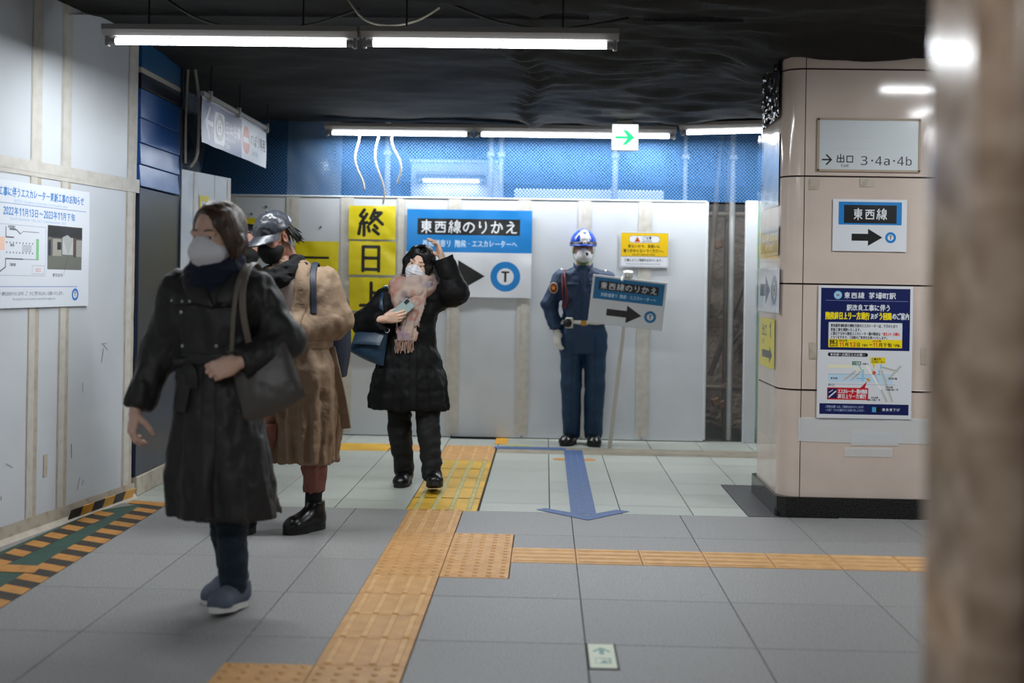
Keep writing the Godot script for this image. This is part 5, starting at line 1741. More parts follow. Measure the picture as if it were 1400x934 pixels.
# ---------------------------------------------------------------- smooth solids
# A distance field on a grid, filled primitive by primitive and meshed as surface nets.
class Field:
	var lo: Vector3
	var c: float
	var nx: int
	var ny: int
	var nz: int
	var g := PackedFloat32Array()
	const FAR := 1.0

	func _init(a: Vector3, b: Vector3, cell: float) -> void:
		lo = a
		c = cell
		nx = int(ceil((b.x - a.x) / c)) + 1
		ny = int(ceil((b.y - a.y) / c)) + 1
		nz = int(ceil((b.z - a.z) / c)) + 1
		g.resize(nx * ny * nz)
		g.fill(FAR)

	func _rng(a: Vector3, b: Vector3) -> Array:
		var p := (a - lo) / c
		var q := (b - lo) / c
		return [maxi(0, int(p.x)), mini(nx - 1, int(q.x) + 1), maxi(0, int(p.y)), mini(ny - 1, int(q.y) + 1), maxi(0, int(p.z)), mini(nz - 1, int(q.z) + 1)]

	# tapered capsule; cut = true takes it away
	func cap(a: Vector3, b: Vector3, ra: float, rb: float, k := 0.02, cut := false) -> void:
		var m := maxf(ra, rb) + k + c * 2.5
		var e := Vector3(m, m, m)
		var r := _rng(a.min(b) - e, a.max(b) + e)
		var ba := b - a
		var bb := maxf(ba.length_squared(), 1e-9)
		var k4 := 0.25 / k
		for z in range(r[4], r[5] + 1):
			for y in range(r[2], r[3] + 1):
				var id: int = (z * ny + y) * nx
				var pa := Vector3(lo.x + r[0] * c, lo.y + y * c, lo.z + z * c) - a
				for x in range(r[0], r[1] + 1):
					var h := clampf(pa.dot(ba) / bb, 0.0, 1.0)
					var d := (pa - ba * h).length() - (ra + (rb - ra) * h)
					pa.x += c
					var v := g[id + x]
					if cut:
						d = -d
						var w := k - absf(v - d)
						g[id + x] = maxf(v, d) + (w * w * k4 if w > 0.0 else 0.0)
					else:
						var w := k - absf(v - d)
						g[id + x] = minf(v, d) - (w * w * k4 if w > 0.0 else 0.0)

	func chain(p: Array, r: Array, k := 0.03) -> void:
		for i in p.size() - 1:
			cap(p[i], p[i + 1], r[i], r[i + 1], k)

	func ell(o: Vector3, rad: Vector3, k := 0.02, cut := false, b := Basis.IDENTITY) -> void:
		var m := maxf(rad.x, maxf(rad.y, rad.z)) + k + c * 2.5
		var e := Vector3(m, m, m)
		var r := _rng(o - e, o + e)
		var t := b.transposed()
		var k4 := 0.25 / k
		var inv := Vector3.ONE / rad
		var inv2 := inv * inv
		var dx := t * Vector3(c, 0, 0)
		for z in range(r[4], r[5] + 1):
			for y in range(r[2], r[3] + 1):
				var id: int = (z * ny + y) * nx
				var p := t * (Vector3(lo.x + r[0] * c, lo.y + y * c, lo.z + z * c) - o)
				for x in range(r[0], r[1] + 1):
					var q := p * inv
					var k0 := q.length()
					var k1 := (p * inv2).length()
					var d := k0 * (k0 - 1.0) / maxf(k1, 1e-6)
					p += dx
					var v := g[id + x]
					if cut:
						d = -d
						var w := k - absf(v - d)
						g[id + x] = maxf(v, d) + (w * w * k4 if w > 0.0 else 0.0)
					else:
						var w := k - absf(v - d)
						g[id + x] = minf(v, d) - (w * w * k4 if w > 0.0 else 0.0)

	# stack of rounded sections [y, cx, cz, rx, rz], rising; folds swell towards the hem
	func loft(s: Array, k := 0.03, yaw := 0.0, fold := 0.0, fold_from := 0.0, seed_ := 1, power := 2.4, rate := 2.2) -> void:
		var f := FastNoiseLite.new()
		f.seed = seed_
		f.frequency = 1.0
		f.fractal_octaves = 2
		var cs := cos(yaw)
		var sn := sin(yaw)
		var k4 := 0.25 / k
		var y0: float = s[0][0]
		var y1: float = s[-1][0]
		for y in range(maxi(0, int((y0 - lo.y) / c) - 3), mini(ny - 1, int((y1 - lo.y) / c) + 4) + 1):
			var py := lo.y + y * c
			var t := clampf(py, y0, y1)
			var i := 0
			while i < s.size() - 2 and s[i + 1][0] < t:
				i += 1
			var u: float = (t - s[i][0]) / maxf(s[i + 1][0] - s[i][0], 1e-6)
			var q := [0.0, 0.0, 0.0, 0.0]
			for j in 4:
				q[j] = cubic_interpolate(s[i][j + 1], s[i + 1][j + 1], s[maxi(i - 1, 0)][j + 1], s[mini(i + 2, s.size() - 1)][j + 1], u)
			var rx: float = q[2]
			var rz: float = q[3]
			var rm := minf(rx, rz)
			var amp := 0.0
			if fold > 0.0 and fold_from > y0:
				amp = fold * clampf((fold_from - py) / (fold_from - y0), 0.0, 1.0)
			var capd := maxf(y0 - py, py - y1)
			var m := maxf(rx, rz) + k + 0.03 + c * 3.0
			var r := _rng(Vector3(q[0] - m, py, q[1] - m), Vector3(q[0] + m, py, q[1] + m))
			for z in range(r[4], r[5] + 1):
				var id: int = (z * ny + y) * nx
				var wz: float = lo.z + z * c - q[1]
				for x in range(r[0], r[1] + 1):
					var wx: float = lo.x + x * c - q[0]
					var ax := (wx * cs - wz * sn) / rx
					var az := (wx * sn + wz * cs) / rz
					var rr := pow(pow(absf(ax), power) + pow(absf(az), power), 1.0 / power)
					var d := (rr - 1.0) * rm
					if d > k + 0.06:
						continue
					if amp > 0.0 and d > -0.05:
						var l := maxf(sqrt(ax * ax + az * az), 0.01)
						d += amp * f.get_noise_3d(ax / l * rate, az / l * rate, py * 0.9)
					d = maxf(d, capd)
					var v := g[id + x]
					var w := k - absf(v - d)
					g[id + x] = minf(v, d) - (w * w * k4 if w > 0.0 else 0.0)

	# keeps what lies behind the plane, within rad of p
	func cut_plane(p: Vector3, n: Vector3, rad := 9.0) -> void:
		n = n.normalized()
		var e := Vector3(rad, rad, rad)
		var r := _rng(p - e, p + e)
		for z in range(r[4], r[5] + 1):
			for y in range(r[2], r[3] + 1):
				var id: int = (z * ny + y) * nx
				for x in range(r[0], r[1] + 1):
					var v := g[id + x]
					if v < 0.1:
						var q := Vector3(lo.x + x * c, lo.y + y * c, lo.z + z * c) - p
						if q.length_squared() < rad * rad:
							g[id + x] = maxf(v, q.dot(n))

	# crumple: amplitude, frequency along x, y, z
	func ruffle(amp: float, fr: Vector3, seed_: int, y_top := 99.0) -> void:
		var f := FastNoiseLite.new()
		f.seed = seed_
		f.frequency = 1.0
		f.fractal_octaves = 3
		var band := c * 2.5 + amp
		for z in nz:
			for y in ny:
				var py := lo.y + y * c
				if py > y_top:
					break
				var id := (z * ny + y) * nx
				for x in nx:
					var v := g[id + x]
					if absf(v) < band:
						g[id + x] = v + amp * f.get_noise_3d((lo.x + x * c) * fr.x, py * fr.y, (lo.z + z * c) * fr.z)

	# quilted rows across the height
	func quilt(depth: float, pitch: float, y_off: float) -> void:
		var band := c * 2.5 + depth
		for z in nz:
			for y in ny:
				var s := absf(sin(PI * (lo.y + y * c - y_off) / pitch))
				var dd := depth * (1.0 - sqrt(s))
				var id := (z * ny + y) * nx
				for x in nx:
					var v := g[id + x]
					if absf(v) < band:
						g[id + x] = v + dd

	func sample(p: Vector3) -> float:
		var q := (p - lo) / c
		var x := int(q.x)
		var y := int(q.y)
		var z := int(q.z)
		if x < 0 or y < 0 or z < 0 or x >= nx - 1 or y >= ny - 1 or z >= nz - 1:
			return FAR
		var u := q.x - x
		var v := q.y - y
		var w := q.z - z
		var i := (z * ny + y) * nx + x
		var j := i + nx * ny
		return lerpf(lerpf(lerpf(g[i], g[i + 1], u), lerpf(g[i + nx], g[i + nx + 1], u), v), lerpf(lerpf(g[j], g[j + 1], u), lerpf(g[j + nx], g[j + nx + 1], u), v), w)

	func grad(p: Vector3) -> Vector3:
		var e := c * 0.9
		return Vector3(sample(p + Vector3(e, 0, 0)) - sample(p - Vector3(e, 0, 0)), sample(p + Vector3(0, e, 0)) - sample(p - Vector3(0, e, 0)), sample(p + Vector3(0, 0, e)) - sample(p - Vector3(0, 0, e))).normalized()

	# first point of the surface met from o along d
	func hit(o: Vector3, d: Vector3, far := 0.8) -> Vector3:
		d = d.normalized()
		var t := 0.0
		while t < far:
			if sample(o + d * t) < 0.0:
				var a := t - 0.006
				for i in 6:
					var m := (a + t) * 0.5
					if sample(o + d * m) < 0.0:
						t = m
					else:
						a = m
				return o + d * t
			t += 0.006
		return o + d * far * 0.5

	func settle(p: Vector3) -> Vector3:
		for i in 5:
			var v := sample(p)
			if v > 0.5:
				break
			p -= grad(p) * clampf(v, -0.02, 0.02)
		return p

	func mesh_into(b: MB, xf := Transform3D.IDENTITY) -> void:
		var vi := PackedInt32Array()
		vi.resize(g.size())
		vi.fill(-1)
		var base := b.v.size()
		var sx := 1
		var sy := nx
		var sz := nx * ny
		var lim := c * 4.5
		var vs := PackedVector3Array()
		var cells := PackedInt32Array()
		for z in nz - 1:
			for y in ny - 1:
				var row := (z * ny + y) * nx
				for x in nx - 1:
					var i := row + x
					var a0 := g[i]
					if a0 > lim or a0 < -lim:
						continue
					var a1 := g[i + 1]
					var a2 := g[i + sy]
					var a3 := g[i + sy + 1]
					var a4 := g[i + sz]
					var a5 := g[i + sz + 1]
					var a6 := g[i + sz + sy]
					var a7 := g[i + sz + sy + 1]
					var n := int(a0 < 0.0) + int(a1 < 0.0) + int(a2 < 0.0) + int(a3 < 0.0) + int(a4 < 0.0) + int(a5 < 0.0) + int(a6 < 0.0) + int(a7 < 0.0)
					if n == 0 or n == 8:
						continue
					var s := Vector3.ZERO
					var k := 0
					if (a0 < 0.0) != (a1 < 0.0):
						s += Vector3(a0 / (a0 - a1), 0, 0); k += 1
					if (a2 < 0.0) != (a3 < 0.0):
						s += Vector3(a2 / (a2 - a3), 1, 0); k += 1
					if (a4 < 0.0) != (a5 < 0.0):
						s += Vector3(a4 / (a4 - a5), 0, 1); k += 1
					if (a6 < 0.0) != (a7 < 0.0):
						s += Vector3(a6 / (a6 - a7), 1, 1); k += 1
					if (a0 < 0.0) != (a2 < 0.0):
						s += Vector3(0, a0 / (a0 - a2), 0); k += 1
					if (a1 < 0.0) != (a3 < 0.0):
						s += Vector3(1, a1 / (a1 - a3), 0); k += 1
					if (a4 < 0.0) != (a6 < 0.0):
						s += Vector3(0, a4 / (a4 - a6), 1); k += 1
					if (a5 < 0.0) != (a7 < 0.0):
						s += Vector3(1, a5 / (a5 - a7), 1); k += 1
					if (a0 < 0.0) != (a4 < 0.0):
						s += Vector3(0, 0, a0 / (a0 - a4)); k += 1
					if (a1 < 0.0) != (a5 < 0.0):
						s += Vector3(1, 0, a1 / (a1 - a5)); k += 1
					if (a2 < 0.0) != (a6 < 0.0):
						s += Vector3(0, 1, a2 / (a2 - a6)); k += 1
					if (a3 < 0.0) != (a7 < 0.0):
						s += Vector3(1, 1, a3 / (a3 - a7)); k += 1
					vi[i] = vs.size()
					vs.append(lo + (Vector3(x, y, z) + s / k) * c)
					cells.append(i)
		var nn := PackedVector3Array()
		nn.resize(vs.size())
		var quads := PackedInt32Array()
		for i in cells:
			var a := g[i] < 0.0
			for ax in 3:
				var st: int = [sx, sy, sz][ax]
				var u: int = [sy, sz, sx][ax]
				var w: int = [sz, sx, sy][ax]
				if i - u < 0 or i - w < 0 or i - u - w < 0:
					continue
				var b2 := g[i + st] < 0.0
				if a == b2:
					continue
				var q0 := vi[i]
				var q1 := vi[i - u]
				var q2 := vi[i - u - w]
				var q3 := vi[i - w]
				if q1 < 0 or q2 < 0 or q3 < 0:
					continue
				# outside lies along +axis when a is inside
				var f := (vs[q2] - vs[q0]).cross(vs[q3] - vs[q1])
				if not a:
					f = -f
				nn[q0] += f
				nn[q1] += f
				nn[q2] += f
				nn[q3] += f
				if a:
					quads.append_array(PackedInt32Array([q0, q2, q1, q0, q3, q2]))
				else:
					quads.append_array(PackedInt32Array([q0, q1, q2, q0, q2, q3]))
		for i in vs.size():
			b.v.append(xf * vs[i])
			b.n.append((xf.basis * nn[i]).normalized())
			b.uv.append(Vector2.ZERO)
		for q in quads:
			b.ix.append(base + q)


# a strip of cloth laid along points on a field; width across, thickness outwards
func strip_on(F: Field, pts: Array, width: float, thick: float, m: MB, widths: Array = [], sink := 0.003) -> void:
	var rows := []
	var N := pts.size()
	for i in N:
		var p: Vector3 = F.settle(pts[i])
		var n := F.grad(p)
		var t: Vector3 = (pts[mini(i + 1, N - 1)] - pts[maxi(i - 1, 0)]).normalized()
		var s := n.cross(t).normalized()
		var w: float = widths[i] if widths.size() == N else width
		var top := []
		for k in 5:
			var q := F.settle(p + s * w * (k / 4.0 - 0.5))
			top.append(q)
		var ring := PackedVector3Array()
		for k in 5:
			var e := 0.55 if k == 0 or k == 4 else 1.0
			ring.append(top[k] + n * thick * e)
		for k in [4, 3, 2, 1, 0]:
			ring.append(top[k] - n * sink)
		rows.append(ring)
	m.grid(rows, true, true)
	for e in [0, N - 1]:
		var o: Vector3 = (pts[0] - pts[1]) if e == 0 else (pts[N - 1] - pts[N - 2])
		for k in 4:
			m.quad(rows[e][k], rows[e][k + 1], rows[e][8 - k], rows[e][9 - k], o)


# a loose ribbon in space: centre line, half width direction, thickness
func ribbon(path: Array, side, w, thick: float, m: MB) -> void:
	var rows := []
	var N := path.size()
	for i in N:
		var t: Vector3 = (path[mini(i + 1, N - 1)] - path[maxi(i - 1, 0)]).normalized()
		var s: Vector3 = side[i] if side is Array else side
		s = (s - t * s.dot(t)).normalized()
		var n := t.cross(s)
		var ww: float = w[i] if w is Array else w
		var p: Vector3 = path[i]
		rows.append(PackedVector3Array([p - s * ww / 2, p - s * ww * 0.4 + n * thick / 2, p + s * ww * 0.4 + n * thick / 2, p + s * ww / 2, p + s * ww * 0.4 - n * thick / 2, p - s * ww * 0.4 - n * thick / 2]))
	m.grid(rows, true, true)
	for e in [0, N - 1]:
		var o: Vector3 = (path[0] - path[1]) if e == 0 else (path[N - 1] - path[N - 2])
		m.quad(rows[e][0], rows[e][1], rows[e][4], rows[e][5], o)
		m.quad(rows[e][1], rows[e][2], rows[e][3], rows[e][4], o)


func wear(o: Node3D, called: String, m: MB, mt: Material) -> MeshInstance3D:
	return part(o, called, m.mesh(), mt, -o.position)


func field_mesh(F: Field, xf := Transform3D.IDENTITY) -> MB:
	var b := MB.new()
	F.mesh_into(b, xf)
	return b


# ---------------------------------------------------------------- anatomy
# head in its own axes: y up, face towards +z, origin between the ears at eye level
func head_field() -> Field:
	var F := Field.new(Vector3(-0.105, -0.235, -0.135), Vector3(0.105, 0.14, 0.135), 0.0042)
	F.cap(Vector3(0, -0.07, -0.028), Vector3(0, -0.25, -0.045), 0.050, 0.056, 0.02)
	F.ell(Vector3(0, 0.032, -0.014), Vector3(0.074, 0.086, 0.094), 0.02)
	F.ell(Vector3(0, -0.030, 0.026), Vector3(0.064, 0.084, 0.064), 0.03)
	F.ell(Vector3(0, -0.088, 0.050), Vector3(0.036, 0.028, 0.036), 0.03)
	for s in [-1.0, 1.0]:
		F.ell(Vector3(s * 0.040, -0.030, 0.062), Vector3(0.022, 0.022, 0.020), 0.02)
		F.ell(Vector3(s * 0.031, 0.001, 0.094), Vector3(0.019, 0.012, 0.012), 0.012, true)
		F.ell(Vector3(s * 0.031, 0.0085, 0.0775), Vector3(0.018, 0.0065, 0.0095), 0.006)
		F.ell(Vector3(s * 0.031, -0.0095, 0.0765), Vector3(0.017, 0.006, 0.0085), 0.006)
		F.ell(Vector3(s * 0.030, 0.020, 0.083), Vector3(0.024, 0.007, 0.008), 0.012)
		F.ell(Vector3(s * 0.075, -0.010, -0.008), Vector3(0.010, 0.030, 0.018), 0.006, false, Basis(Vector3.UP, s * 0.4))
		F.ell(Vector3(s * 0.081, -0.008, -0.002), Vector3(0.005, 0.018, 0.009), 0.004, true)
	F.cap(Vector3(0, 0.004, 0.088), Vector3(0, -0.034, 0.106), 0.008, 0.0125, 0.012)
	for s in [-1.0, 1.0]:
		F.ell(Vector3(s * 0.011, -0.040, 0.097), Vector3(0.008, 0.007, 0.009), 0.008)
	F.ell(Vector3(0, -0.062, 0.086), Vector3(0.022, 0.006, 0.010), 0.006)
	F.ell(Vector3(0, -0.071, 0.084), Vector3(0.019, 0.007, 0.010), 0.006)
	return F


# hand in its own axes: wrist at origin, fingers along +y, thumb on +x, palm faces +z
func hand_field(curl: Array, thumb_in: float, spread := 0.06, thumb_bend := 0.4) -> Field:
	var F := Field.new(Vector3(-0.07, -0.07, -0.05), Vector3(0.09, 0.205, 0.11), 0.0034)
	var bx0 := [0.027, 0.009, -0.009, -0.026]
	var len := [0.070, 0.078, 0.072, 0.056]
	var top := [0.086, 0.090, 0.086, 0.078]
	F.cap(Vector3(0, -0.06, 0), Vector3(0, 0.01, 0), 0.023, 0.024, 0.02)
	F.ell(Vector3(0.0, 0.045, 0.002), Vector3(0.037, 0.047, 0.0145), 0.012)
	for i in 4:
		var p := Vector3(bx0[i], top[i], 0)
		F.cap(Vector3(bx0[i] * 0.55, 0.02, 0), p, 0.012, 0.0105, 0.010)
		var ang := 0.0
		var yaw: float = -spread * (1.5 - i)
		var r := [0.0098, 0.0090, 0.0082, 0.0070]
		if i == 3:
			r = [0.0086, 0.0079, 0.0072, 0.0062]
		var seg := [0.44, 0.31, 0.25]
		var bend := [1.25, 1.55, 0.9]
		for j in 3:
			ang += bend[j] * curl[i]
			var d := Vector3(-sin(yaw) * cos(ang), cos(ang) * cos(yaw), sin(ang))
			var q: Vector3 = p + d * len[i] * seg[j]
			F.cap(p, q, r[j], r[j + 1], 0.003)
			p = q
	# thumb leaves the side of the palm
	var t0 := Vector3(0.020, 0.018, 0.006)
	var dir := Vector3(cos(thumb_in) * 0.72, 0.66, sin(thumb_in) * 0.9).normalized()
	var t1 := t0 + dir * 0.042
	var d2 := (dir + Vector3(-0.5, 0.45, 0.5) * thumb_bend).normalized()
	var t2 := t1 + d2 * 0.033
	var d3 := (d2 + Vector3(-0.5, 0.25, 0.4) * thumb_bend).normalized()
	F.cap(t0, t1, 0.0150, 0.0112, 0.012)
	F.cap(t1, t2, 0.0108, 0.0098, 0.003)
	F.cap(t2, t2 + d3 * 0.026, 0.0098, 0.0078, 0.003)
	return F


# frame with +y along the fingers and +z out of the palm; mirror for the other hand comes by itself
func hand_frame(at: Vector3, fingers: Vector3, palm: Vector3, thumb_side: float, scale: float) -> Transform3D:
	var y := fingers.normalized()
	var z := (palm - y * palm.dot(y)).normalized()
	var x := y.cross(z) * thumb_side
	return Transform3D(Basis(x * scale, y * scale, z * scale), at)


func add_hand(b: MB, F: Field, xf: Transform3D) -> void:
	var k := b.ix.size()
	F.mesh_into(b, xf)
	if xf.basis.determinant() < 0.0:
		var i := k
		while i < b.ix.size():
			var t := b.ix[i + 1]
			b.ix[i + 1] = b.ix[i + 2]
			b.ix[i + 2] = t
			i += 3


# shoe in its own axes: toe towards +z, sole on y = 0
func shoe_field(len_: float, wid: float, ankle: float, bulk := 1.0, sole_h := 0.02) -> Field:
	var F := Field.new(Vector3(-0.07, -0.01, -0.17), Vector3(0.07, ankle + 0.05, 0.19), 0.005)
	var h := len_ / 2
	var w := wid / 2
	F.cap(Vector3(0, 0.050 * bulk, -h + w), Vector3(0, 0.036 * bulk, h - w * 1.25), w * 0.92, w * 0.95, 0.02)
	F.ell(Vector3(0, 0.030 * bulk, h - w * 1.1), Vector3(w * 1.04, 0.036 * bulk, w * 1.15), 0.02)
	F.cap(Vector3(0, 0.055, -h + w * 1.1), Vector3(0, ankle, -h + w * 1.05), w * 0.92, w * 0.86, 0.025)
	F.cap(Vector3(0, ankle * 0.85, -h + w * 1.3), Vector3(0, 0.055, 0.02), w * 0.66, w * 0.7, 0.03)
	F.cut_plane(Vector3(0, sole_h - 0.004, 0), Vector3(0, -1, 0))
	F.cut_plane(Vector3(0, ankle, 0), Vector3(0, 1, 0))
	return F


func sole_shape(len_: float, wid: float, h: float) -> MB:
	var b := MB.new()
	var p := PackedVector2Array()
	for i in 28:
		var a := TAU * i / 28.0
		var z := sin(a)
		var x := cos(a)
		var w := wid / 2 * (1.10 if z > 0.0 else 1.0) * (1.0 - 0.12 * exp(-pow(z + 0.15, 2) / 0.05))
		p.append(Vector2(signf(x) * pow(absf(x), 0.75) * w, z * len_ / 2 * 1.02))
	b.prism(p, h, Vector3.ZERO, Basis(Vector3(1, 0, 0), Vector3(0, 0, 1), Vector3(0, 1, 0)))
	return b


func shoe(o: Node3D, at: Vector3, turn: float, pitch: float, len_: float, wid: float, ankle: float, upper: Material, sole: Material, sole_h := 0.02, bulk := 1.0) -> void:
	var xf := Transform3D(Basis(Vector3.UP, turn) * Basis(Vector3.RIGHT, pitch), at - o.position)
	var F := shoe_field(len_, wid, ankle, bulk, sole_h)
	var s := part(o, "shoe", field_mesh(F).mesh(), upper, xf.origin, xf.basis)
	part(s, "sole", sole_shape(len_, wid, sole_h).mesh(), sole)


# the whole head with its face pieces, set on a frame; returns the body mesh to add hands to
func head_into(b: MB, xf: Transform3D) -> void:
	head_field().mesh_into(b, xf)


func eyes(o: Node3D, xf: Transform3D, brow: Color, open := 1.0) -> void:
	for s in [-1.0, 1.0]:
		var e := MB.new()
		var c := Vector3(s * 0.031, 0.0, 0.0735)
		e.lathe(sphere_profile(0.0118), 14, c, Basis(Vector3.RIGHT, PI / 2))
		var em := MB.new()
		em.v = xf * e.v; em.n = e.n; em.uv = e.uv; em.ix = e.ix
		var ball := wear(o, "eye", em, M.eye_white)
		var i := MB.new()
		i.lathe([Vector2(0.0062, -0.001), Vector2(0.0060, 0.0006), Vector2(0.0001, 0.0012)], 14, c + Vector3(0, 0, 0.0112), Basis(Vector3.RIGHT, PI / 2))
		var im := MB.new()
		im.v = xf * i.v; im.n = i.n; im.uv = i.uv; im.ix = i.ix
		part(ball, "iris", im.mesh(), M.iris)
		var p := []
		for t in 7:
			var u := t / 6.0
			p.append(xf * Vector3(s * (0.013 + 0.036 * u), 0.0245 + 0.006 * sin(u * 2.4) - 0.004 * u, 0.0945 - 0.016 * u * u))
		var bb := MB.new()
		bb.tube(p, [0.0012, 0.0022, 0.0026, 0.0026, 0.0023, 0.0018, 0.0008], 6)
		var bm := mat(brow, 0.8)
		wear(o, "eyebrow", bb, bm)


func sphere_profile(r: float, n := 9) -> Array:
	var a := []
	for i in n:
		var t := -PI / 2 + PI * i / (n - 1)
		a.append(Vector2(maxf(cos(t) * r, 0.00005), sin(t) * r))
	return a


# locks of hair: each a tapered tube through points given in head axes
func locks(b: MB, xf: Transform3D, runs: Array, r: float, flat := 0.6, lo := 1.0, hi := 1.0) -> void:
	var rn := RandomNumberGenerator.new()
	rn.seed = runs.size()
	while b.col.size() < b.v.size():
		b.col.append(Color(lo, lo, lo))
	for q in runs:
		var path := []
		for p in smooth_path(q, 4):
			path.append(xf * p)
		var rad := []
		for i in path.size():
			var u := float(i) / (path.size() - 1)
			rad.append(r * (0.55 + 0.9 * sin(PI * clampf(u * 0.8 + 0.12, 0, 1))) * (1.0 - 0.75 * u * u))
		b.tube(path, rad, 6, true, flat)
		var t := rn.randf_range(lo, hi)
		while b.col.size() < b.v.size():
			b.col.append(Color(t, t * 0.97, t * 0.93))


func mask_field(kind: String) -> Field:
	var F := Field.new(Vector3(-0.10, -0.15, -0.03), Vector3(0.10, 0.03, 0.16), 0.004)
	if kind == "beak":
		F.ell(Vector3(0, -0.048, 0.050), Vector3(0.073, 0.050, 0.068), 0.02)
		F.cap(Vector3(0, -0.008, 0.094), Vector3(0, -0.046, 0.106), 0.014, 0.024, 0.05)
		F.ell(Vector3(0, -0.085, 0.048), Vector3(0.050, 0.036, 0.052), 0.03)
	elif kind == "cup":
		F.ell(Vector3(0, -0.050, 0.055), Vector3(0.062, 0.062, 0.072), 0.02)
		F.cap(Vector3(0, -0.006, 0.096), Vector3(0, -0.055, 0.118), 0.012, 0.02, 0.03)
	else:
		F.ell(Vector3(0, -0.052, 0.046), Vector3(0.070, 0.058, 0.068), 0.02)
		F.cap(Vector3(0, -0.010, 0.096), Vector3(0, -0.045, 0.112), 0.013, 0.016, 0.025)
		F.ell(Vector3(0, -0.092, 0.056), Vector3(0.048, 0.030, 0.046), 0.02)
	F.cut_plane(Vector3(0, 0, 0.022), Vector3(0, 0.25, -1))
	F.cut_plane(Vector3(0, -0.012, 0.05), Vector3(0, 1, -0.45))
	return F


func face_mask(o: Node3D, xf: Transform3D, kind: String, m: Material, loops: Material) -> MeshInstance3D:
	var F := mask_field(kind)
	if kind == "pleat":
		F.quilt(0.003, 0.02, -0.002)
	var b := field_mesh(F, xf)
	var k := wear(o, "face_mask", b, m)
	for s in [-1.0, 1.0]:
		for y in [-0.022, -0.078]:
			var p := []
			for q in smooth_path([Vector3(s * 0.060, y, 0.045), Vector3(s * 0.073, y * 0.6 - 0.004, 0.012), Vector3(s * 0.079, 0.012 if y > -0.05 else -0.036, -0.014)], 4):
				p.append(xf * q)
			var l := MB.new()
			l.tube(p, 0.0016, 5)
			part(k, "ear_loop", l.mesh(), loops)
	return k


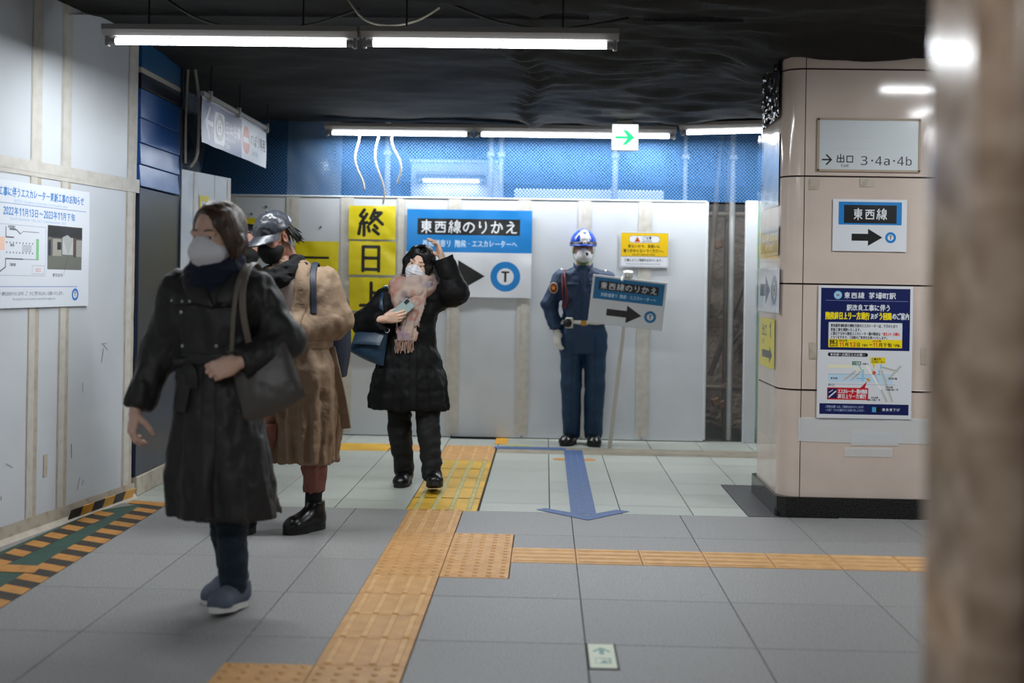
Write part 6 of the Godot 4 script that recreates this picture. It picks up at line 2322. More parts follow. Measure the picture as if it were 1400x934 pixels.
# ---------------------------------------------------------------- people
func people_materials() -> void:
	var crease := normal_noise(0.018, 7.0, 256, 101, 4)
	var knit := normal_noise(0.16, 8.0, 256, 102, 2)
	M.skin = mat(Color(0.84, 0.69, 0.61), 0.55)
	M.skin_pale = mat(Color(0.86, 0.71, 0.62), 0.5)
	M.skin_tan = mat(Color(0.60, 0.42, 0.34), 0.5)
	for s in ["skin", "skin_pale", "skin_tan"]:
		M[s].subsurf_scatter_enabled = true
		M[s].subsurf_scatter_strength = 0.12
	M.eye_white = mat(Color(0.86, 0.85, 0.83), 0.25)
	M.iris = mat(Color(0.05, 0.035, 0.03), 0.15)
	M.mask_white = relief(mat(Color(0.88, 0.88, 0.90), 0.7), knit, 0.15, 4.0)
	M.mask_black = relief(mat(Color(0.045, 0.045, 0.05), 0.8), knit, 0.3, 6.0)
	M.coat_black = relief(mat(Color(0.125, 0.12, 0.12), 0.58), crease, 0.22, 3.2)
	M.coat_tan = relief(tri_tex(mat(Color(0.555, 0.465, 0.375), 0.8), noise_tex(0.02, Color(0.86, 0.85, 0.83), Color.WHITE, 256, 4, FastNoiseLite.TYPE_SIMPLEX_SMOOTH, 103), 2.5), crease, 0.5)
	M.coat_tan.rim_enabled = true
	M.coat_tan.rim = 0.2
	M.puffer = relief(mat(Color(0.016, 0.017, 0.02), 0.65), crease, 0.15, 4.0)
	M.puffer.metallic_specular = 0.35
	M.scarf_navy = relief(mat(Color(0.05, 0.085, 0.18), 0.9), knit, 0.4, 5.0)
	M.scarf_black = relief(mat(Color(0.014, 0.014, 0.016), 0.95), knit, 0.4, 5.0)
	M.sweater = relief(mat(Color(0.62, 0.56, 0.53), 0.9), knit, 0.8, 6.0)
	var plaid := NoiseTexture2D.new()
	var pf := FastNoiseLite.new()
	pf.seed = 104
	pf.frequency = 0.011
	pf.fractal_octaves = 2
	plaid.noise = pf
	plaid.seamless = true
	plaid.width = 256
	plaid.height = 256
	var pg := Gradient.new()
	pg.offsets = PackedFloat32Array([0.0, 0.26, 0.38, 0.60, 0.66, 0.78, 0.9])
	pg.colors = PackedColorArray([Color(0.52, 0.50, 0.58), Color(0.60, 0.55, 0.57), Color(0.71, 0.63, 0.58), Color(0.72, 0.635, 0.585), Color(0.69, 0.56, 0.50), Color(0.70, 0.46, 0.39), Color(0.72, 0.63, 0.58)])
	plaid.color_ramp = pg
	M.scarf_plaid = relief(tri_tex(mat(Color(0.95, 0.95, 0.95), 0.95), plaid, 2.2), knit, 0.15)
	M.fringe = mat(Color(0.60, 0.52, 0.46), 0.95)
	M.fringe_pink = mat(Color(0.62, 0.48, 0.43), 0.95)
	M.jeans = relief(tri_tex(mat(Color(0.07, 0.15, 0.22), 0.8), noise_tex(0.02, Color(0.75, 0.75, 0.75), Color.WHITE, 256, 4, FastNoiseLite.TYPE_SIMPLEX_SMOOTH, 105), 3.0), crease, 0.6)
	M.trouser_black = relief(mat(Color(0.018, 0.018, 0.02), 0.8), crease, 0.6, 3.0)
	M.trouser_pink = relief(mat(Color(0.52, 0.33, 0.29), 0.8), crease, 0.8, 4.0)
	M.uniform = relief(mat(Color(0.055, 0.175, 0.30), 0.62), crease, 0.3, 3.0)
	M.uniform_dark = relief(mat(Color(0.04, 0.19, 0.31), 0.62), crease, 0.4, 3.0)
	M.leather_black = mat(Color(0.045, 0.045, 0.048), 0.3)
	M.rubber_black = mat(Color(0.05, 0.05, 0.05), 0.6)
	M.sneaker = relief(mat(Color(0.33, 0.36, 0.42), 0.8), knit, 0.6, 5.0)
	M.sole_white = mat(Color(0.80, 0.80, 0.78), 0.6)
	M.tote = relief(mat(Color(0.30, 0.285, 0.275), 0.42), normal_noise(0.09, 5.0, 256, 106), 0.10, 4.0)
	M.strap_taupe = mat(Color(0.42, 0.39, 0.35), 0.5)
	M.bag_blue = relief(mat(Color(0.10, 0.20, 0.28), 0.36), normal_noise(0.09, 5.0, 256, 107), 0.10, 4.0)
	M.pack = mat(Color(0.10, 0.13, 0.19), 0.55)
	M.cap_leather = relief(mat(Color(0.20, 0.215, 0.24), 0.33), crease, 0.35, 4.0)
	M.hair_brown = relief(mat(Color(0.40, 0.31, 0.25), 0.40), normal_noise(0.05, 6.0, 256, 108), 0.3, 6.0)
	M.hair_black = relief(mat(Color(0.03, 0.027, 0.028), 0.42), normal_noise(0.05, 6.0, 256, 108), 0.3, 6.0)
	for h in [M.hair_brown, M.hair_black]:
		h.vertex_color_use_as_albedo = true
	M.glove = relief(mat(Color(0.84, 0.84, 0.82), 0.8), knit, 0.5, 6.0)
	M.snap = mat(Color(0.72, 0.72, 0.72), 0.25, 0.8)
	M.helmet_blue = mat(Color(0.07, 0.25, 0.66), 0.22)
	M.helmet_white = mat(Color(0.88, 0.88, 0.88), 0.25)
	M.chin_green = mat(Color(0.33, 0.72, 0.18), 0.5)
	M.cord_red = mat(Color(0.36, 0.07, 0.10), 0.6)
	M.gold = mat(Color(0.80, 0.60, 0.25), 0.3, 0.7)
	M.belt_white = mat(Color(0.82, 0.81, 0.77), 0.45)
	M.phone = mat(Color(0.56, 0.64, 0.63), 0.35)


func frame_at(p: Vector3, yaw: float, pitch := 0.0, roll := 0.0, s := 1.0) -> Transform3D:
	return Transform3D(Basis(Vector3.UP, yaw) * Basis(Vector3.RIGHT, pitch) * Basis(Vector3.BACK, roll) * Basis.IDENTITY.scaled(Vector3.ONE * s), p)


# what is under the clothes: one slim continuous figure joined to head and hands
func core_body(b: MB, neck: Vector3, chest: Vector3, pelvis: Vector3, arms: Array, legs: Array) -> void:
	var lo := neck
	var hi := neck
	for l in [[chest, pelvis], arms[0], arms[1], legs[0], legs[1]]:
		for p in l:
			lo = lo.min(p)
			hi = hi.max(p)
	var F := Field.new(lo - Vector3(0.13, 0.06, 0.13), hi + Vector3(0.13, 0.06, 0.13), 0.018)
	F.cap(neck, chest, 0.05, 0.07, 0.04)
	F.cap(chest, pelvis, 0.085, 0.085, 0.04)
	for a in arms:
		F.cap(chest + (a[0] - chest) * 0.5, a[0], 0.05, 0.04, 0.04)
		F.chain(a, [0.040, 0.032, 0.024], 0.03)
	for l in legs:
		F.cap(pelvis, l[0], 0.07, 0.06, 0.04)
		F.chain(l, [0.06, 0.042, 0.03], 0.03)
	F.mesh_into(b)


func ring_points(y: float, cx: float, cz: float, rx: float, rz: float, n := 40, from := 0.0, to := TAU) -> Array:
	var p := []
	for i in n + 1:
		var a := from + (to - from) * i / n
		var c := cos(a)
		var s := sin(a)
		var k := pow(pow(absf(c), 2.4) + pow(absf(s), 2.4), -1.0 / 2.4)
		p.append(Vector3(cx + rx * c * k, y, cz + rz * s * k))
	return p


func button(o: Node3D, F: Field, x: float, y: float, z_from: float, r: float, m: Material, called := "button") -> void:
	var p := F.hit(Vector3(x, y, z_from), Vector3(0, 0, -1), 1.0)
	var n := F.grad(p)
	var b := MB.new()
	var ax := n.cross(Vector3.UP).normalized()
	b.lathe([Vector2(r, -0.004), Vector2(r, 0.002), Vector2(r * 0.8, 0.0035), Vector2(r * 0.45, 0.0030), Vector2(0.0002, 0.0026)], 14, p, Basis(ax, n, ax.cross(n)))
	wear(o, called, b, m)


func cast_line(F: Field, pts: Array, z_from: float, n := 6) -> Array:
	var r := []
	for i in pts.size() - 1:
		for k in n:
			var q: Vector2 = pts[i].lerp(pts[i + 1], float(k) / n)
			r.append(F.hit(Vector3(q.x, q.y, z_from), Vector3(0, 0, -1), 1.2))
	var e: Vector2 = pts[-1]
	r.append(F.hit(Vector3(e.x, e.y, z_from), Vector3(0, 0, -1), 1.2))
	return r


# a soft bag between four corners (tl, tr, br, bl)
func pillow(c: Array, thick: float, n := 14, sag := 0.0, seed_ := 1) -> MB:
	var f := FastNoiseLite.new()
	f.seed = seed_
	f.frequency = 9.0
	var nrm: Vector3 = (c[1] - c[3]).cross(c[0] - c[2]).normalized()
	if nrm.z < 0.0:
		nrm = -nrm
	var b := MB.new()
	for sd in [1.0, -1.0]:
		var rows := []
		for j in n + 1:
			var v := float(j) / n
			var row := PackedVector3Array()
			for i in n + 1:
				var u := float(i) / n
				var p: Vector3 = c[0].lerp(c[1], u).lerp(c[3].lerp(c[2], u), v)
				var h := pow(sin(PI * u), 0.45) * pow(sin(PI * clampf(v, 0.0, 1.0)), 0.45) * (0.65 + 0.35 * v)
				p += nrm * sd * thick * 0.5 * h * (1.0 + 0.22 * f.get_noise_2d(u, v * 1.4))
				p.y -= sag * sin(PI * u) * v
				row.append(p)
			rows.append(row)
		b.grid(rows, false, sd < 0.0)
	return b


func build_people() -> void:
	people_materials()
	build_dark_coat_woman()
	build_tan_coat_person()
	build_scarf_woman()
	build_guard()
	build_hidden_man()


func build_dark_coat_woman() -> void:
	var z := -4.45
	var o := thing("person", "person in long dark belted coat, white mask and navy neck warmer, walking", "person", Vector3(-1.2, 0, z))
	var hx := frame_at(Vector3(-1.240, 1.424, z), -0.36, 0.10, -0.03, 1.07)
	# coat
	var F := Field.new(Vector3(-1.66, 0.35, -4.74), Vector3(-0.84, 1.38, -4.14), 0.0105)
	F.loft([[0.375, -1.203, z - 0.01, 0.212, 0.165], [0.56, -1.212, z, 0.196, 0.155], [0.77, -1.224, z, 0.166, 0.138], [0.965, -1.236, z, 0.143, 0.118], [1.12, -1.24, z, 0.166, 0.122], [1.215, -1.236, z, 0.182, 0.110], [1.27, -1.232, z, 0.135, 0.085], [1.31, -1.232, z, 0.078, 0.07]], 0.03, -0.12, 0.035, 0.95, 5, 2.4, 2.0)
	F.chain([Vector3(-1.385, 1.228, z), Vector3(-1.455, 0.99, z - 0.02), Vector3(-1.508, 0.80, z + 0.05)], [0.070, 0.066, 0.058], 0.045)
	F.chain([Vector3(-1.085, 1.228, z), Vector3(-0.970, 1.035, z + 0.02), Vector3(-1.092, 0.960, z + 0.165)], [0.070, 0.068, 0.056], 0.045)
	F.cut_plane(Vector3(-1.515, 0.775, z + 0.06), Vector3(-0.25, -0.95, 0.2), 0.12)
	F.cut_plane(Vector3(-1.098, 0.957, z + 0.170), Vector3(-0.72, -0.35, 0.65), 0.085)
	F.ruffle(0.011, Vector3(13, 4, 13), 3)
	F.ruffle(0.005, Vector3(16, 13, 16), 73)
	F.ruffle(0.004, Vector3(30, 12, 30), 13)
	var coat := wear(o, "coat", field_mesh(F), M.coat_black)
	# storm flap over the chest
	var Y := Field.new(Vector3(-1.48, 1.14, -4.62), Vector3(-1.0, 1.34, -4.26), 0.0085)
	Y.loft([[1.165, -1.238, z, 0.178, 0.136], [1.215, -1.236, z, 0.193, 0.122], [1.272, -1.232, z, 0.143, 0.095], [1.31, -1.232, z, 0.085, 0.078]], 0.01, -0.12)
	Y.ruffle(0.006, Vector3(14, 9, 14), 4)
	part(coat, "storm_flap", field_mesh(Y).mesh(), M.coat_black)
	# folded collar
	var C := Field.new(Vector3(-1.42, 1.15, -4.62), Vector3(-1.05, 1.40, -4.24), 0.0075)
	var ring := [Vector3(-1.325, 1.275, z + 0.06), Vector3(-1.332, 1.305, z), Vector3(-1.29, 1.325, z - 0.07), Vector3(-1.23, 1.33, z - 0.085), Vector3(-1.17, 1.325, z - 0.07), Vector3(-1.128, 1.305, z), Vector3(-1.135, 1.275, z + 0.06)]
	for i in ring.size() - 1:
		C.cap(ring[i], ring[i + 1], 0.016, 0.016, 0.015)
	part(coat, "collar", field_mesh(C).mesh(), M.coat_black)
	for q in [[Vector2(-1.335, 1.272), Vector2(-1.30, 1.235), Vector2(-1.255, 1.19), Vector2(-1.215, 1.165)], [Vector2(-1.138, 1.275), Vector2(-1.155, 1.235), Vector2(-1.175, 1.19), Vector2(-1.20, 1.150)]]:
		var lm := MB.new()
		strip_on(Y, cast_line(Y, q, z + 0.5, 4), 0.07, 0.010, lm, [0.045, 0.05, 0.055, 0.06, 0.065, 0.07, 0.075, 0.075, 0.07, 0.06, 0.05, 0.038, 0.02])
		part(coat, "lapel", lm.mesh(), M.coat_black)
	# belt, knot and hanging ends
	var b := MB.new()
	strip_on(F, ring_points(0.968, -1.236, z, 0.146, 0.121, 44), 0.046, 0.005, b)
	part(coat, "belt", b.mesh(), M.coat_black)
	var kp := F.hit(Vector3(-1.345, 0.955, z + 0.5), Vector3(0, 0, -1), 1.0)
	var kn := Field.new(kp - Vector3(0.06, 0.05, 0.05), kp + Vector3(0.06, 0.05, 0.05), 0.005)
	kn.ell(kp + Vector3(0, 0, 0.008), Vector3(0.026, 0.024, 0.018), 0.01)
	kn.cap(kp + Vector3(0.01, 0, 0.01), kp + Vector3(0.045, 0.012, 0.01), 0.014, 0.018, 0.01)
	part(coat, "belt_knot", field_mesh(kn).mesh(), M.coat_black)
	for q in [[Vector3(0.008, -0.02, 0.020), Vector3(0.026, -0.08, 0.034), Vector3(0.012, -0.18, 0.040)], [Vector3(0.02, -0.01, 0.024), Vector3(0.052, -0.04, 0.040), Vector3(0.056, -0.095, 0.036)]]:
		var path := []
		for p in smooth_path(q, 4):
			path.append(kp + p)
		var rb := MB.new()
		ribbon(path, Vector3(1, 0.2, 0.1), 0.050, 0.009, rb)
		part(coat, "belt_end", rb.mesh(), M.coat_black)
	# front closing edge and snaps
	var pl := MB.new()
	strip_on(F, cast_line(F, [Vector2(-1.226, 0.93), Vector2(-1.222, 0.7), Vector2(-1.216, 0.40)], z + 0.5, 8), 0.055, 0.004, pl)
	part(coat, "placket", pl.mesh(), M.coat_black)
	var pk := MB.new()
	strip_on(F, cast_line(F, [Vector2(-1.10, 0.80), Vector2(-1.075, 0.70)], z + 0.5, 6), 0.02, 0.004, pk)
	part(coat, "pocket_welt", pk.mesh(), M.coat_black)
	for q in [[-1.205, 0.897], [-1.208, 0.768], [-1.335, 1.015], [-1.203, 1.018], [-1.34, 1.14]]:
		button(o, F, q[0], q[1], z + 0.5, 0.0075, M.snap, "snap_button")
	for q in [[-1.378, 1.182], [-1.333, 1.180], [-1.303, 1.181]]:
		button(o, Y, q[0], q[1], z + 0.5, 0.006, M.snap, "snap_button")
	# neck warmer
	var S := Field.new(Vector3(-1.40, 1.20, -4.60), Vector3(-1.08, 1.42, -4.24), 0.0065)
	for i in 14:
		var a := TAU * i / 14.0
		var a2 := TAU * (i + 1) / 14.0
		for lv in [[1.328, 0.066, 0.030], [1.300, 0.076, 0.032], [1.276, 0.084, 0.028]]:
			S.cap(Vector3(-1.24 + lv[1] * 1.08 * cos(a), lv[0] - 0.026 * sin(a), z + 0.005 + lv[1] * sin(a)), Vector3(-1.24 + lv[1] * 1.08 * cos(a2), lv[0] - 0.026 * sin(a2), z + 0.005 + lv[1] * sin(a2)), lv[2], lv[2], 0.012)
	S.ell(Vector3(-1.24, 1.255, z + 0.092), Vector3(0.06, 0.05, 0.03), 0.03)
	S.ruffle(0.012, Vector3(9, 26, 9), 8)
	wear(o, "neck_warmer", field_mesh(S), M.scarf_navy)
	# body with head and hands
	var B := MB.new()
	head_into(B, hx)
	add_hand(B, hand_field([0.42, 0.45, 0.5, 0.55], 1.0, 0.05, 0.7), hand_frame(Vector3(-1.520, 0.765, z + 0.062), Vector3(-0.06, -0.96, 0.28), Vector3(0.72, 0.10, -0.6), 1.0, 0.92))
	add_hand(B, hand_field([0.66, 0.72, 0.76, 0.82], 1.0, 0.03, 0.6), hand_frame(Vector3(-1.104, 0.962, z + 0.180), Vector3(-0.86, -0.30, 0.30), Vector3(-0.30, -0.25, -0.92), -1.0, 1.0))
	core_body(B, Vector3(-1.238, 1.32, z - 0.03), Vector3(-1.238, 1.17, z), Vector3(-1.225, 0.85, z - 0.02), [[Vector3(-1.385, 1.228, z), Vector3(-1.455, 0.99, z - 0.02), Vector3(-1.512, 0.785, z + 0.055)], [Vector3(-1.085, 1.228, z), Vector3(-0.978, 1.035, z + 0.02), Vector3(-1.118, 0.955, z + 0.172)]], [[Vector3(-1.27, 0.80, z - 0.03), Vector3(-1.235, 0.45, z - 0.10), Vector3(-1.225, 0.10, z - 0.24)], [Vector3(-1.18, 0.80, z), Vector3(-1.178, 0.45, z - 0.02), Vector3(-1.172, 0.09, z - 0.08)]])
	wear(o, "body", B, M.skin)
	eyes(o, hx, Color(0.20, 0.14, 0.11))
	face_mask(o, hx, "beak", M.mask_white, M.mask_white)
	# bobbed hair
	var H := Field.new(Vector3(-0.125, -0.13, -0.145), Vector3(0.125, 0.15, 0.13), 0.0045)
	H.ell(Vector3(0, 0.034, -0.018), Vector3(0.083, 0.091, 0.098), 0.02)
	H.ell(Vector3(0, -0.035, -0.052), Vector3(0.084, 0.072, 0.056), 0.03)
	H.chain([Vector3(0.064, 0.06, 0.020), Vector3(0.082, -0.010, 0.010), Vector3(0.076, -0.072, 0.010)], [0.024, 0.026, 0.018], 0.03)
	H.cap(Vector3(0.056, 0.07, 0.040), Vector3(0.080, -0.030, 0.034), 0.018, 0.014, 0.03)
	H.cap(Vector3(-0.072, 0.05, 0.000), Vector3(-0.082, -0.045, -0.004), 0.014, 0.010, 0.03)
	H.ell(Vector3(-0.020, -0.012, 0.128), Vector3(0.074, 0.122, 0.100), 0.010, true)
	H.cut_plane(Vector3(0, -0.092, 0), Vector3(0, -1, 0))
	H.ruffle(0.004, Vector3(60, 8, 60), 21)
	var hm := field_mesh(H, hx)
	var runs := []
	var hr := RandomNumberGenerator.new()
	hr.seed = 77
	for i in 150:
		var t := hr.randf()
		var left := i % 4 == 0
		var h0 := Vector3(-0.036 + hr.randf_range(-0.004, 0.004), 0.13, 0.062 - 0.15 * t)
		var h1 := Vector3(-0.115, 0.085, 0.035 - 0.13 * t) if left else Vector3(0.135, 0.12, 0.062 - 0.16 * t)
		var h2 := Vector3(-0.082, -0.065 - 0.03 * t, 0.004 - 0.09 * t) if left else Vector3(0.078 - 0.03 * t, -0.094 + hr.randf_range(-0.008, 0.004), 0.034 - 0.125 * t)
		var q := []
		for k in 8:
			var u := k / 7.0
			var p := h0.lerp(h1, u).lerp(h1.lerp(h2, u), u)
			if k < 7:
				p = H.settle(H.settle(p))
			q.append(p + H.grad(p) * 0.0012)
		runs.append(q)
	locks(hm, hx, runs, 0.0050, 0.5, 0.42, 1.0)
	wear(o, "hair", hm, M.hair_brown)
	# jeans and shoes
	var J := Field.new(Vector3(-1.38, 0.04, -4.85), Vector3(-1.05, 0.62, -4.33), 0.0095)
	J.chain([Vector3(-1.178, 0.66, z - 0.02), Vector3(-1.176, 0.36, z - 0.03), Vector3(-1.174, 0.10, z - 0.07)], [0.085, 0.062, 0.052], 0.01)
	J.chain([Vector3(-1.262, 0.66, z - 0.06), Vector3(-1.240, 0.38, z - 0.14), Vector3(-1.232, 0.11, z - 0.26)], [0.085, 0.064, 0.055], 0.01)
	J.cut_plane(Vector3(0, 0.068, 0), Vector3(0, -1, 0.1))
	J.ruffle(0.010, Vector3(10, 18, 10), 31)
	wear(o, "jeans", field_mesh(J), M.jeans)
	shoe(o, Vector3(-1.182, 0.012, z - 0.035), -0.22, -0.12, 0.25, 0.086, 0.10, M.sneaker, M.sole_white, 0.022)
	shoe(o, Vector3(-1.248, 0.008, z - 0.235), -0.40, 0.10, 0.25, 0.086, 0.10, M.sneaker, M.sole_white, 0.022)
	# tote bag on her arm
	var bg := thing("tote_bag", "dark grey leather tote bag under the dark-coated person's arm", "bag", Vector3(-1.02, 0.74, z + 0.12))
	var bz := z + 0.135
	var pm := pillow([Vector3(-1.165, 1.00, bz - 0.02), Vector3(-0.955, 1.045, bz - 0.03), Vector3(-0.868, 0.845, bz), Vector3(-1.083, 0.748, bz + 0.03)], 0.085, 16, 0.02, 3)
	part(bg, "bag_body", pm.mesh(), M.tote, -bg.position)
	var st := MB.new()
	ribbon(smooth_path([Vector3(-1.075, 1.00, bz - 0.01), Vector3(-1.098, 1.14, bz + 0.018), Vector3(-1.106, 1.25, bz - 0.010), Vector3(-1.102, 1.320, z + 0.02), Vector3(-1.095, 1.31, z - 0.06), Vector3(-1.07, 1.20, z - 0.13)], 5), Vector3(1, 0, 0.2), 0.026, 0.005, st)
	part(bg, "strap", st.mesh(), M.strap_taupe, -bg.position)
	var st2 := MB.new()
	ribbon(smooth_path([Vector3(-1.145, 1.00, bz - 0.01), Vector3(-1.136, 1.14, bz + 0.006), Vector3(-1.130, 1.25, bz - 0.022), Vector3(-1.122, 1.318, z + 0.02), Vector3(-1.115, 1.31, z - 0.06)], 5), Vector3(1, 0, 0.2), 0.018, 0.005, st2)
	part(bg, "strap", st2.mesh(), M.strap_taupe, -bg.position)


func build_tan_coat_person() -> void:
	var z := -5.95
	var o := thing("person", "person in tan belted coat and dark leather cap looking down", "person", Vector3(-1.2, 0, z))
	var hx := frame_at(Vector3(-1.368, 1.478, z + 0.01), -0.66, 0.42, 0.04, 0.98)
	var F := Field.new(Vector3(-1.62, 0.33, -6.24), Vector3(-0.90, 1.44, -5.62), 0.0105)
	F.loft([[0.352, -1.187, z, 0.152, 0.135], [0.55, -1.190, z, 0.165, 0.145], [0.78, -1.20, z, 0.166, 0.142], [0.945, -1.215, z, 0.148, 0.122], [1.08, -1.225, z, 0.165, 0.130], [1.24, -1.245, z, 0.172, 0.118], [1.315, -1.26, z, 0.115, 0.09], [1.36, -1.27, z, 0.07, 0.07]], 0.03, -0.25, 0.045, 0.95, 15, 2.3, 2.4)
	F.chain([Vector3(-1.105, 1.262, z), Vector3(-1.045, 1.065, z + 0.01), Vector3(-1.255, 1.005, z + 0.165)], [0.072, 0.076, 0.060], 0.045)
	F.chain([Vector3(-1.395, 1.25, z), Vector3(-1.47, 1.05, z + 0.02), Vector3(-1.34, 1.0, z + 0.17)], [0.072, 0.074, 0.060], 0.045)
	F.ell(Vector3(-1.135, 0.80, z + 0.115), Vector3(0.055, 0.075, 0.035), 0.04)
	F.ruffle(0.014, Vector3(15, 3, 15), 23)
	F.ruffle(0.006, Vector3(18, 12, 18), 24)
	var coat := wear(o, "coat", field_mesh(F), M.coat_tan)
	# shawl lapels and the sweater between them
	var lp := MB.new()
	strip_on(F, cast_line(F, [Vector2(-1.205, 1.335), Vector2(-1.195, 1.22), Vector2(-1.215, 1.08), Vector2(-1.245, 0.98)], z + 0.5, 5), 0.07, 0.014, lp)
	part(coat, "lapel", lp.mesh(), M.coat_tan)
	var lp2 := MB.new()
	strip_on(F, cast_line(F, [Vector2(-1.372, 1.32), Vector2(-1.385, 1.20), Vector2(-1.35, 1.07), Vector2(-1.29, 0.98)], z + 0.5, 5), 0.07, 0.014, lp2)
	part(coat, "lapel", lp2.mesh(), M.coat_tan)
	var sw := MB.new()
	strip_on(F, cast_line(F, [Vector2(-1.29, 1.30), Vector2(-1.288, 1.16), Vector2(-1.275, 1.03)], z + 0.5, 5), 0.1, 0.004, sw, [], 0.004)
	wear(o, "sweater", sw, M.sweater)
	var bt := MB.new()
	strip_on(F, ring_points(0.945, -1.215, z, 0.15, 0.125, 40), 0.045, 0.005, bt)
	part(coat, "belt", bt.mesh(), M.coat_tan)
	var be := MB.new()
	ribbon(smooth_path([Vector3(-1.07, 0.93, z + 0.03), Vector3(-1.035, 0.80, z + 0.05), Vector3(-1.005, 0.65, z + 0.03), Vector3(-0.985, 0.525, z + 0.02)], 5), Vector3(1, 0.3, 0.2), 0.050, 0.006, be)
	part(coat, "belt_end", be.mesh(), M.coat_tan)
	# scarf
	var S := Field.new(Vector3(-1.50, 1.20, -6.12), Vector3(-1.12, 1.46, -5.72), 0.0065)
	for i in 14:
		var a := TAU * i / 14.0
		var a2 := TAU * (i + 1) / 14.0
		for lv in [[1.322, 0.070, 0.032], [1.292, 0.084, 0.036]]:
			S.cap(Vector3(-1.325 + lv[1] * 1.15 * cos(a), lv[0] + 0.035 * cos(a) - 0.022 * sin(a), z + 0.02 + lv[1] * sin(a)), Vector3(-1.325 + lv[1] * 1.15 * cos(a2), lv[0] + 0.035 * cos(a2) - 0.022 * sin(a2), z + 0.02 + lv[1] * sin(a2)), lv[2], lv[2], 0.015)
	S.ell(Vector3(-1.33, 1.258, z + 0.110), Vector3(0.065, 0.045, 0.03), 0.03)
	S.ruffle(0.012, Vector3(14, 30, 14), 28)
	wear(o, "scarf", field_mesh(S), M.scarf_black)
	# head
	var B := MB.new()
	head_into(B, hx)
	add_hand(B, hand_field([0.5, 0.5, 0.5, 0.5], 0.8), hand_frame(Vector3(-1.265, 1.0, z + 0.175), Vector3(-0.8, 0.05, 0.5), Vector3(-0.4, 0.2, -0.8), -1.0, 0.9))
	add_hand(B, hand_field([0.5, 0.5, 0.5, 0.5], 0.8), hand_frame(Vector3(-1.335, 1.0, z + 0.18), Vector3(0.5, 0.1, 0.6), Vector3(0.4, 0.3, -0.8), 1.0, 0.9))
	core_body(B, Vector3(-1.335, 1.36, z - 0.02), Vector3(-1.25, 1.19, z), Vector3(-1.20, 0.85, z), [[Vector3(-1.395, 1.25, z), Vector3(-1.47, 1.05, z + 0.02), Vector3(-1.34, 1.0, z + 0.17)], [Vector3(-1.105, 1.262, z), Vector3(-1.045, 1.065, z + 0.01), Vector3(-1.255, 1.005, z + 0.165)]], [[Vector3(-1.27, 0.8, z), Vector3(-1.42, 0.45, z + 0.08), Vector3(-1.48, 0.12, z + 0.09)], [Vector3(-1.14, 0.8, z), Vector3(-1.15, 0.45, z - 0.02), Vector3(-1.16, 0.14, z - 0.10)]])
	wear(o, "body", B, M.skin_tan)
	eyes(o, hx, Color(0.06, 0.05, 0.05))
	face_mask(o, hx, "pleat_free", M.mask_black, M.mask_black)
	# cap with visor
	var K := Field.new(Vector3(-0.13, -0.01, -0.15), Vector3(0.13, 0.16, 0.14), 0.0048)
	K.ell(Vector3(0, 0.034, -0.012), Vector3(0.092, 0.102, 0.110), 0.02)
	K.cut_plane(Vector3(0, 0.030, 0.0), Vector3(0, -1, -0.12))
	K.ruffle(0.008, Vector3(13, 13, 13), 29)
	var cap := wear(o, "cap", field_mesh(K, hx), M.cap_leather)
	var V := MB.new()
	for sd in [1.0, -1.0]:
		var rows := []
		for j in 7:
			var row := PackedVector3Array()
			for i in 17:
				var a := -1.25 + 2.5 * i / 16.0
				var ext := 0.078 * cos(a * 1.05) * j / 6.0
				row.append(hx * Vector3((0.090 + ext * 0.2) * sin(a), 0.040 + sd * 0.0028 - 0.028 * (j / 6.0) - 0.012 * pow(sin(a), 2.0), -0.012 + 0.106 * cos(a) + ext))
			rows.append(row)
		V.grid(rows, false, sd > 0.0)
	part(cap, "visor", V.mesh(), M.cap_leather)
	var kb := MB.new()
	kb.lathe(sphere_profile(0.007), 10, hx * Vector3(0, 0.136, -0.012))
	part(cap, "cap_button", kb.mesh(), M.cap_leather)
	# dark hair escaping at the back
	var hb := MB.new()
	var r := RandomNumberGenerator.new()
	r.seed = 5
	var runs := []
	for i in 70:
		var a := 0.25 + 2.9 * r.randf()
		var y0 := 0.034 - 0.03 * r.randf()
		var p := Vector3(0.082 * cos(a), y0, -0.015 - 0.092 * sin(a))
		var out := Vector3(cos(a), 0, -sin(a))
		var L := r.randf_range(0.05, 0.095)
		var bk := clampf(sin(a), 0.0, 1.0)
		runs.append([p, p + out * 0.008 + Vector3(0, -L * 0.35, 0), p + out * (0.010 + 0.022 * bk * r.randf()) + Vector3(0, -L * 0.7, 0), p + out * (0.006 + 0.045 * bk * r.randf()) + Vector3(0, -L, 0)])
	locks(hb, hx, runs, 0.0085, 0.6, 0.7, 1.0)
	wear(o, "hair", hb, M.hair_black)
	# trousers gathered above boots
	var J := Field.new(Vector3(-1.58, 0.13, -6.18), Vector3(-1.02, 0.55, -5.74), 0.0095)
	J.chain([Vector3(-1.145, 0.6, z), Vector3(-1.150, 0.32, z - 0.03), Vector3(-1.158, 0.215, z - 0.06)], [0.075, 0.062, 0.054], 0.01)
	J.chain([Vector3(-1.33, 0.6, z + 0.03), Vector3(-1.45, 0.32, z + 0.09), Vector3(-1.48, 0.215, z + 0.09)], [0.075, 0.062, 0.054], 0.01)
	J.cut_plane(Vector3(0, 0.19, 0), Vector3(0, -1, 0))
	J.ruffle(0.014, Vector3(30, 7, 30), 33)
	wear(o, "trousers", field_mesh(J), M.trouser_pink)
	var sk := Field.new(Vector3(-1.56, 0.10, -6.12), Vector3(-1.06, 0.26, -5.74), 0.008)
	sk.cap(Vector3(-1.158, 0.24, z - 0.065), Vector3(-1.165, 0.12, z - 0.075), 0.044, 0.042, 0.01)
	sk.cap(Vector3(-1.48, 0.24, z + 0.09), Vector3(-1.485, 0.12, z + 0.085), 0.044, 0.042, 0.01)
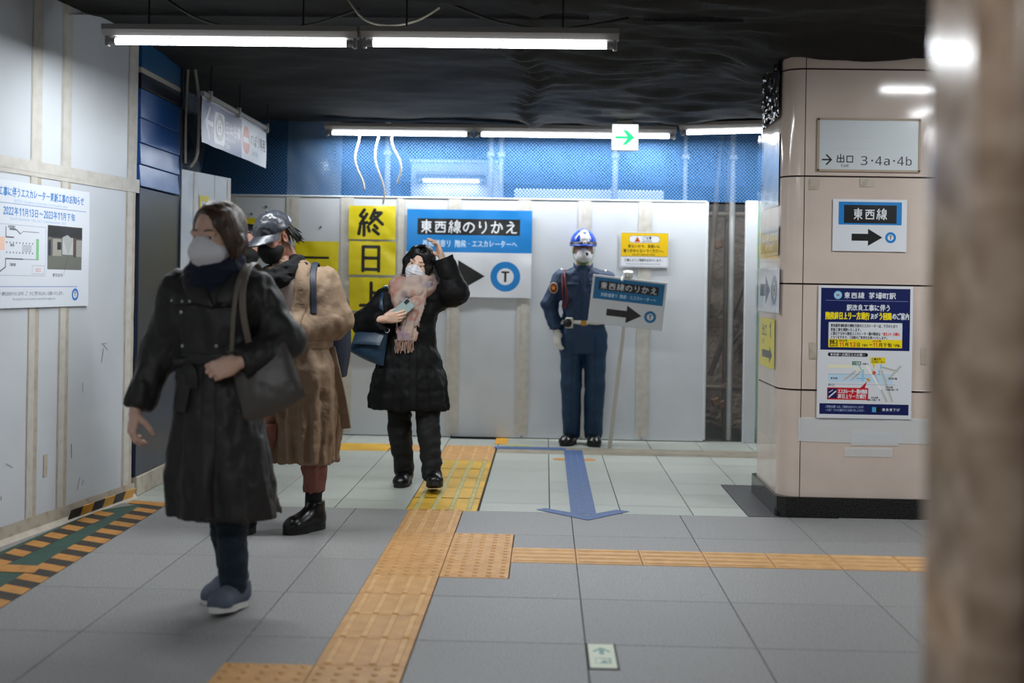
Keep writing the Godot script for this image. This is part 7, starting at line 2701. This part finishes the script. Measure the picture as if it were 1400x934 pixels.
	wear(o, "socks", field_mesh(sk), M.mask_black)
	shoe(o, Vector3(-1.192, 0.0, z - 0.005), -0.65, 0.0, 0.255, 0.10, 0.145, M.leather_black, M.rubber_black, 0.034, 1.15)
	shoe(o, Vector3(-1.50, 0.0, z + 0.14), -0.45, 0.0, 0.255, 0.10, 0.145, M.leather_black, M.rubber_black, 0.034, 1.15)
	# backpack
	var bp := thing("backpack", "dark navy backpack on the tan-coated person's back", "backpack", Vector3(-1.17, 0.75, z - 0.24))
	var P := Field.new(Vector3(-1.36, 0.72, -6.36), Vector3(-0.98, 1.32, -6.05), 0.012)
	P.loft([[0.76, -1.17, z - 0.235, 0.14, 0.07], [0.9, -1.165, z - 0.24, 0.150, 0.085], [1.15, -1.17, z - 0.235, 0.145, 0.08], [1.27, -1.175, z - 0.22, 0.10, 0.06]], 0.02, -0.2, 0.0, 0.0, 1, 3.5)
	part(bp, "bag_body", field_mesh(P).mesh(), M.pack, -bp.position)
	var s := MB.new()
	var front := cast_line(F, [Vector2(-1.158, 1.325), Vector2(-1.146, 1.22), Vector2(-1.140, 1.10)], z + 0.5, 5)
	strip_on(F, front, 0.034, 0.008, s)
	part(bp, "shoulder_strap", s.mesh(), M.pack, -bp.position)
	var s2 := MB.new()
	ribbon(smooth_path([front[0] + Vector3(0, 0.002, 0.004), Vector3(-1.162, 1.352, z - 0.01), Vector3(-1.166, 1.33, z - 0.09), Vector3(-1.168, 1.24, z - 0.17)], 5), Vector3(1, 0, 0), 0.034, 0.008, s2)
	part(bp, "shoulder_strap", s2.mesh(), M.pack, -bp.position)


func build_scarf_woman() -> void:
	var z := -7.3
	var o := thing("person", "person in black padded coat and pink scarf with one hand raised to hair", "person", Vector3(-0.8, 0, z))
	var hx := frame_at(Vector3(-0.772, 1.376, z + 0.02), -0.18, 0.10, -0.34, 0.93)
	var F := Field.new(Vector3(-1.26, 0.44, -7.60), Vector3(-0.40, 1.50, -6.98), 0.0105)
	F.loft([[0.48, -0.822, z, 0.246, 0.165], [0.62, -0.826, z, 0.238, 0.168], [0.78, -0.832, z, 0.198, 0.150], [0.90, -0.836, z, 0.168, 0.130], [1.05, -0.828, z, 0.166, 0.125], [1.16, -0.822, z, 0.176, 0.115], [1.215, -0.818, z, 0.13, 0.09], [1.25, -0.81, z, 0.075, 0.07]], 0.03, 0.06, 0.03, 0.85, 35, 2.4, 2.0)
	F.chain([Vector3(-0.975, 1.155, z), Vector3(-1.090, 1.005, z + 0.05), Vector3(-0.975, 1.028, z + 0.175)], [0.078, 0.082, 0.060], 0.04)
	F.chain([Vector3(-0.665, 1.165, z), Vector3(-0.550, 1.205, z + 0.06), Vector3(-0.622, 1.405, z + 0.07)], [0.078, 0.080, 0.062], 0.04)
	F.cut_plane(Vector3(-0.968, 1.030, z + 0.180), Vector3(0.6, 0.2, 0.7), 0.085)
	F.cut_plane(Vector3(-0.628, 1.415, z + 0.07), Vector3(-0.35, 0.93, 0.05), 0.085)
	F.quilt(0.008, 0.135, 0.47)
	F.ruffle(0.010, Vector3(12, 9, 12), 36)
	F.ruffle(0.004, Vector3(32, 16, 32), 37)
	var coat := wear(o, "coat", field_mesh(F), M.puffer)
	var pl := MB.new()
	strip_on(F, cast_line(F, [Vector2(-0.795, 1.1), Vector2(-0.79, 0.8), Vector2(-0.782, 0.5)], z + 0.5, 8), 0.05, 0.006, pl)
	part(coat, "placket", pl.mesh(), M.puffer)
	for y in [0.84, 0.72, 0.60, 0.53]:
		button(o, F, -0.79 + (0.84 - y) * 0.03, y, z + 0.5, 0.007, M.leather_black, "snap_button")
	# scarf: wound round the neck with two hanging ends
	var S := Field.new(Vector3(-1.02, 0.94, -7.50), Vector3(-0.60, 1.36, -6.99), 0.0075)
	for i in 16:
		var a := TAU * i / 16.0
		var a2 := TAU * (i + 1) / 16.0
		for lv in [[1.268, 0.082, 0.044], [1.222, 0.096, 0.046]]:
			S.cap(Vector3(-0.812 + lv[1] * 1.12 * cos(a), lv[0] + 0.01 * cos(a) - 0.015 * sin(a), z + 0.015 + lv[1] * sin(a)), Vector3(-0.812 + lv[1] * 1.12 * cos(a2), lv[0] + 0.01 * cos(a2) - 0.015 * sin(a2), z + 0.015 + lv[1] * sin(a2)), lv[2], lv[2], 0.015)
	S.chain([Vector3(-0.905, 1.24, z + 0.095), Vector3(-0.888, 1.14, z + 0.125), Vector3(-0.868, 1.04, z + 0.128)], [0.046, 0.038, 0.030], 0.015)
	S.ruffle(0.010, Vector3(16, 12, 16), 38)
	wear(o, "scarf", field_mesh(S), M.scarf_plaid)
	var T := Field.new(Vector3(-0.97, 0.88, -7.30), Vector3(-0.68, 1.30, -6.99), 0.0075)
	T.loft([[0.905, -0.842, z + 0.150, 0.060, 0.018], [1.02, -0.822, z + 0.142, 0.058, 0.019], [1.14, -0.782, z + 0.135, 0.054, 0.022], [1.27, -0.730, z + 0.10, 0.050, 0.032]], 0.015, 0.1, 0.02, 1.3, 39, 2.2, 3.0)
	T.ruffle(0.007, Vector3(34, 5, 34), 40)
	wear(o, "scarf_end", field_mesh(T), M.scarf_plaid)
	var r := RandomNumberGenerator.new()
	r.seed = 9
	for set_ in 2:
		var fr := MB.new()
		for i in 16:
			var x := -0.898 + 0.112 * (i + 0.5 * set_) / 16.0
			var y0 := 0.915
			var L := r.randf_range(0.055, 0.085)
			var p := []
			for k in 4:
				p.append(Vector3(x + r.randf_range(-0.004, 0.004), y0 - L * k / 3.0, z + 0.155 + r.randf_range(-0.01, 0.014)))
			fr.tube(p, 0.0028, 5)
		var fo := wear(o, "scarf_fringe", fr, M.fringe if set_ == 0 else M.fringe_pink)
		fo.set_meta("kind", "stuff")
	# body, head, hands
	var B := MB.new()
	head_into(B, hx)
	add_hand(B, hand_field([0.30, 0.34, 0.40, 0.46], 1.0, 0.04, 0.5), hand_frame(Vector3(-0.962, 1.040, z + 0.196), Vector3(0.93, 0.14, 0.22), Vector3(0.22, 0.30, -1.0), 1.0, 0.93))
	add_hand(B, hand_field([0.26, 0.28, 0.32, 0.36], 0.7, 0.09, 0.3), hand_frame(Vector3(-0.634, 1.418, z + 0.07), Vector3(-0.36, 0.93, 0.06), Vector3(-0.75, -0.25, 0.35), -1.0, 0.90))
	core_body(B, Vector3(-0.795, 1.27, z), Vector3(-0.82, 1.1, z), Vector3(-0.825, 0.75, z), [[Vector3(-0.975, 1.155, z), Vector3(-1.090, 1.005, z + 0.05), Vector3(-0.968, 1.030, z + 0.18)], [Vector3(-0.665, 1.165, z), Vector3(-0.550, 1.205, z + 0.06), Vector3(-0.63, 1.412, z + 0.07)]], [[Vector3(-0.90, 0.7, z), Vector3(-0.885, 0.38, z - 0.01), Vector3(-0.862, 0.09, z - 0.10)], [Vector3(-0.745, 0.7, z), Vector3(-0.70, 0.38, z + 0.07), Vector3(-0.665, 0.10, z + 0.12)]])
	wear(o, "body", B, M.skin_pale)
	eyes(o, hx, Color(0.10, 0.08, 0.07))
	face_mask(o, hx, "pleat", M.mask_white, M.mask_white)
	var H := Field.new(Vector3(-0.125, -0.13, -0.145), Vector3(0.125, 0.15, 0.13), 0.0048)
	H.ell(Vector3(0, 0.034, -0.016), Vector3(0.086, 0.094, 0.104), 0.02)
	H.ell(Vector3(0, -0.03, -0.050), Vector3(0.082, 0.075, 0.062), 0.03)
	for s in [-1.0, 1.0]:
		H.cap(Vector3(s * 0.052, 0.085, 0.055), Vector3(s * 0.080, 0.0, 0.046), 0.024, 0.022, 0.03)
		H.cap(Vector3(s * 0.080, 0.0, 0.046), Vector3(s * 0.080, -0.090, 0.038), 0.022, 0.012, 0.03)
	H.ell(Vector3(0.0, -0.020, 0.122), Vector3(0.050, 0.105, 0.078), 0.012, true)
	H.ruffle(0.006, Vector3(48, 7, 48), 41)
	var hm := field_mesh(H, hx)
	var runs := []
	for s in [-1.0, 1.0]:
		for i in 8:
			var t := i / 7.0
			runs.append([Vector3(s * 0.006, 0.128 - 0.004 * t, 0.052 - 0.08 * t), Vector3(s * (0.046 + 0.01 * t), 0.105, 0.075 - 0.08 * t), Vector3(s * (0.078 + 0.012 * t), 0.035, 0.070 - 0.08 * t), Vector3(s * (0.086 + 0.010 * t), -0.03, 0.058 - 0.07 * t), Vector3(s * (0.080 + 0.005 * sin(i * 2.0)), -0.095 - 0.015 * sin(i * 1.7), 0.050 - 0.06 * t)])
	locks(hm, hx, runs, 0.009, 0.55, 0.6, 1.0)
	wear(o, "hair", hm, M.hair_black)
	var J := Field.new(Vector3(-1.02, 0.03, -7.55), Vector3(-0.55, 0.66, -7.02), 0.0095)
	J.chain([Vector3(-0.895, 0.72, z), Vector3(-0.886, 0.36, z - 0.01), Vector3(-0.862, 0.09, z - 0.10)], [0.085, 0.072, 0.060], 0.012)
	J.chain([Vector3(-0.735, 0.72, z), Vector3(-0.700, 0.36, z + 0.06), Vector3(-0.668, 0.09, z + 0.11)], [0.085, 0.072, 0.060], 0.012)
	J.cut_plane(Vector3(0, 0.06, 0), Vector3(0, -1, 0))
	J.ruffle(0.012, Vector3(10, 16, 10), 43)
	wear(o, "trousers", field_mesh(J), M.trouser_black)
	shoe(o, Vector3(-0.865, 0.0, z - 0.075), -0.1, 0.0, 0.24, 0.095, 0.10, M.leather_black, M.rubber_black, 0.022)
	shoe(o, Vector3(-0.648, 0.034, z + 0.17), 0.12, -0.24, 0.24, 0.095, 0.10, M.leather_black, M.rubber_black, 0.022)
	# phone
	var ph := thing("phone", "pale green phone held at the black padded coat's chest", "phone", Vector3(-0.852, 1.098, z + 0.196))
	ph.basis = Basis(Vector3.BACK, -0.80) * Basis(Vector3.RIGHT, -0.15)
	part(ph, "phone_case", bx(Vector3(0.072, 0.135, 0.009), 0.004), M.phone)
	part(ph, "camera_bump", bx(Vector3(0.022, 0.03, 0.003), 0.001), M.leather_black, Vector3(-0.018, 0.048, 0.006))
	part(ph, "screen", bx(Vector3(0.066, 0.127, 0.001), 0.0), M.leather_black, Vector3(0, 0, -0.005))
	# shoulder bag
	var bg := thing("handbag", "teal blue leather handbag tucked under the scarf wearer's arm", "bag", Vector3(-1.08, 0.76, z + 0.06))
	var bz := z + 0.085
	part(bg, "bag_body", pillow([Vector3(-1.150, 0.945, bz - 0.02), Vector3(-0.945, 0.985, bz + 0.03), Vector3(-0.972, 0.752, bz + 0.05), Vector3(-1.200, 0.842, bz - 0.01)], 0.11, 16, 0.012, 5).mesh(), M.bag_blue, -bg.position)
	part(bg, "flap", pillow([Vector3(-1.150, 0.95, bz + 0.03), Vector3(-0.95, 0.99, bz + 0.06), Vector3(-0.99, 0.88, bz + 0.105), Vector3(-1.165, 0.885, bz + 0.06)], 0.014, 10, 0.0, 6).mesh(), M.bag_blue, -bg.position)
	var st := MB.new()
	ribbon(smooth_path([Vector3(-0.962, 0.97, bz + 0.03), Vector3(-0.985, 1.06, z + 0.115), Vector3(-0.998, 1.15, z + 0.095), Vector3(-0.985, 1.232, z + 0.02), Vector3(-0.98, 1.215, z - 0.07), Vector3(-1.0, 1.08, z - 0.11), Vector3(-1.06, 0.95, z - 0.02)], 5), Vector3(1, 0.1, 0.2), 0.024, 0.006, st)
	part(bg, "strap", st.mesh(), M.bag_blue, -bg.position)
	var rg := MB.new()
	rg.tube(smooth_path([Vector3(-0.955, 0.985, bz + 0.07), Vector3(-0.935, 0.975, bz + 0.075), Vector3(-0.945, 0.955, bz + 0.08), Vector3(-0.965, 0.965, bz + 0.075), Vector3(-0.955, 0.985, bz + 0.07)], 4), 0.003, 6)
	part(bg, "ring", rg.mesh(), M.snap, -bg.position)


func build_guard() -> void:
	var z := -9.45
	var o := thing("person", "person in blue guard uniform and helmet standing at the white barrier", "person", Vector3(0.3, 0, z))
	var hx := frame_at(Vector3(0.294, 1.545, z), 0.04, 0.02, 0.0, 0.98)
	# shirt
	var F := Field.new(Vector3(-0.08, 0.90, -9.66), Vector3(0.74, 1.46, -9.18), 0.0105)
	F.loft([[0.95, 0.302, z, 0.168, 0.118], [1.03, 0.300, z, 0.160, 0.118], [1.18, 0.302, z, 0.172, 0.120], [1.29, 0.304, z, 0.188, 0.108], [1.355, 0.302, z, 0.165, 0.090], [1.395, 0.298, z, 0.09, 0.07], [1.42, 0.296, z, 0.06, 0.06]], 0.025, 0.04, 0.014, 1.35, 45, 2.5, 2.6)
	F.chain([Vector3(0.118, 1.315, z), Vector3(0.030, 1.105, z - 0.01), Vector3(0.088, 0.905, z + 0.05)], [0.064, 0.060, 0.048], 0.035)
	F.chain([Vector3(0.486, 1.315, z), Vector3(0.600, 1.125, z + 0.03), Vector3(0.645, 1.285, z + 0.155)], [0.064, 0.060, 0.048], 0.035)
	F.cut_plane(Vector3(0.090, 0.895, z + 0.052), Vector3(0.25, -0.95, 0.2), 0.075)
	F.cut_plane(Vector3(0.646, 1.290, z + 0.160), Vector3(0.15, 0.8, 0.55), 0.075)
	F.ruffle(0.010, Vector3(12, 10, 12), 46)
	F.ruffle(0.004, Vector3(30, 24, 30), 47)
	var sh := wear(o, "shirt", field_mesh(F), M.uniform)
	# collar, placket, pockets, epaulettes
	for s in [-1.0, 1.0]:
		var c := MB.new()
		ribbon(smooth_path([Vector3(0.296 + s * 0.075, 1.418, z - 0.02), Vector3(0.296 + s * 0.068, 1.405, z + 0.045), Vector3(0.296 + s * 0.042, 1.375, z + 0.098)], 4), [Vector3(0, 1, -0.2), Vector3(0, 1, -0.2), Vector3(0, 1, -0.2), Vector3(0, 1, -0.2), Vector3(s * 0.1, 1, -0.2), Vector3(s * 0.2, 1, -0.2), Vector3(s * 0.3, 1, -0.2), Vector3(s * 0.4, 1, -0.2), Vector3(s * 0.5, 1, -0.2)], 0.05, 0.006, c)
		part(sh, "collar_leaf", c.mesh(), M.uniform)
		var e := MB.new()
		var ep := []
		for k in 6:
			var t := k / 5.0
			ep.append(F.hit(Vector3(0.30 + s * (0.085 + 0.11 * t), 1.6, z), Vector3(0, -1, 0), 0.6))
		strip_on(F, ep, 0.045, 0.005, e)
		var eo := part(sh, "epaulette", e.mesh(), M.uniform_dark)
		var lp := MB.new()
		strip_on(F, [ep[4].lerp(ep[3], 0.25), ep[4], ep[5].lerp(ep[4], 0.55)], 0.05, 0.010, lp)
		part(eo, "white_loop", lp.mesh(), M.belt_white)
		var pk := MB.new()
		strip_on(F, cast_line(F, [Vector2(0.30 + s * 0.045, 1.262), Vector2(0.30 + s * 0.13, 1.262)], z + 0.5, 6), 0.03, 0.005, pk)
		part(sh, "pocket_flap", pk.mesh(), M.uniform_dark)
		var pb := MB.new()
		strip_on(F, cast_line(F, [Vector2(0.30 + s * 0.088, 1.25), Vector2(0.30 + s * 0.088, 1.15)], z + 0.5, 6), 0.088, 0.003, pb)
		part(sh, "pocket", pb.mesh(), M.uniform)
	var pl := MB.new()
	strip_on(F, cast_line(F, [Vector2(0.298, 1.36), Vector2(0.30, 1.15), Vector2(0.302, 0.965)], z + 0.5, 6), 0.032, 0.004, pl)
	part(sh, "placket", pl.mesh(), M.uniform)
	for y in [1.31, 1.22, 1.13, 1.04]:
		button(o, F, 0.299, y, z + 0.5, 0.006, M.uniform_dark)
	# shoulder patch and braided cord
	var pp := F.hit(Vector3(0.066, 1.235, z + 0.5), Vector3(0, 0, -1), 1.0)
	var pn := (F.grad(pp) + Vector3(-0.35, 0, 0.2)).normalized()
	var ax := Vector3.UP.cross(pn).normalized()
	var pm := MB.new()
	pm.lathe([Vector2(0.036, 0.0), Vector2(0.036, 0.006), Vector2(0.0002, 0.007)], 20, pp, Basis(ax, pn, -pn.cross(ax).normalized() * 1.25))
	var po := wear(o, "shoulder_patch", pm, mat(Color(0.80, 0.70, 0.62), 0.6))
	var pm2 := MB.new()
	pm2.lathe([Vector2(0.030, 0.005), Vector2(0.030, 0.0085), Vector2(0.0002, 0.009)], 20, pp, Basis(ax, pn, -pn.cross(ax).normalized() * 1.25))
	part(po, "patch_field", pm2.mesh(), mat(Color(0.45, 0.08, 0.06), 0.6))
	var pm3 := MB.new()
	var star := PackedVector2Array()
	for i in 10:
		var a := TAU * i / 10.0 + PI / 2
		var rr := 0.022 if i % 2 == 0 else 0.011
		star.append(Vector2(cos(a) * rr, sin(a) * rr))
	pm3.prism(star, 0.0015, pp + pn * 0.009, Basis(ax, pn.cross(ax), pn))
	part(po, "emblem", pm3.mesh(), mat(Color(0.85, 0.62, 0.20), 0.5))
	var ch := MB.new()
	var cp := []
	for q in smooth_path([Vector3(0.150, 1.372, z + 0.03), Vector3(0.150, 1.33, z + 0.10), Vector3(0.158, 1.24, z + 0.135), Vector3(0.172, 1.14, z + 0.135), Vector3(0.152, 1.075, z + 0.12)], 6):
		cp.append(q)
	ch.tube(cp, 0.009, 8)
	wear(o, "braided_cord", ch, M.cord_red)
	var ch2 := MB.new()
	ch2.tube(smooth_path([Vector3(0.130, 1.36, z + 0.05), Vector3(0.134, 1.22, z + 0.125), Vector3(0.150, 1.075, z + 0.12)], 6), 0.006, 8)
	wear(o, "braided_cord", ch2, M.cord_red)
	# trousers
	var J := Field.new(Vector3(0.08, 0.04, -9.66), Vector3(0.54, 1.0, -9.26), 0.0105)
	J.loft([[0.72, 0.306, z, 0.176, 0.112], [0.80, 0.307, z, 0.186, 0.122], [0.88, 0.306, z, 0.184, 0.124], [0.965, 0.303, z, 0.170, 0.118]], 0.03, 0.0, 0.0, 0.0, 1, 2.5)
	J.chain([Vector3(0.215, 0.78, z), Vector3(0.218, 0.48, z + 0.005), Vector3(0.226, 0.08, z - 0.01)], [0.094, 0.084, 0.070], 0.02)
	J.chain([Vector3(0.400, 0.78, z), Vector3(0.402, 0.48, z + 0.005), Vector3(0.396, 0.08, z - 0.01)], [0.094, 0.084, 0.072], 0.02)
	J.cap(Vector3(0.309, 0.30, z), Vector3(0.309, 0.64, z + 0.02), 0.012, 0.028, 0.02, true)
	J.cut_plane(Vector3(0, 0.055, 0), Vector3(0, -1, 0))
	J.ruffle(0.008, Vector3(10, 8, 10), 48)
	var tr := wear(o, "trousers", field_mesh(J), M.uniform_dark)
	for q in [[0.215, 0.222], [0.402, 0.398]]:
		var cr := MB.new()
		strip_on(J, cast_line(J, [Vector2(q[0], 0.85), Vector2(q[0], 0.5), Vector2(q[1], 0.10)], z + 0.5, 10), 0.006, 0.005, cr)
		part(tr, "crease", cr.mesh(), M.uniform_dark)
	# belt
	var bl := MB.new()
	strip_on(F, ring_points(0.962, 0.302, z, 0.172, 0.122, 44), 0.042, 0.006, bl)
	var belt := wear(o, "belt", bl, M.belt_white)
	var bk := F.hit(Vector3(0.305, 0.962, z + 0.5), Vector3(0, 0, -1), 1.0)
	part(belt, "buckle", bx(Vector3(0.045, 0.042, 0.01), 0.004), M.gold, bk + Vector3(0, 0, 0.008))
	var rd := F.hit(Vector3(0.190, 0.962, z + 0.5), Vector3(0, 0, -1), 1.0)
	var pouch := part(belt, "pouch", bx(Vector3(0.062, 0.085, 0.035), 0.008), M.belt_white, rd + Vector3(0, 0, 0.012))
	var lm := MB.new()
	lm.lathe([Vector2(0.034, 0), Vector2(0.034, 0.03), Vector2(0.028, 0.036), Vector2(0.0002, 0.036)], 20, Vector3(-0.014, 0.0, 0.015), Basis(Vector3.RIGHT, PI / 2))
	part(pouch, "flashlight", lm.mesh(), M.black_plastic)
	# body and gloves
	var B := MB.new()
	head_into(B, hx)
	core_body(B, Vector3(0.296, 1.43, z - 0.03), Vector3(0.30, 1.24, z), Vector3(0.305, 0.88, z), [[Vector3(0.118, 1.315, z), Vector3(0.030, 1.105, z - 0.01), Vector3(0.092, 0.88, z + 0.055)], [Vector3(0.486, 1.315, z), Vector3(0.600, 1.125, z + 0.03), Vector3(0.646, 1.30, z + 0.165)]], [[Vector3(0.22, 0.8, z), Vector3(0.218, 0.48, z), Vector3(0.226, 0.1, z - 0.01)], [Vector3(0.39, 0.8, z), Vector3(0.402, 0.48, z), Vector3(0.396, 0.1, z - 0.01)]])
	wear(o, "body", B, M.skin_tan)
	var g1 := MB.new()
	add_hand(g1, hand_field([0.25, 0.28, 0.32, 0.36], 1.1, 0.03, 0.7), hand_frame(Vector3(0.093, 0.888, z + 0.056), Vector3(0.10, -0.98, 0.12), Vector3(0.7, 0, -0.7), 1.0, 1.0))
	wear(o, "glove", g1, M.glove)
	var g2 := MB.new()
	add_hand(g2, hand_field([0.62, 0.66, 0.68, 0.70], 0.7, 0.03, 0.6), hand_frame(Vector3(0.640, 1.325, z + 0.170), Vector3(-0.04, 0.48, 0.87), Vector3(0.05, -0.85, 0.42), -1.0, 1.05))
	wear(o, "glove", g2, M.glove)
	eyes(o, hx, Color(0.08, 0.06, 0.05))
	var mk := face_mask(o, hx, "cup", M.mask_white, M.mask_white)
	var vv := MB.new()
	vv.lathe([Vector2(0.013, -0.004), Vector2(0.013, 0.006), Vector2(0.0002, 0.008)], 16, hx * Vector3(0.020, -0.040, 0.128), Basis(Vector3.RIGHT, PI / 2 - 0.1))
	part(mk, "valve", vv.mesh(), M.black_plastic)
	# helmet
	var K := Field.new(Vector3(-0.15, -0.02, -0.17), Vector3(0.15, 0.20, 0.17), 0.0055)
	K.ell(Vector3(0, 0.045, -0.012), Vector3(0.107, 0.118, 0.128), 0.02)
	K.cap(Vector3(0, 0.15, -0.08), Vector3(0, 0.145, 0.05), 0.016, 0.016, 0.03)
	K.ell(Vector3(0, 0.028, 0.020), Vector3(0.110, 0.014, 0.128), 0.012)
	K.cut_plane(Vector3(0, 0.022, 0), Vector3(0, -1, 0.0))
	var hel := wear(o, "helmet", field_mesh(K, hx), M.helmet_blue)
	var band := MB.new()
	strip_on(K, ring_points(0.046, 0.0, -0.012, 0.107, 0.128, 36), 0.026, 0.003, band)
	var bm := MB.new()
	bm.v = hx * band.v; bm.n = band.n; bm.uv = band.uv; bm.ix = band.ix
	part(hel, "band", bm.mesh(), M.black_plastic)
	var front := MB.new()
	var fp := []
	for k in 9:
		fp.append(K.hit(Vector3(0.004, 0.060 + 0.012 * k, 0.3), Vector3(0, 0, -1), 0.6))
	strip_on(K, fp, 0.085, 0.002, front, [0.085, 0.082, 0.080, 0.078, 0.077, 0.076, 0.074, 0.072, 0.07])
	var fm := MB.new()
	fm.v = hx * front.v; fm.n = front.n; fm.uv = front.uv; fm.ix = front.ix
	part(hel, "front_panel", fm.mesh(), M.helmet_white)
	var em := MB.new()
	em.lathe([Vector2(0.022, 0), Vector2(0.018, 0.006), Vector2(0.0002, 0.008)], 5, hx * Vector3(0.004, 0.047, 0.117), Basis(Vector3.RIGHT, PI / 2))
	part(hel, "badge", em.mesh(), M.helmet_white)
	var mk2 := MB.new()
	mk2.box(hx * Vector3(0.004, 0.128, 0.078), Vector3(0.024, 0.014, 0.01), Basis(Vector3.RIGHT, -0.7), 0.001)
	part(hel, "front_mark", mk2.mesh(), M.helmet_blue)
	for s in [-1.0, 1.0]:
		var cs := MB.new()
		var p := []
		for q in smooth_path([Vector3(s * 0.094, 0.03, 0.03), Vector3(s * 0.084, -0.04, 0.045), Vector3(s * 0.062, -0.095, 0.062), Vector3(0.0, -0.128, 0.082)], 5):
			p.append(hx * q)
		ribbon(p, Vector3(0, 0.2, 1), 0.013, 0.004, cs)
		part(hel, "chin_strap", cs.mesh(), M.chin_green)
	shoe(o, Vector3(0.200, 0.0, z + 0.055), -0.30, 0.0, 0.27, 0.105, 0.085, M.leather_black, M.rubber_black, 0.024)
	shoe(o, Vector3(0.398, 0.0, z + 0.06), 0.05, 0.0, 0.27, 0.105, 0.085, M.leather_black, M.rubber_black, 0.024)


func build_hidden_man() -> void:
	var z := -6.75
	var cx := -1.70
	var o := thing("person", "person with black mask glimpsed between the two nearer walkers", "person", Vector3(cx, 0, z))
	var hx := frame_at(Vector3(cx, 1.455, z), 0.12, 0.05, 0.0, 0.97)
	var F := Field.new(Vector3(cx - 0.33, 0.65, z - 0.22), Vector3(cx + 0.33, 1.40, z + 0.22), 0.014)
	F.loft([[0.68, cx, z, 0.18, 0.13], [0.9, cx, z, 0.17, 0.125], [1.15, cx, z, 0.185, 0.125], [1.27, cx, z, 0.16, 0.10], [1.34, cx, z, 0.07, 0.07]], 0.03)
	for s in [-1.0, 1.0]:
		F.chain([Vector3(cx + s * 0.18, 1.22, z), Vector3(cx + s * 0.22, 0.98, z - 0.02), Vector3(cx + s * 0.22, 0.76, z + 0.03)], [0.068, 0.06, 0.05], 0.035)
	F.ruffle(0.010, Vector3(11, 8, 11), 51)
	wear(o, "jacket", field_mesh(F), M.coat_black)
	var J := Field.new(Vector3(cx - 0.22, 0.05, z - 0.2), Vector3(cx + 0.22, 0.78, z + 0.2), 0.014)
	for s in [-1.0, 1.0]:
		J.chain([Vector3(cx + s * 0.09, 0.76, z), Vector3(cx + s * 0.09, 0.44, z + 0.02), Vector3(cx + s * 0.085, 0.09, z - 0.02)], [0.09, 0.075, 0.06], 0.01)
	wear(o, "trousers", field_mesh(J), M.trouser_black)
	var B := MB.new()
	head_into(B, hx)
	var hands := []
	for s in [-1.0, 1.0]:
		add_hand(B, hand_field([0.3, 0.32, 0.36, 0.4], 1.0), hand_frame(Vector3(cx + s * 0.22, 0.73, z + 0.035), Vector3(0, -0.97, 0.2), Vector3(-s, 0, -0.3), -s, 1.0))
	core_body(B, Vector3(cx, 1.34, z - 0.03), Vector3(cx, 1.16, z), Vector3(cx, 0.82, z), [[Vector3(cx - 0.18, 1.22, z), Vector3(cx - 0.22, 0.98, z - 0.02), Vector3(cx - 0.22, 0.74, z + 0.03)], [Vector3(cx + 0.18, 1.22, z), Vector3(cx + 0.22, 0.98, z - 0.02), Vector3(cx + 0.22, 0.74, z + 0.03)]], [[Vector3(cx - 0.09, 0.76, z), Vector3(cx - 0.09, 0.44, z), Vector3(cx - 0.085, 0.1, z)], [Vector3(cx + 0.09, 0.76, z), Vector3(cx + 0.09, 0.44, z), Vector3(cx + 0.085, 0.1, z)]])
	wear(o, "body", B, M.skin_tan)
	eyes(o, hx, Color(0.05, 0.04, 0.04))
	face_mask(o, hx, "pleat_free", M.mask_black, M.mask_black)
	var H := Field.new(Vector3(-0.12, -0.06, -0.14), Vector3(0.12, 0.15, 0.12), 0.006)
	H.ell(Vector3(0, 0.040, -0.018), Vector3(0.082, 0.088, 0.100), 0.02)
	H.ell(Vector3(0.0, -0.005, 0.10), Vector3(0.066, 0.085, 0.085), 0.012, true)
	H.cut_plane(Vector3(0, -0.045, 0), Vector3(0, -1, 0))
	H.ruffle(0.006, Vector3(40, 12, 40), 52)
	var hm := field_mesh(H, hx)
	locks(hm, hx, [], 0.01)
	wear(o, "hair", hm, M.hair_black)
	for s in [-1.0, 1.0]:
		shoe(o, Vector3(cx + s * 0.09, 0.0, z + 0.04), 0.0, 0.0, 0.27, 0.10, 0.09, M.leather_black, M.rubber_black)
